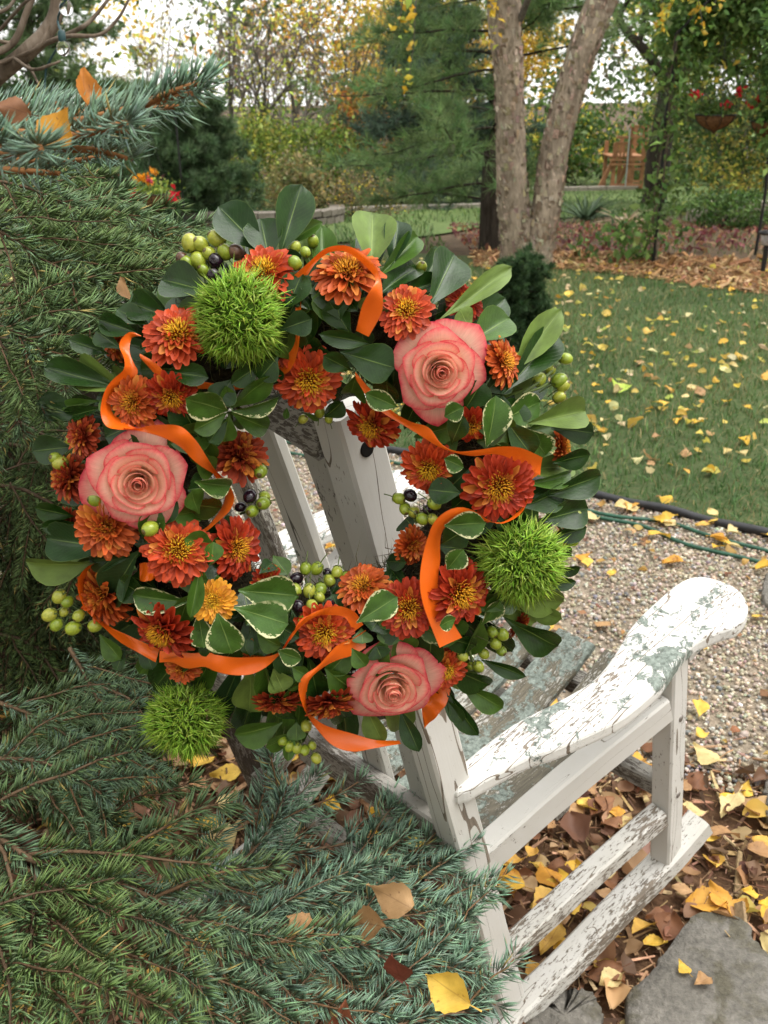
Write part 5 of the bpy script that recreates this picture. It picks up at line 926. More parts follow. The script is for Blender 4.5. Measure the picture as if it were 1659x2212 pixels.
for (a0, b0, a1, b1, w_, k) in LV:
    out = math.hypot(a1-690, b1-1045) > 430
    leaf(a0, b0, a1, b1, w_, k, (0.016 if not out else 0.008)+(0.020 if k == 'V' and not out else 0), None, None)
# filling greenery behind the blooms
for k in range(215):
    a = random.uniform(0, 6.283); r1 = random.uniform(215, 440); r2 = r1+random.uniform(30, 95)*random.choice([1, 1, 1, -0.8]); da = random.uniform(-0.2, 0.2)
    if r2 < 190: r2 = 200
    if r2 > 500: r2 = 500
    leaf(690+math.cos(a)*r1, 1045+math.sin(a)*r1*1.03, 690+math.cos(a+da)*r2, 1045+math.sin(a+da)*r2*1.03, random.uniform(45, 72), random.choice('DDDGGB'), random.choice([-0.010, -0.004, 0.003]))
for k in range(66):                                        # back collar
    a = k/66*6.283+random.uniform(-0.05, 0.05); r2 = random.uniform(500, 580); leaf(690+math.cos(a)*400, 1045+math.sin(a)*400, 690+math.cos(a)*r2, 1045+math.sin(a)*r2, random.uniform(55, 75), random.choice('DDDGLB'), -0.022)
# ---- chrysanthemums
m_floret = mat_attr('mum_petal', 0.5, 0.25, 0.18, 900, 0.18)
def floret(L, W_, bend, spoon, ctip, cbase, n=6):
    v = np.array([0, 0.3, 0.6, 0.84, 0.95, 1.0]); wd = np.interp(v, [0, 0.25, 0.6, 0.84, 1.0], [0.35, 0.65, 0.98, 1.0, 0.42])*W_*0.5; x = np.stack([-wd, 0*wd, wd], 1); z = np.stack([spoon*wd*0.9, 0*wd, spoon*wd*0.9], 1)+(bend*v**2*L)[:, None]; y = np.repeat((v*L)[:, None], 3, 1)
    V = np.stack([x, y, z], -1).reshape(-1, 3); c = np.asarray(cbase)*(1-v[:, None]**1.3)+np.asarray(ctip)*v[:, None]**1.3; C = np.repeat(c[:, None], 3, 1); C[:, [0, 2]] = C[:, [0, 2]]*1.12+0.012; return V, gridfaces(n, 3), C.reshape(-1, 3)
PAL = {'r': ((0.38, 0.032, 0.006), (0.28, 0.016, 0.005)), 'o': ((0.44, 0.050, 0.007), (0.32, 0.022, 0.005)), 'b': ((0.33, 0.042, 0.009), (0.17, 0.014, 0.006)), 'y': ((0.70, 0.30, 0.02), (0.72, 0.38, 0.025)), 't': ((0.46, 0.085, 0.011), (0.32, 0.034, 0.008))}
CORE = {'r': (0.72, 0.36, 0.02), 'o': (0.74, 0.42, 0.02), 'b': (0.30, 0.035, 0.012), 'y': (0.74, 0.46, 0.03), 't': (0.68, 0.30, 0.02)}
def mum_parts(pal, openness, seed):
    global rng
    keep = rng; rng = np.random.default_rng(seed); tip, base = map(np.array, PAL[pal]); A = Acc(); rings = 6; outer = None
    for k in range(1, rings):
        f = k/(rings-1); L = 1.0-(0.56 if openness > 0.5 else 0.46)*f; el = R_(5+f*(50 if openness > 0.5 else 76)); n = int(26-10*f); Wd = 0.26*(1-0.52*f)
        for j in range(n):
            a = (j+0.5*(k % 2)+rng.uniform(-0.28, 0.28))/n*2*np.pi; cc = np.exp(rng.normal(0, 0.16)); mixy = np.array([0.54, 0.18, 0.022]) if rng.random() < (0.10+0.12*f if pal in 'ro' else 0.30) else tip*cc
            V, F, C = floret(L*rng.uniform(0.88, 1.08), Wd*rng.uniform(0.8, 1.15), rng.normal(-0.06, 0.10)-0.10*(1-f)+(0.16*f if openness < 0.5 else 0.0), 0.85+0.5*f, mixy, base*cc)
            e = el+rng.normal(0, 0.10); tw = rng.normal(0, 0.2); c, s = math.cos(tw), math.sin(tw); V = np.stack([V[:, 0]*c+V[:, 2]*s, V[:, 1], -V[:, 0]*s+V[:, 2]*c], 1)
            ce, se = math.cos(e), math.sin(e); V = np.stack([V[:, 0], V[:, 1]*ce-V[:, 2]*se, V[:, 1]*se+V[:, 2]*ce], 1); V[:, 1] += 0.07*(1-f); V[:, 2] += -0.02+0.05*f
            ca, sa = math.cos(a), math.sin(a); V = np.stack([V[:, 0]*ca-V[:, 1]*sa, V[:, 0]*sa+V[:, 1]*ca, V[:, 2]], 1); A.add(V, F, C)
    inner = A.mesh('chrysanthemum', m_floret)
    V, F, C = floret(1.0, 0.28, -0.14, 0.85, tip*1.05, base); petal = mesh('petal', V, F, m_floret, True, None, C)
    # disc of tiny tubular florets
    nc = 190 if openness > 0.5 else 110; q = np.sqrt(np.arange(nc)/nc); aa = np.arange(nc)*2.399; R = 0.31 if openness > 0.5 else 0.22
    B = np.stack([np.cos(aa)*q*R, np.sin(aa)*q*R, 0.12+0.18*(1-q**2)], 1); D = nrm(np.stack([np.cos(aa)*q*0.9, np.sin(aa)*q*0.9, np.full(nc, 0.9)], 1)+rng.normal(0, 0.12, (nc, 3)))
    cc = np.where((q > 0.72)[:, None], 0.55*np.array(CORE[pal])+0.45*tip, np.array(CORE[pal]))*np.exp(rng.normal(0, 0.22, (nc, 1))); V, F, C = spindles(B, D, nrm(D+np.array([0, 0, 0.3])), 0.26+0.04*q if openness > 0.5 else 0.34-0.05*q, 0.026, cc); core = mesh('flower_center', V, F, m_floret, True, None, C)
    A = Acc(); V, F, C = floret(1.0, 0.27, -0.13, 0.8, tip, base)
    for j in range(23):
        a = (j+rng.uniform(-0.25, 0.25))/23*2*np.pi; ca, sa = math.cos(a), math.sin(a); e = rng.normal(0.0, 0.09); sc = rng.uniform(0.9, 1.06); V2 = np.stack([V[:, 0], V[:, 1]*math.cos(e)-V[:, 2]*math.sin(e), V[:, 1]*math.sin(e)+V[:, 2]*math.cos(e)-0.02], 1)*sc
        A.add(np.stack([V2[:, 0]*ca-V2[:, 1]*sa, V2[:, 0]*sa+V2[:, 1]*ca, V2[:, 2]], 1), F, C*np.exp(rng.normal(0, 0.15)))
    ringm = A.mesh('outer_petals', m_floret); rng = keep; return inner, core, petal, ringm
MUM = {(p, o, s): mum_parts(p, o, 100+i) for i, (p, o, s) in enumerate([('r', 0.9, 0), ('r', 0.9, 1), ('o', 0.9, 0), ('o', 0.9, 1), ('b', 0.3, 0), ('b', 0.3, 1), ('y', 0.9, 0), ('t', 0.9, 0), ('t', 0.3, 1), ('r', 0.9, 2), ('o', 0.9, 2), ('t', 0.9, 2), ('b', 0.3, 2), ('t', 0.3, 2)])}
MUMS = [(572, 592, 66, 'o', .9), (752, 592, 70, 't', .9), (876, 672, 57, 'o', .9), (1003, 655, 44, 'r', .9), (1086, 783, 56, 't', .9), (385, 724, 70, 'o', .9), (258, 742, 40, 't', .9), (288, 868, 56, 't', .9), (372, 855, 58, 'r', .9), (667, 820, 66, 'o', .9), (803, 918, 60, 'r', .9), (1018, 918, 44, 'r', .9), (928, 1010, 62, 'o', .9),
 (1078, 1050, 76, 'r', .9), (1210, 965, 42, 't', .9), (516, 987, 60, 'b', .3), (182, 942, 46, 'b', .3), (155, 1032, 50, 'b', .3), (232, 1137, 68, 't', .3), (385, 1190, 72, 'o', .9), (508, 1183, 66, 'r', .9), (228, 1285, 72, 't', .3), (357, 1357, 72, 'r', .9), (462, 1298, 52, 'y', .9), (548, 1400, 40, 't', .9), (785, 1268, 62, 't', .9), (882, 1312, 66, 'r', .9),
 (990, 1280, 76, 'r', .9), (888, 1178, 44, 't', .3), (700, 1365, 66, 'o', .9), (712, 1512, 68, 'b', .3), (598, 1512, 54, 'b', .3), (960, 1445, 52, 'o', .9), (1118, 1345, 38, 'b', .3), (580, 1258, 40, 'r', .9), (395, 1440, 40, 't', .3), (1213, 1162, 26, 't', .9), (150, 1128, 34, 'b', .3)]
big = sorted(range(len(MUMS)), key=lambda i: -MUMS[i][2])[:9]; FACE = {4: (0.8, 0.1), 14: (1.1, 0), 3: (0.5, 0.6), 6: (-0.7, 0.3), 17: (-0.4, 0), 15: (-0.2, 0.5), 28: (0.6, -0.2), 0: (0, 0.7), 25: (-0.2, 0.7), 33: (0.6, -0.3), 8: (-0.2, -0.4), 1: (0.1, 0.5), 30: (0, -0.4), 31: (-0.2, -0.5), 16: (-0.3, 0.2)}
for i, (x, y, r, p, o_) in enumerate(MUMS):
    s_ = [k for k in MUM if k[0] == p and k[1] == o_]; inner, core, petal, ringm = MUM[random.choice(s_)]; q, nrmv = surf(x, y, 0.012 if r > 45 else 0.0)
    nv_ = nrm(nrmv*np.array([0.7, 0.7, 1])+np.array([*FACE.get(i, (0, 0)), 0])+rng.normal(0, 0.20, 3)); sc = r*WS*(1-q[2]/0.95)*1.08; a = random.uniform(0, 6.28)
    R3 = basis(nv_, (math.cos(a), math.sin(a), 0.1)); sc3 = (sc*random.uniform(0.93, 1.04), sc*random.uniform(0.93, 1.04), sc*random.uniform(0.65, 1.05))
    ob = link('chrysanthemum', inner, wreath, mat4(R3, q, sc3)); link('flower_center', core, ob)
    if p == 'y': ob['label'] = 'bright yellow chrysanthemum among the rust-orange ones'
    if i in big:
        for j in range(23):
            aa = (j+random.uniform(-0.25, 0.25))/23*2*math.pi; e = random.gauss(0.0, 0.10); M = Matrix.Rotation(aa, 4, 'Z')@Matrix.Rotation(e, 4, 'X')@Matrix.Scale(random.uniform(0.9, 1.08), 4); M.translation = Vector((0, 0, -0.02)); link('petal', petal, ob, M)
    else: link('outer_petals', ringm, ob)['kind'] = 'stuff'
# ---- roses
mt, t, b = newmat('rose_petal'); tc = nd(t, 'ShaderNodeTexCoord'); sep = nd(t, 'ShaderNodeSeparateXYZ', {0: tc.outputs['UV']}); v = sep.outputs[1]; u = sep.outputs[0]
att = nd(t, 'ShaderNodeAttribute', attribute_name='Col'); ringf = nd(t, 'ShaderNodeSeparateColor', {0: att.outputs['Color']}).outputs[0]
au = math_(t, 'MULTIPLY', math_(t, 'ABSOLUTE', math_(t, 'SUBTRACT', u, 0.5)), 2.0); n1 = noise(t, nd(t, 'ShaderNodeMapping', {'Vector': tc.outputs['UV'], 'Scale': (3, 1.2, 1)}).outputs[0], 4, 5); ed = math_(t, 'ADD', math_(t, 'MAXIMUM', v, math_(t, 'MULTIPLY', math_(t, 'POWER', au, 3.0), 0.97)), math_(t, 'MULTIPLY', math_(t, 'SUBTRACT', n1, 0.5), 0.22))
c_out = ramp(t, ed, [(0.40, (0.84, 0.62, 0.42)), (0.70, (0.85, 0.50, 0.38)), (0.87, (0.83, 0.32, 0.26)), (0.965, (0.78, 0.15, 0.15)), (1.0, (0.64, 0.05, 0.08))])
c_in = ramp(t, ed, [(0.30, (0.88, 0.56, 0.33)), (0.80, (0.87, 0.47, 0.31)), (0.94, (0.82, 0.24, 0.18)), (1.0, (0.72, 0.09, 0.085))])
c = mixc(t, ringf, c_in, c_out); vn = noise(t, nd(t, 'ShaderNodeMapping', {'Vector': tc.outputs['UV'], 'Scale': (26, 1.5, 1)}).outputs[0], 2, 4); c = mixc(t, 1, c, ramp(t, vn, [(0.3, (0.90, 0.84, 0.84)), (0.7, (1.06, 1.06, 1.06))]), 'MULTIPLY')
t.links.new(c, b.inputs['Base Color']); b.inputs['Roughness'].default_value = 0.5; b.inputs['Specular IOR Level'].default_value = 0.25; b.inputs['Sheen Weight'].default_value = 0.15; bump(t, b, vn, 0.15, 0.001)
tr = nd(t, 'ShaderNodeBsdfTranslucent', {'Color': c}); mx = nd(t, 'ShaderNodeMixShader', {0: 0.42, 1: b.outputs[0], 2: tr.outputs[0]}); t.links.new(mx.outputs[0], t.nodes['Material Output'].inputs[0]); m_rose = mt
def rose_petal(r, h, span, flare, close, tip, zoff, ringv, seed, curl=0.0):
    g = np.random.default_rng(seed); nu, nv = 17, 13; u = np.linspace(-1, 1, nu); v = np.linspace(0, 1, nv); U, Vv = np.meshgrid(u, v, indexing='ij'); ph = g.uniform(0, 6.28)
    top = 1-0.30*np.abs(U)**2.4+tip*np.clip(1-np.abs(U)*2.2, 0, 1)**1.6+0.025*np.sin(U*5+ph); W_ = Vv*top
    th = span*U*(0.62+0.38*np.clip(Vv*1.6, 0, 1))
    rho = r*(0.30+0.70*np.clip(W_*1.25, 0, 1)**0.55)+flare*r*np.clip(W_, 0, 1.3)**2.6-close*r*W_**2; rho = rho+curl*r*np.abs(U)**3*W_**2+0.03*r*np.sin(U*4+ph)*W_
    z = h*np.sin(np.clip(W_, 0, 1.25)*1.45)/math.sin(1.45)-flare*r*0.42*np.clip(W_, 0, 1.3)**3.2-curl*r*0.25*np.abs(U)**3*W_**3
    Vt = np.stack([rho*np.cos(th), rho*np.sin(th), z+zoff], -1).reshape(-1, 3); C = np.zeros((len(Vt), 3)); C[:] = ringv
    return mesh('petal', Vt, gridfaces(nu, nv), m_rose, True, np.stack([(U+1)/2, Vv], -1).reshape(-1, 2), C)
RP = []
for k in range(28):
    f = k/27; g = random.Random(k)
    if k < 6: q = (0.0034+0.0009*k, 0.0195-0.0001*k, 2.0, 0.0, 0.22, 0.0, 0.012, 0.0)
    elif k < 13: j = k-6; q = (0.0083+0.0013*j, 0.0215+0.0006*j, 1.5, 0.0+0.03*j, 0.10-0.014*j, 0.02, 0.009-0.0014*j, 0.10+0.06*j)
    elif k < 20: j = k-13; q = (0.0176+0.0010*j, 0.0270-0.0007*j, 1.10, 0.18+0.045*j, 0.0, 0.06, -0.001, 0.5+0.05*j)
    else: j = k-20; q = (0.0245+0.0007*j, 0.0265-0.0012*j, 0.95, 0.36+0.06*j, 0.0, 0.09, -0.006-0.0006*j, 0.9+0.01*j)
    RP.append(rose_petal(*q[:7], min(1, q[7]), 500+k, 0.0 if k < 13 else 0.22))
for i, (x, y, rr, fx, fy, lab) in enumerate([(943, 796, 106, 0.05, -0.05, 'coral rose at the upper right of the wreath'), (303, 1033, 114, 0.1, 0.0, 'pink-coral rose at the left of the wreath'), (843, 1465, 112, 0.0, -0.05, 'coral rose at the bottom of the wreath')]):
    q, nv_ = surf(x, y, 0.004); nv_ = nrm(nv_*np.array([0.35, 0.35, 1])+np.array([fx, fy, 0])); ob = empty('rose', (0, 0, 0), parent=wreath); a = [0.4, 2.2, 4.0][i]; ob.matrix_local = mat4(basis(nv_, (math.cos(a), math.sin(a), 0)), q, rr*WS/0.0485*(1-0.05)); ob['label'] = lab
    for k, me in enumerate(RP):
        o_ = link('petal', me, ob); o_.rotation_euler = (random.gauss(0, 0.02), random.gauss(0, 0.02), k*2.399+random.uniform(-0.15, 0.15)+i); o_.scale = (1, 1, random.uniform(0.97, 1.03))
# ---- green trick dianthus balls
m_dian = mat_attr('dianthus_green', 0.55, 0.25, 0.35)
def dianthus(x, y, r, seed, soft, lab):
    g = np.random.default_rng(seed); q, nv_ = surf(x, y, 0.006); R = r*WS; n = 330; k = np.arange(n)+0.5; ph = np.arccos(1-2*k/n*0.86); th = np.pi*(1+5**0.5)*k; D = np.stack([np.sin(ph)*np.cos(th), np.sin(ph)*np.sin(th), np.cos(ph)], 1); D = nrm(D+g.normal(0, 0.09, (n, 3)))
    per = 8; Dr = np.repeat(D, per, 0); m = len(Dr); lev = np.repeat(g.uniform(0.50, 0.72, (n, 1)), per, 0)+g.uniform(0, 0.10, (m, 1)); B = Dr*R*lev; L = R*(1.06-lev[:, 0])*g.uniform(0.75, 1.2, m)*np.repeat(1.1+g.normal(0, 0.28, n)+0.26*np.sin(D[:, 0]*4+seed)*np.sin(D[:, 1]*5+2*seed), per)+R*0.04; d1 = nrm(Dr+np.repeat(g.normal(0, 0.28, (n, 3)), per, 0)+g.normal(0, 0.46, (m, 3))); d2 = nrm(d1+Dr*0.1+g.normal(0, 0.40, (m, 3))+np.array([0, -1, 0])*soft)
    C = pick([(0.28, 0.46, 0.045), (0.36, 0.54, 0.07), (0.19, 0.35, 0.03), (0.48, 0.62, 0.14)], m, [0.35, 0.3, 0.25, 0.10], 0.15)
    V, F, C = spindles(B, d1, d2, L, R*0.021, C); V *= np.array([1, 1, 0.86])
    ob = link('green_dianthus', mesh('green_dianthus', V, F, m_dian, True, None, C), wreath, mat4(basis(nrm(nv_*np.array([0.5, 0.5, 1])), (0, 1, 0)), q+nv_*R*0.30)); ob['label'] = lab; ob['kind'] = 'stuff'
    A = Acc(); a = np.linspace(0, math.pi, 12); lathe(A, np.stack([np.sin(a)*R*0.52+1e-4, np.cos(a)*R*0.46], 1), 20); link('core', A.mesh('core', mat_plain('dianthus_core', (0.07, 0.14, 0.015), 0.8, 0.1, 0, 200, 0.4)), ob)
dianthus(520, 690, 82, 1, 0.0, 'fuzzy green ball flower at the upper left of the wreath'); dianthus(1114, 1203, 88, 2, 0.10, 'fuzzy green ball flower at the right of the wreath'); dianthus(413, 1532, 88, 3, 0.22, 'fuzzy green ball flower at the lower left of the wreath')
# ---- berries
mt, t, b = newmat('green_berry'); oi = nd(t, 'ShaderNodeObjectInfo'); ov = nd(t, 'ShaderNodeTexCoord').outputs['Object']; sz = nd(t, 'ShaderNodeSeparateXYZ', {0: ov}).outputs[2]
c = ramp(t, oi.outputs['Random'], [(0.0, (0.17, 0.24, 0.02)), (0.5, (0.25, 0.32, 0.03)), (1.0, (0.34, 0.35, 0.05))]); n1 = noise(t, objvec(t), 2.2, 3); c = mixc(t, 1, c, ramp(t, n1, [(0.3, (0.75, 0.8, 0.7)), (0.7, (1.2, 1.15, 1.1))]), 'MULTIPLY'); c = mixc(t, ramp(t, sz, [(0.97, (0, 0, 0)), (1.05, (0.9,)*3)]), c, (0.08, 0.05, 0.02))
t.links.new(c, b.inputs['Base Color']); b.inputs['Roughness'].default_value = 0.28; b.inputs['Subsurface Weight'].default_value = 0.0; m_berry = mt
m_bblack = mat_plain('black_berry', (0.012, 0.005, 0.010), 0.15, 0.5, 0, 3, 0.4); m_bpur = mat_plain('purple_berry', (0.10, 0.05, 0.03), 0.3, 0.5, 0, 2, 0.7)
m_stem = mat_plain('berry_stem', (0.10, 0.14, 0.04), 0.6, 0.3, 0, 3, 0.3)
a = np.linspace(0, math.pi, 15); prof = np.stack([np.sin(a), np.cos(a)*1.08], 1); prof[0] = (0.001, 1.13); prof[1, 1] = 1.07; prof[-1] = (0.001, -1.05)
A = Acc(); lathe(A, prof, 18); BM = {'g': A.mesh('berry', m_berry), 'k': A.mesh('berry', m_bblack), 'p': A.mesh('berry', m_bpur)}
A = Acc()
for k in range(5):
    an = k*1.2566; ca, sa = math.cos(an), math.sin(an); V = np.array([(-0.3, 0.1, -1.05), (0.3, 0.1, -1.05), (0.34, 0.62, -0.92), (0, 1.05, -0.60), (-0.34, 0.62, -0.92)]); A.add(np.stack([V[:, 0]*ca-V[:, 1]*sa, V[:, 0]*sa+V[:, 1]*ca, V[:, 2]], 1), [(0, 1, 2), (0, 2, 3), (0, 3, 4)])
tube(A, np.array([(0, 0, -0.95), (0.05, 0.05, -1.8), (0.1, 0.0, -2.8)]), 0.10, 5); A.UV = []; CALYX = A.mesh('calyx', m_stem)
BR = [(410, 525, 18), (433, 528, 17), (428, 563, 17), (403, 570, 16), (394, 560, 14, 'p'), (468, 515, 18), (486, 544, 16), (512, 545, 17, 'p'), (466, 566, 17, 'k'), (462, 597, 15, 'k'), (452, 548, 15), (440, 585, 14), (638, 534, 12), (676, 521, 13), (637, 568, 14), (660, 545, 11), (910, 577, 13),
 (1222, 775, 14), (1165, 820, 15), (1208, 822, 17), (1216, 833, 15), (1208, 858, 14), (1190, 800, 11), (1200, 770, 12), (1244, 1062, 15), (1228, 1072, 12), (1243, 1112, 15), (1220, 1098, 10), (1237, 1170, 12), (862, 1077, 14), (886, 1070, 15, 'k'), (875, 1099, 14), (894, 1106, 14), (913, 1121, 14), (938, 1088, 14), (935, 1122, 12), (925, 1100, 12, 'k'),
 (563, 1018, 16), (540, 1072, 16, 'k'), (569, 1087, 16), (545, 1104, 15), (572, 1073, 13), (520, 1095, 12, 'k'), (660, 1228, 14), (684, 1228, 15), (728, 1236, 14), (712, 1254, 14), (692, 1273, 15), (668, 1276, 15), (749, 1248, 14), (674, 1309, 14), (640, 1250, 15, 'k'), (638, 1274, 14), (712, 1306, 13, 'k'), (645, 1310, 14, 'k'), (707, 1238, 11, 'k'), (655, 1340, 13), (690, 1290, 12),
 (130, 1000, 16), (120, 990, 14), (152, 950, 12), (210, 1078, 18), (205, 1060, 13), (324, 1142, 17), (107, 1328, 16), (122, 1349, 15), (158, 1357, 17), (206, 1351, 16), (170, 1330, 14), (138, 1322, 11), (128, 1288, 16), (145, 1300, 14), (625, 1612, 13), (641, 1616, 13), (658, 1621, 13), (683, 1638, 13), (662, 1568, 14), (675, 1610, 10), (610, 1600, 12),
 (1085, 1370, 15), (1070, 1390, 14), (1083, 1406, 13), (1063, 1365, 13), (1045, 1412, 13), (1033, 1440, 14), (999, 1417, 13), (1016, 1438, 11), (690, 890, 13), (655, 905, 11), (710, 905, 10)]
for q_ in BR:
    x, y, r = q_[:3]; k = q_[3] if len(q_) > 3 else 'g'; q, n_ = surf(x, y, 0.012 + (0.006 if r > 13 else 0)); dr = nrm(np.array([*(np.array([x-690, -(y-1045)])/500), 0.5])*np.array([1, 1, 1])+rng.normal(0, 0.35, 3)); R = r*WS*0.97
    ob = link('berry', BM[k], wreath, mat4(basis(dr, (0.3, 1, 0.2)), q, (R*0.94, R*0.94, R*1.05)))
    if k != 'k': link('calyx', CALYX, ob)
for (x0, y0, x1, y1) in [(470, 640, 440, 545), (470, 640, 480, 540), (650, 610, 655, 540), (1130, 850, 1200, 820), (1130, 850, 1215, 780), (1180, 1110, 1235, 1085), (1200, 1130, 1237, 1170), (900, 1130, 880, 1090), (520, 1110, 560, 1085), (700, 1320, 690, 1250), (680, 1320, 660, 1250), (230, 1310, 150, 1335), (230, 1310, 120, 1330), (650, 1570, 650, 1615), (1030, 1380, 1075, 1385), (1010, 1390, 1020, 1435), (170, 960, 125, 995), (690, 690, 770, 640)]:
    A = Acc(); p0, _ = surf(x0, y0, -0.005); p1, _ = surf(x1, y1, 0.004); tube(A, smoothpath([p0, (p0+p1)/2+np.array([0, 0, 0.006]), p1], 8), 0.0013, 6); link('stem', A.mesh('stem', m_stem), wreath)
# ---- satin ribbon, its two edges measured off the photograph
mt, t, b = newmat('orange_satin'); tc = nd(t, 'ShaderNodeTexCoord'); wv = nd(t, 'ShaderNodeMapping', {'Vector': tc.outputs['UV'], 'Scale': (2, 60, 1)}).outputs[0]; n1 = noise(t, wv, 8, 3)
sepu = nd(t, 'ShaderNodeSeparateXYZ', {0: tc.outputs['UV']}).outputs[1]; ae = math_(t, 'ABSOLUTE', math_(t, 'SUBTRACT', sepu, 0.5)); em = ramp(t, ae, [(0.455, (0, 0, 0)), (0.47, (1, 1, 1))])
c = mixc(t, em, ramp(t, n1, [(0.3, (0.78, 0.120, 0.006)), (0.7, (0.86, 0.155, 0.010))]), (0.70, 0.115, 0.010)); t.links.new(c, b.inputs['Base Color']); b.inputs['Roughness'].default_value = 0.30; b.inputs['Specular IOR Level'].default_value = 0.6; b.inputs['Anisotropic'].default_value = 0.6; st = math_(t, 'MULTIPLY', em, math_(t, 'SINE', math_(t, 'MULTIPLY', nd(t, 'ShaderNodeSeparateXYZ', {0: tc.outputs['UV']}).outputs[0], 420.0))); bump(t, b, math_(t, 'ADD', math_(t, 'MULTIPLY', n1, 0.5), math_(t, 'ADD', em, math_(t, 'MULTIPLY', st, 0.4))), 0.25, 0.0006)
tr = nd(t, 'ShaderNodeBsdfTranslucent', {'Color': c}); mx = nd(t, 'ShaderNodeMixShader', {0: 0.12, 1: b.outputs[0], 2: tr.outputs[0]}); t.links.new(mx.outputs[0], t.nodes['Material Output'].inputs[0]); m_rib = mt
c3 = lambda l: [(33.9+x*.3881, 379.5+y*.3881) for x, y in l]
c4 = lambda l: [(610+x*.4289, 379.5+y*.4289) for x, y in l]
c5 = lambda l: [(33.9+x*.3881, 948.8+y*.3881) for x, y in l]
c6 = lambda l: [(610+x*.4289, 948.8+y*.4289) for x, y in l]
def ribbon(e1, e2, l1, l2, ends=(0, 0)):
    """l1,l2: lift of the two edges above the flowers (per point, interpolated)"""
    n = 48; k1 = np.interp(np.linspace(0, 1, len(e1)), np.linspace(0, 1, len(l1)), l1); k2 = np.interp(np.linspace(0, 1, len(e2)), np.linspace(0, 1, len(l2)), l2)
    def edge(e, k):
        q = smoothpath(np.array([(*p_, z) for p_, z in zip(e, k)]), n); s = np.concatenate([[0], np.cumsum(np.linalg.norm(np.diff(q[:, :2], axis=0), axis=1))]); s /= s[-1]; return np.stack([np.interp(np.linspace(0, 1, n), s, q[:, j]) for j in range(3)], 1)
    a_, b2 = edge(e1, k1), edge(e2, k2); base = []
    for i in range(n): base.append((surf(*a_[i, :2])[0][2]+surf(*b2[i, :2])[0][2])/2)
    base = np.convolve(np.pad(np.array(base), 6, mode='edge'), np.ones(13)/13, 'valid')
    E1 = np.array([wl(a_[i, 0], a_[i, 1], base[i]+a_[i, 2]) for i in range(n)]); E2 = np.array([wl(b2[i, 0], b2[i, 1], base[i]+b2[i, 2]) for i in range(n)])
    t_ = np.linspace(0, 1, 7); V = E1[:, None]*(1-t_)[None, :, None]+E2[:, None]*t_[None, :, None]; ph_ = random.uniform(0, 6); V[..., 2] += 0.0028*np.sin(np.pi*t_)[None]*np.cos(np.linspace(0, 9, n)+ph_)[:, None]+0.0010*np.sin(np.linspace(0, 23, n)[:, None]+3*t_[None]+ph_)
    uv = np.stack(np.meshgrid(np.linspace(0, 4, n), t_, indexing='ij'), -1).reshape(-1, 2); link('ribbon', mesh('ribbon', V.reshape(-1, 3), gridfaces(n, 7), m_rib, True, uv), wreath)
H_ = 0.032
ribbon(c4([(60, 500), (140, 430), (210, 370), (290, 350), (360, 365), (440, 420), (490, 500), (505, 600), (500, 690), (435, 812)]), c4([(110, 535), (160, 450), (230, 390), (300, 380), (350, 400), (400, 440), (470, 520), (440, 580), (400, 660), (370, 780)]), [0.02, 0.035, 0.045, 0.045, 0.03, 0.01], [0.01, 0.03, 0.035, 0.035, 0.04, 0.01])
ribbon(c3([(1590, 690), (1582, 860), (1570, 980), (1530, 1080), (1450, 1135)]), c3([(1558, 720), (1558, 880), (1540, 960), (1480, 1020), (1405, 1040)]), [0.01, 0.02, 0.02, 0.0], [0.005, 0.01, 0.005, -0.01])
ribbon(c3([(690, 990), (780, 1040), (830, 1100), (900, 1150), (1035, 1145), (1160, 1160), (1300, 1120)]), c3([(695, 1015), (760, 1090), (830, 1150), (920, 1190), (1040, 1187), (1200, 1195), (1320, 1175)]), [0.02, 0.025, 0.02, 0.0, -0.01], [0.015, 0.015, 0.01, 0.0, -0.01])
ribbon(c3([(700, 890), (640, 868), (590, 905), (575, 950), (605, 1020), (600, 1080), (545, 1130), (500, 1190), (470, 1310), (500, 1390), (570, 1412), (665, 1416)]), c3([(705, 895), (650, 900), (635, 950), (640, 1000), (660, 1050), (680, 1095), (640, 1150), (565, 1185), (530, 1280), (560, 1340), (640, 1390), (700, 1410)]), [0.02, 0.035, 0.03, 0.03, 0.03, 0.025], [0.02, 0.03, 0.03, 0.015, 0.015, 0.025])
ribbon(c3([(600, 1404), (670, 1408), (760, 1388), (850, 1385), (930, 1402), (1000, 1468), (1060, 1560), (1130, 1660), (1190, 1700)]), c3([(600, 1416), (680, 1418), (760, 1440), (850, 1470), (920, 1515), (980, 1575), (1050, 1630), (1120, 1672), (1180, 1706)]), [0.025, 0.03, 0.04, 0.035, 0.02, 0.012], [0.025, 0.025, 0.03, 0.03, 0.015, 0.010])
ribbon(c5([(1120, 180), (1180, 245), (1215, 310), (1202, 380), (1150, 440), (1060, 512), (980, 560)]), c5([(1100, 200), (1155, 270), (1165, 320), (1140, 390), (1090, 460), (1035, 512), (960, 570)]), [0.015, 0.03, 0.03, 0.02, 0.0], [0.01, 0.01, 0.012, 0.01, 0.0])
ribbon(c5([(690, 690), (740, 690), (800, 730), (850, 760)]), c5([(690, 790), (740, 790), (790, 770), (850, 770)]), [0.0, 0.01, 0.0], [0.0, 0.01, 0.0])
ribbon(c5([(450, 690), (400, 710), (355, 760), (345, 830), (370, 920), (440, 1000), (520, 1080), (600, 1140), (690, 1195), (780, 1240)]), c5([(450, 700), (412, 720), (385, 780), (385, 850), (412, 930), (480, 1010), (560, 1060), (640, 1100), (705, 1125), (800, 1170)]), [0.02, 0.03, 0.03, 0.03, 0.015], [0.01, 0.015, 0.02, 0.02, 0.01])
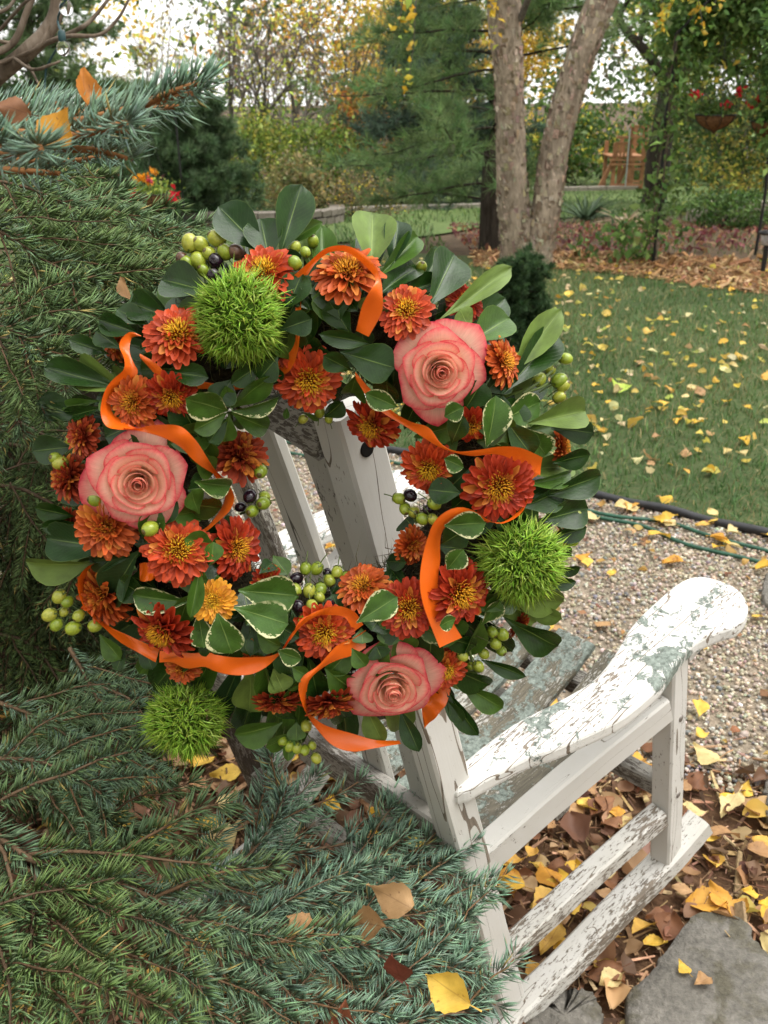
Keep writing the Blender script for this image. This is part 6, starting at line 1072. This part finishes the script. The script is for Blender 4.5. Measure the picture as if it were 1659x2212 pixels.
ribbon(c5([(800, 1180), (900, 1180), (1000, 1190), (1080, 1180), (1100, 1198), (1200, 1210), (1320, 1215), (1400, 1210), (1470, 1180), (1530, 1110), (1580, 1010), (1650, 970), (1700, 960)]), c5([(800, 1240), (870, 1242), (950, 1280), (1050, 1265), (1110, 1290), (1200, 1315), (1300, 1310), (1390, 1270), (1450, 1220), (1495, 1170), (1555, 1075), (1620, 1020), (1690, 970)]), [0.01, 0.02, 0.025, 0.03, 0.03, 0.03], [0.01, 0.015, 0.025, 0.025, 0.02, 0.025])
ribbon(c6([(-10, 1070), (60, 960), (130, 890), (210, 850), (300, 843), (365, 870), (408, 935)]), c6([(0, 1062), (70, 972), (140, 908), (220, 885), (300, 893), (338, 930), (352, 975)]), [0.03, 0.04, 0.04, 0.03, 0.01], [0.025, 0.03, 0.03, 0.025, 0.01])
ribbon(c6([(420, 960), (345, 1010), (270, 1040), (180, 1140), (110, 1190), (80, 1245), (95, 1320), (130, 1400), (180, 1470), (250, 1540), (350, 1572), (450, 1562), (600, 1530)]), c6([(420, 1050), (345, 1090), (280, 1112), (200, 1155), (145, 1200), (125, 1250), (127, 1330), (150, 1390), (200, 1430), (280, 1462), (380, 1492), (470, 1512), (590, 1520)]), [0.005, 0.02, 0.03, 0.04, 0.035, 0.03, 0.02], [0.005, 0.015, 0.025, 0.025, 0.03, 0.02, 0.015])
ribbon(c6([(845, 1190), (842, 1290), (800, 1370), (715, 1455)]), c6([(780, 1200), (740, 1300), (705, 1350), (708, 1420)]), [0.0, 0.01, 0.015, 0.0], [0.0, 0.005, 0.005, -0.005])
ribbon(c4([(365, 985), (430, 1060), (500, 1130), (560, 1190), (650, 1240), (740, 1270), (800, 1350), (880, 1388), (1000, 1380), (1100, 1363), (1200, 1370), (1312, 1420)]), c4([(370, 1025), (430, 1120), (500, 1190), (600, 1252), (700, 1312), (780, 1362), (870, 1397), (960, 1412), (1060, 1402), (1140, 1422), (1220, 1472), (1298, 1508)]), [0.01, 0.02, 0.03, 0.035, 0.04, 0.03], [0.01, 0.02, 0.025, 0.03, 0.025, 0.02])
ribbon(c6([(1300, 100), (1252, 200), (1250, 270), (1205, 372), (1110, 424), (1040, 408), (980, 368), (900, 342), (820, 365), (760, 420), (730, 500), (705, 600), (692, 700), (700, 800), (735, 910), (792, 1052)]), c6([(1290, 180), (1240, 220), (1235, 290), (1190, 360), (1110, 420), (1030, 415), (960, 400), (900, 398), (850, 412), (805, 470), (795, 540), (795, 610), (785, 690), (790, 790), (840, 890), (905, 997)]), [0.02, 0.028, 0.035, 0.04, 0.03, 0.035, 0.03], [0.015, 0.02, 0.03, 0.03, 0.015, 0.02, 0.02])
# ================================================================== FALLEN LEAVES
def mat_fallen(name, c0, c1, spot):
    m, t, b = newmat(name); tc = nd(t, 'ShaderNodeTexCoord'); sep = nd(t, 'ShaderNodeSeparateXYZ', {0: tc.outputs['UV']}); au = math_(t, 'ABSOLUTE', math_(t, 'SUBTRACT', sep.outputs[0], 0.5)); vv = math_(t, 'SUBTRACT', sep.outputs[1], math_(t, 'MULTIPLY', au, 0.7))
    oi = nd(t, 'ShaderNodeObjectInfo'); c = mixc(t, oi.outputs['Random'], c0, c1); ov = objvec(t); n = noise(t, ov, 2.5, 5); c = mixc(t, 1, c, ramp(t, n, [(0.3, (0.72, 0.68, 0.6)), (0.7, (1.15, 1.15, 1.1))]), 'MULTIPLY')
    vein = ramp(t, math_(t, 'ABSOLUTE', math_(t, 'SINE', math_(t, 'MULTIPLY', vv, 30.0))), [(0.0, (1, 1, 1)), (0.14, (0, 0, 0))]); c = mixc(t, math_(t, 'MULTIPLY', vein, 0.25), c, spot); rib = ramp(t, au, [(0.01, (1, 1, 1)), (0.025, (0, 0, 0))]); c = mixc(t, math_(t, 'MULTIPLY', rib, 0.4), c, spot)
    sp = ramp(t, noise(t, ov, 9, 4), [(0.64, (0, 0, 0)), (0.70, (0.8,)*3)]); c = mixc(t, sp, c, spot); t.links.new(c, b.inputs['Base Color']); b.inputs['Roughness'].default_value = 0.55; b.inputs['Specular IOR Level'].default_value = 0.3; bump(t, b, math_(t, 'ADD', vein, n), 0.3, 0.002)
    tr = nd(t, 'ShaderNodeBsdfTranslucent', {'Color': c}); mx = nd(t, 'ShaderNodeMixShader', {0: 0.2, 1: b.outputs[0], 2: tr.outputs[0]}); t.links.new(mx.outputs[0], t.nodes['Material Output'].inputs[0]); return m
FL = {'yellow': mat_fallen('leaf_yellow', (0.66, 0.40, 0.04), (0.72, 0.50, 0.10), (0.30, 0.15, 0.03)), 'amber': mat_fallen('leaf_amber', (0.58, 0.27, 0.03), (0.62, 0.38, 0.08), (0.25, 0.10, 0.03)), 'pale': mat_fallen('leaf_pale', (0.62, 0.48, 0.20), (0.66, 0.55, 0.30), (0.32, 0.20, 0.08)), 'tan': mat_fallen('leaf_tan', (0.36, 0.20, 0.09), (0.45, 0.28, 0.14), (0.16, 0.08, 0.04)), 'brown': mat_fallen('leaf_brown', (0.16, 0.065, 0.03), (0.24, 0.11, 0.05), (0.07, 0.03, 0.02)), 'rust': mat_fallen('leaf_rust', (0.42, 0.15, 0.02), (0.46, 0.18, 0.03), (0.2, 0.07, 0.02)), 'red_brown': mat_fallen('leaf_redbrown', (0.17, 0.045, 0.028), (0.22, 0.075, 0.035), (0.07, 0.02, 0.015))}
def fleaf(mat, seed):
    g = np.random.default_rng(seed); nu, nv = 9, 13; u = np.linspace(-1, 1, nu); v = np.linspace(0, 1, nv); U, Vv = np.meshgrid(u, v, indexing='ij'); sh = [[0.06, 0.55, 0.85, 1.0, 0.92, 0.70, 0.42, 0.20, 0.01], [0.06, 0.40, 0.72, 0.95, 1.0, 0.86, 0.60, 0.30, 0.01], [0.06, 0.66, 0.95, 1.0, 0.84, 0.60, 0.34, 0.15, 0.01]][seed % 3]
    wd = np.interp(Vv, np.linspace(0, 1, 9), sh)*g.uniform(0.68, 0.86)*(1+0.05*np.cos(np.arange(nv)*np.pi)[None]*(np.abs(U) > 0.9)); bend = g.uniform(-0.5, 0.9); cup = g.uniform(-0.25, 0.6); tw = g.normal(0, 0.5)
    X = U*wd*0.5; Y = Vv.copy(); Z = cup*np.abs(U)**1.6*wd*0.5+bend*(Vv-0.5)**2*0.6+tw*U*(Vv-0.5)*0.35+0.03*np.sin(Vv*7+U*3+g.uniform(0, 6)); V = np.stack([X, Y-0.5, Z-Z.min()], -1).reshape(-1, 3); F = gridfaces(nu, nv); uv = np.stack([(U+1)/2, Vv], -1).reshape(-1, 2)
    # stalk
    s = np.array([(-0.012, -0.5, Z[4, 0]-Z.min()), (0.012, -0.5, Z[4, 0]-Z.min()), (0.03, -0.75, Z[4, 0]-Z.min()+0.05*g.normal()), (0.01, -0.75, Z[4, 0]-Z.min())]); n0 = len(V); V = np.vstack([V, s]); uv = np.vstack([uv, np.full((4, 2), 0.5)]); F = np.vstack([F, [[n0, n0+1, n0+2, n0+3]]]); return mesh('fallen_leaf', V, F, mat, True, uv)
FM = {k: [fleaf(m, 40+i) for i in range(7)] for k, m in FL.items()}
def drop(kind, x, y, size, label, group, z=0.0, tilt=0.22, flip=0.3):
    o = link('fallen_leaf', random.choice(FM[kind])); o.location = (x, y, z); o.rotation_euler = (random.gauss(0, tilt)+(math.pi if random.random() < flip else 0)*0, random.gauss(0, tilt), random.uniform(0, 6.28)); o.scale = (size, size, size); tag(o, label, 'leaf', group); return o
WORD = {'yellow': 'bright yellow', 'amber': 'amber', 'pale': 'pale cream-yellow', 'tan': 'tan dry', 'brown': 'dark brown dry', 'red_brown': 'reddish brown'}
def on_stone(x, y):
    for p_ in STONES:
        a_ = p_-np.array([x, y]); b2 = np.roll(a_, -1, 0); c_ = (a_[:, 1] > 0) != (b2[:, 1] > 0); xi = a_[:, 0]-a_[:, 1]*(b2[:, 0]-a_[:, 0])/(b2[:, 1]-a_[:, 1]+1e-12)
        if (c_ & (xi > 0)).sum() % 2: return True
    return False
def topx(x, y):
    v_ = np.array([x, y, 0])-CAM; d_ = v_@_F; return 829.5+FPX*(v_@_R2)/d_, 1106-FPX*(v_@_U2)/d_
def zone(x, y, where):
    u_, v_ = topx(x, y)
    if where == 'mulch': return 'the mulch between flagstone and rocker' if u_ > 1130 and v_ > 1980 else 'the mulch right of the front post' if u_ > 1480 and v_ > 1800 else 'the mulch edge beside the gravel' if u_ > 1480 else 'the mulch seen between rocker and stretcher' if v_ > 1850 else 'the mulch seen below the seat rail'
    if where == 'under': return 'the dark ground under the spruce' if u_ < 500 else 'the ground under the chair seat'
    if where == 'gravel': return 'the gravel seen through the wreath and chair' if u_ < 1150 else 'the gravel right of the chair arm' if u_ > 1500 else 'the gravel behind the chair arm'
    if where == 'strip': return 'the hoses at the right edge' if u_ > 1480 else 'the hoses beside the wreath'
    return ('the lawn just past the edging' if v_ > 1000 else 'the middle of the lawn' if v_ > 860 else 'the lawn farther back')+(' at the right' if u_ > 1460 else ' near the wreath')
def scatter(n, f, kinds, probs, size, where, z):
    for k in range(n):
        kd = random.choices(kinds, probs)[0]; x, y = f(); wz_ = zone(x, y, where); s_ = size*math.exp(random.gauss(0, 0.2)); sw = 'small ' if s_ < size*0.88 else 'large ' if s_ > size*1.15 else ''
        drop(kd, x, y, s_, f'{sw}{WORD[kd]} fallen leaf on {wz_}', f'{sw}{WORD[kd]} leaves on {wz_}', z+random.uniform(0, 0.010))
def inpx(x0, x1, y0, y1, cond):
    def f():
        while True:
            g = G(random.uniform(x0, x1), random.uniform(y0, y1))
            if cond(g[0], g[1]) and not on_stone(g[0], g[1]): return g[0], g[1]
    return f
onm = lambda x, y: y < edge_y(x, bnd_c)+0.03
ong = lambda x, y: edge_y(x, bnd_c)+0.02 < y < edge_y(x, edge_c)-0.02
onl = lambda x, y: y > edge_y(x, edge_c)+0.05
scatter(95, inpx(1060, 1680, 1600, 2230, onm), ['yellow', 'amber', 'pale', 'tan', 'brown'], [0.26, 0.16, 0.18, 0.25, 0.15], 0.056, 'mulch', 0.016)
scatter(34, inpx(250, 1000, 1600, 1850, onm), ['yellow', 'tan', 'pale', 'brown'], [0.3, 0.35, 0.15, 0.2], 0.056, 'under', 0.016)
scatter(46, inpx(560, 1690, 1150, 1640, ong), ['yellow', 'amber', 'tan', 'pale'], [0.42, 0.2, 0.22, 0.16], 0.052, 'gravel', 0.016)
def strip():
    x = random.uniform(0.3, 1.4); return x, edge_y(x, edge_c)-random.uniform(0.02, 0.35)
scatter(34, strip, ['yellow', 'amber', 'tan', 'pale'], [0.35, 0.15, 0.25, 0.25], 0.060, 'strip', 0.018)
def nearlawn():
    while True:
        x = random.uniform(-0.3, 2.2); y = random.uniform(3.1, 5.4)
        if onl(x, y) and x < y*0.42: return x, y
scatter(62, nearlawn, ['yellow', 'amber', 'pale', 'tan'], [0.30, 0.2, 0.36, 0.14], 0.055, 'lawn', 0.022)
# leaves one can point at
def special(kind, p, size, rot, label, mi=0):
    o = link('fallen_leaf', FM[kind][mi]); o.location = tuple(p); o.rotation_euler = rot; o.scale = (size,)*3; tag(o, label, 'leaf')
cf = Matrix(((_R2[0], _U2[0], -_F[0]), (_R2[1], _U2[1], -_F[1]), (_R2[2], _U2[2], -_F[2])))
def facing(ang, tx=0.0, ty=0.0): return (cf@Matrix.Rotation(R_(ang), 3, 'Z')@Matrix.Rotation(R_(tx), 3, 'X')@Matrix.Rotation(R_(ty), 3, 'Y')).to_euler()
special('yellow', P(968, 2135, 1.20), 0.056, facing(60, -15), 'round yellow leaf caught on the spruce at the bottom edge', 0)
special('amber', P(125, 272, 0.665), 0.026, facing(-35, 10, 20), 'orange-yellow leaf stuck in the upper spruce branch', 1)
special('rust', P(178, 190, 0.76), 0.026, facing(5, 0, 50), 'rust-orange leaf standing upright on the upper spruce branch', 2)
special('brown', P(28, 238, 0.72), 0.022, facing(80, 20), 'curled brown leaf at the left edge of the upper spruce branch', 3)
special('tan', P(845, 1932, 1.28), 0.062, facing(70, -20), 'broad tan leaf lying on the foreground spruce', 4)
special('tan', P(795, 1995, 1.27), 0.056, facing(100, -40, 20), 'curled tan leaf just below the broad tan leaf', 5)
special('tan', P(640, 2005, 1.18), 0.050, facing(30, 30, 30), 'twisted pale brown leaf in the middle of the foreground spruce', 3)
special('red_brown', P(862, 2085, 1.25), 0.044, facing(20, 20, -30), 'crumpled dark red leaf near the lower spruce tips', 6)
special('red_brown', P(730, 2200, 1.18), 0.050, facing(-20, 10, 20), 'rust-red leaf at the very bottom of the foreground spruce', 2)
special('tan', P(262, 620, 1.10), 0.030, facing(15, 10, 70), 'narrow curled brown leaf in the spruce above the chair rail', 1)
g = G(1470, 2130); special('yellow', (g[0], g[1], 0.042), 0.030, (0.1, 0.1, 0.4), 'small yellow leaf lying on the large flagstone', 1)
g = G(1510, 2160); special('tan', (g[0], g[1], 0.042), 0.036, (0.15, -0.1, 2.0), 'brown pointed leaf lying on the large flagstone', 2)
# the rest of the litter
def litter(name, xy, z, size, cols, p, label, up=2.0):
    n = len(xy); V, F, C = curled(np.concatenate([xy, (terr(xy[:, 1])+z+rng.uniform(0, 0.012, n))[:, None]], 1), size*np.exp(rng.normal(0, 0.3, n)), pick(cols, n, p, 0.2), up); tag(link(name, mesh(name, V, F, m_leaf, True, None, C)), label, 'leaf litter', kind='stuff')
n = 3400; x = rng.uniform(-1.6, 1.4, n); y = rng.uniform(0.5, 3.0, n); k = (y < edge_y(x, bnd_c)+0.03) & ~((x > 0.35) & (y < 1.5) & (rng.random(n) < 0.25)); xy = np.stack([x, y], 1)[k]; xy = xy[[not on_stone(*q) for q in xy]]; litter('leaf_litter', xy, 0.012, 0.042, [(0.19, 0.095, 0.052), (0.11, 0.048, 0.028), (0.30, 0.17, 0.09), (0.42, 0.27, 0.14), (0.50, 0.33, 0.08)], [0.28, 0.17, 0.27, 0.21, 0.07], 'brown decaying leaf litter on the mulch')
n = 1250; y = 3.4+rng.random(n)**0.8*5.2; x = rng.uniform(-0.42, 0.48, n)*y; k = y > edge_y(x, edge_c)+0.1; litter('lawn_leaves', np.stack([x, y], 1)[k], 0.024, 0.042, [(0.62, 0.45, 0.10), (0.60, 0.36, 0.05), (0.62, 0.52, 0.28), (0.40, 0.24, 0.10), (0.42, 0.46, 0.10)], [0.32, 0.2, 0.28, 0.12, 0.08], 'small yellow and cream leaves sprinkled over the whole lawn', 1.2)
n = 420; x = rng.uniform(-1.2, 1.6, n); f_ = rng.random(n); y = edge_y(x, bnd_c)+f_*(edge_y(x, edge_c)-edge_y(x, bnd_c)); litter('gravel_leaf_bits', np.stack([x, y], 1), 0.014, 0.022, [(0.30, 0.14, 0.07), (0.45, 0.28, 0.08), (0.18, 0.08, 0.05)], None, 'small leaf fragments scattered over the gravel')
# ================================================================== BARE BRANCH WITH STRING LIGHTS, top left
root = empty('bare_tree', (-1.9, 3.2, 0)); tag(root, 'bare smooth-barked tree whose limbs reach in at the top left', 'tree'); o = np.array(root.location)
A = Acc(); tube(A, smoothpath(np.array([(0, 0, -0.05), (0.02, -0.05, 0.5), (0.1, -0.3, 1.0), tuple(P(-60, 215, 2.3)-o)]), 20), np.linspace(0.07, 0.045, 20), 10); link('trunk', A.mesh('trunk', m_bark_tan), root)
def br(pts, r0, r1):
    A = Acc(); q = smoothpath(np.array([P(*p_)-o for p_ in pts]), 26); tube(A, q, np.linspace(r0, r1, 26)*0.55, 8); link('branch', A.mesh('branch', m_bark_tan), root)
br([(-60, 215, 2.3), (0, 160, 2.25), (55, 115, 2.2), (100, 70, 2.2), (122, 20, 2.2), (120, -60, 2.2)], 0.034, 0.022)
br([(-30, 145, 2.2), (30, 125, 2.2), (85, 100, 2.15), (105, 55, 2.15)], 0.008, 0.006)
br([(-20, 120, 2.2), (30, 90, 2.2), (60, 20, 2.2), (80, -30, 2.2)], 0.013, 0.010)
br([(60, 110, 2.2), (120, 85, 2.15), (175, 60, 2.1), (205, 35, 2.1), (240, -10, 2.1)], 0.010, 0.005)
br([(90, 95, 2.2), (150, 78, 2.1), (215, 75, 2.1), (255, 40, 2.1), (280, -5, 2.1)], 0.008, 0.004)
br([(30, 125, 2.2), (70, 150, 2.15), (110, 140, 2.1), (130, 132, 2.1)], 0.007, 0.004)
br([(-10, 30, 2.2), (20, 15, 2.2), (40, -20, 2.2)], 0.007, 0.005)
br([(60, 140, 2.2), (75, 165, 2.15), (85, 185, 2.1)], 0.006, 0.003)
br([(30, 95, 2.2), (-10, 85, 2.2), (-40, 60, 2.2)], 0.007, 0.004)
br([(0, 65, 2.2), (60, 0, 2.1), (110, -20, 2.1)], 0.006, 0.004)
mt, t, b = newmat('bulb_glass'); b.inputs['Transmission Weight'].default_value = 1.0; b.inputs['Roughness'].default_value = 0.03; b.inputs['IOR'].default_value = 1.25; b.inputs['Base Color'].default_value = (0.95, 0.97, 0.98, 1); m_glass = mt
m_sock = mat_plain('socket_teal', (0.02, 0.06, 0.065), 0.5, 0.4)
root = empty('string_lights', P(143, 0, 2.05)); tag(root, 'string of clear globe bulbs hanging in the bare tree', 'string lights'); o = np.array(root.location)
A = Acc(); tube(A, smoothpath(np.array([P(160, -60, 2.08), P(143, -4, 2.05), P(125, 40, 2.1), P(132, 70, 2.07), P(137, 82, 2.06), P(120, 110, 2.1), P(100, 150, 2.15), P(96, 200, 2.15)])-o, 30), 0.0022, 5); link('wire', A.mesh('wire', m_sock), root)
for (x, y) in ((143, 18), (137, 106)):
    M = np.eye(4); M[:3, 3] = P(x, y, 2.06)-o; A = Acc(); lathe(A, [(0.0, -0.0125), (0.006, -0.011), (0.0108, -0.0062), (0.0125, 0.0), (0.0108, 0.0062), (0.0075, 0.0112), (0.006, 0.014)], 20, M=M); bl = link('bulb', A.mesh('bulb', m_glass), root)
    A = Acc(); lathe(A, [(0.006, 0.012), (0.007, 0.014), (0.007, 0.028), (0.003, 0.031), (0.0, 0.031)], 12, M=M); link('socket', A.mesh('socket', m_sock), bl)
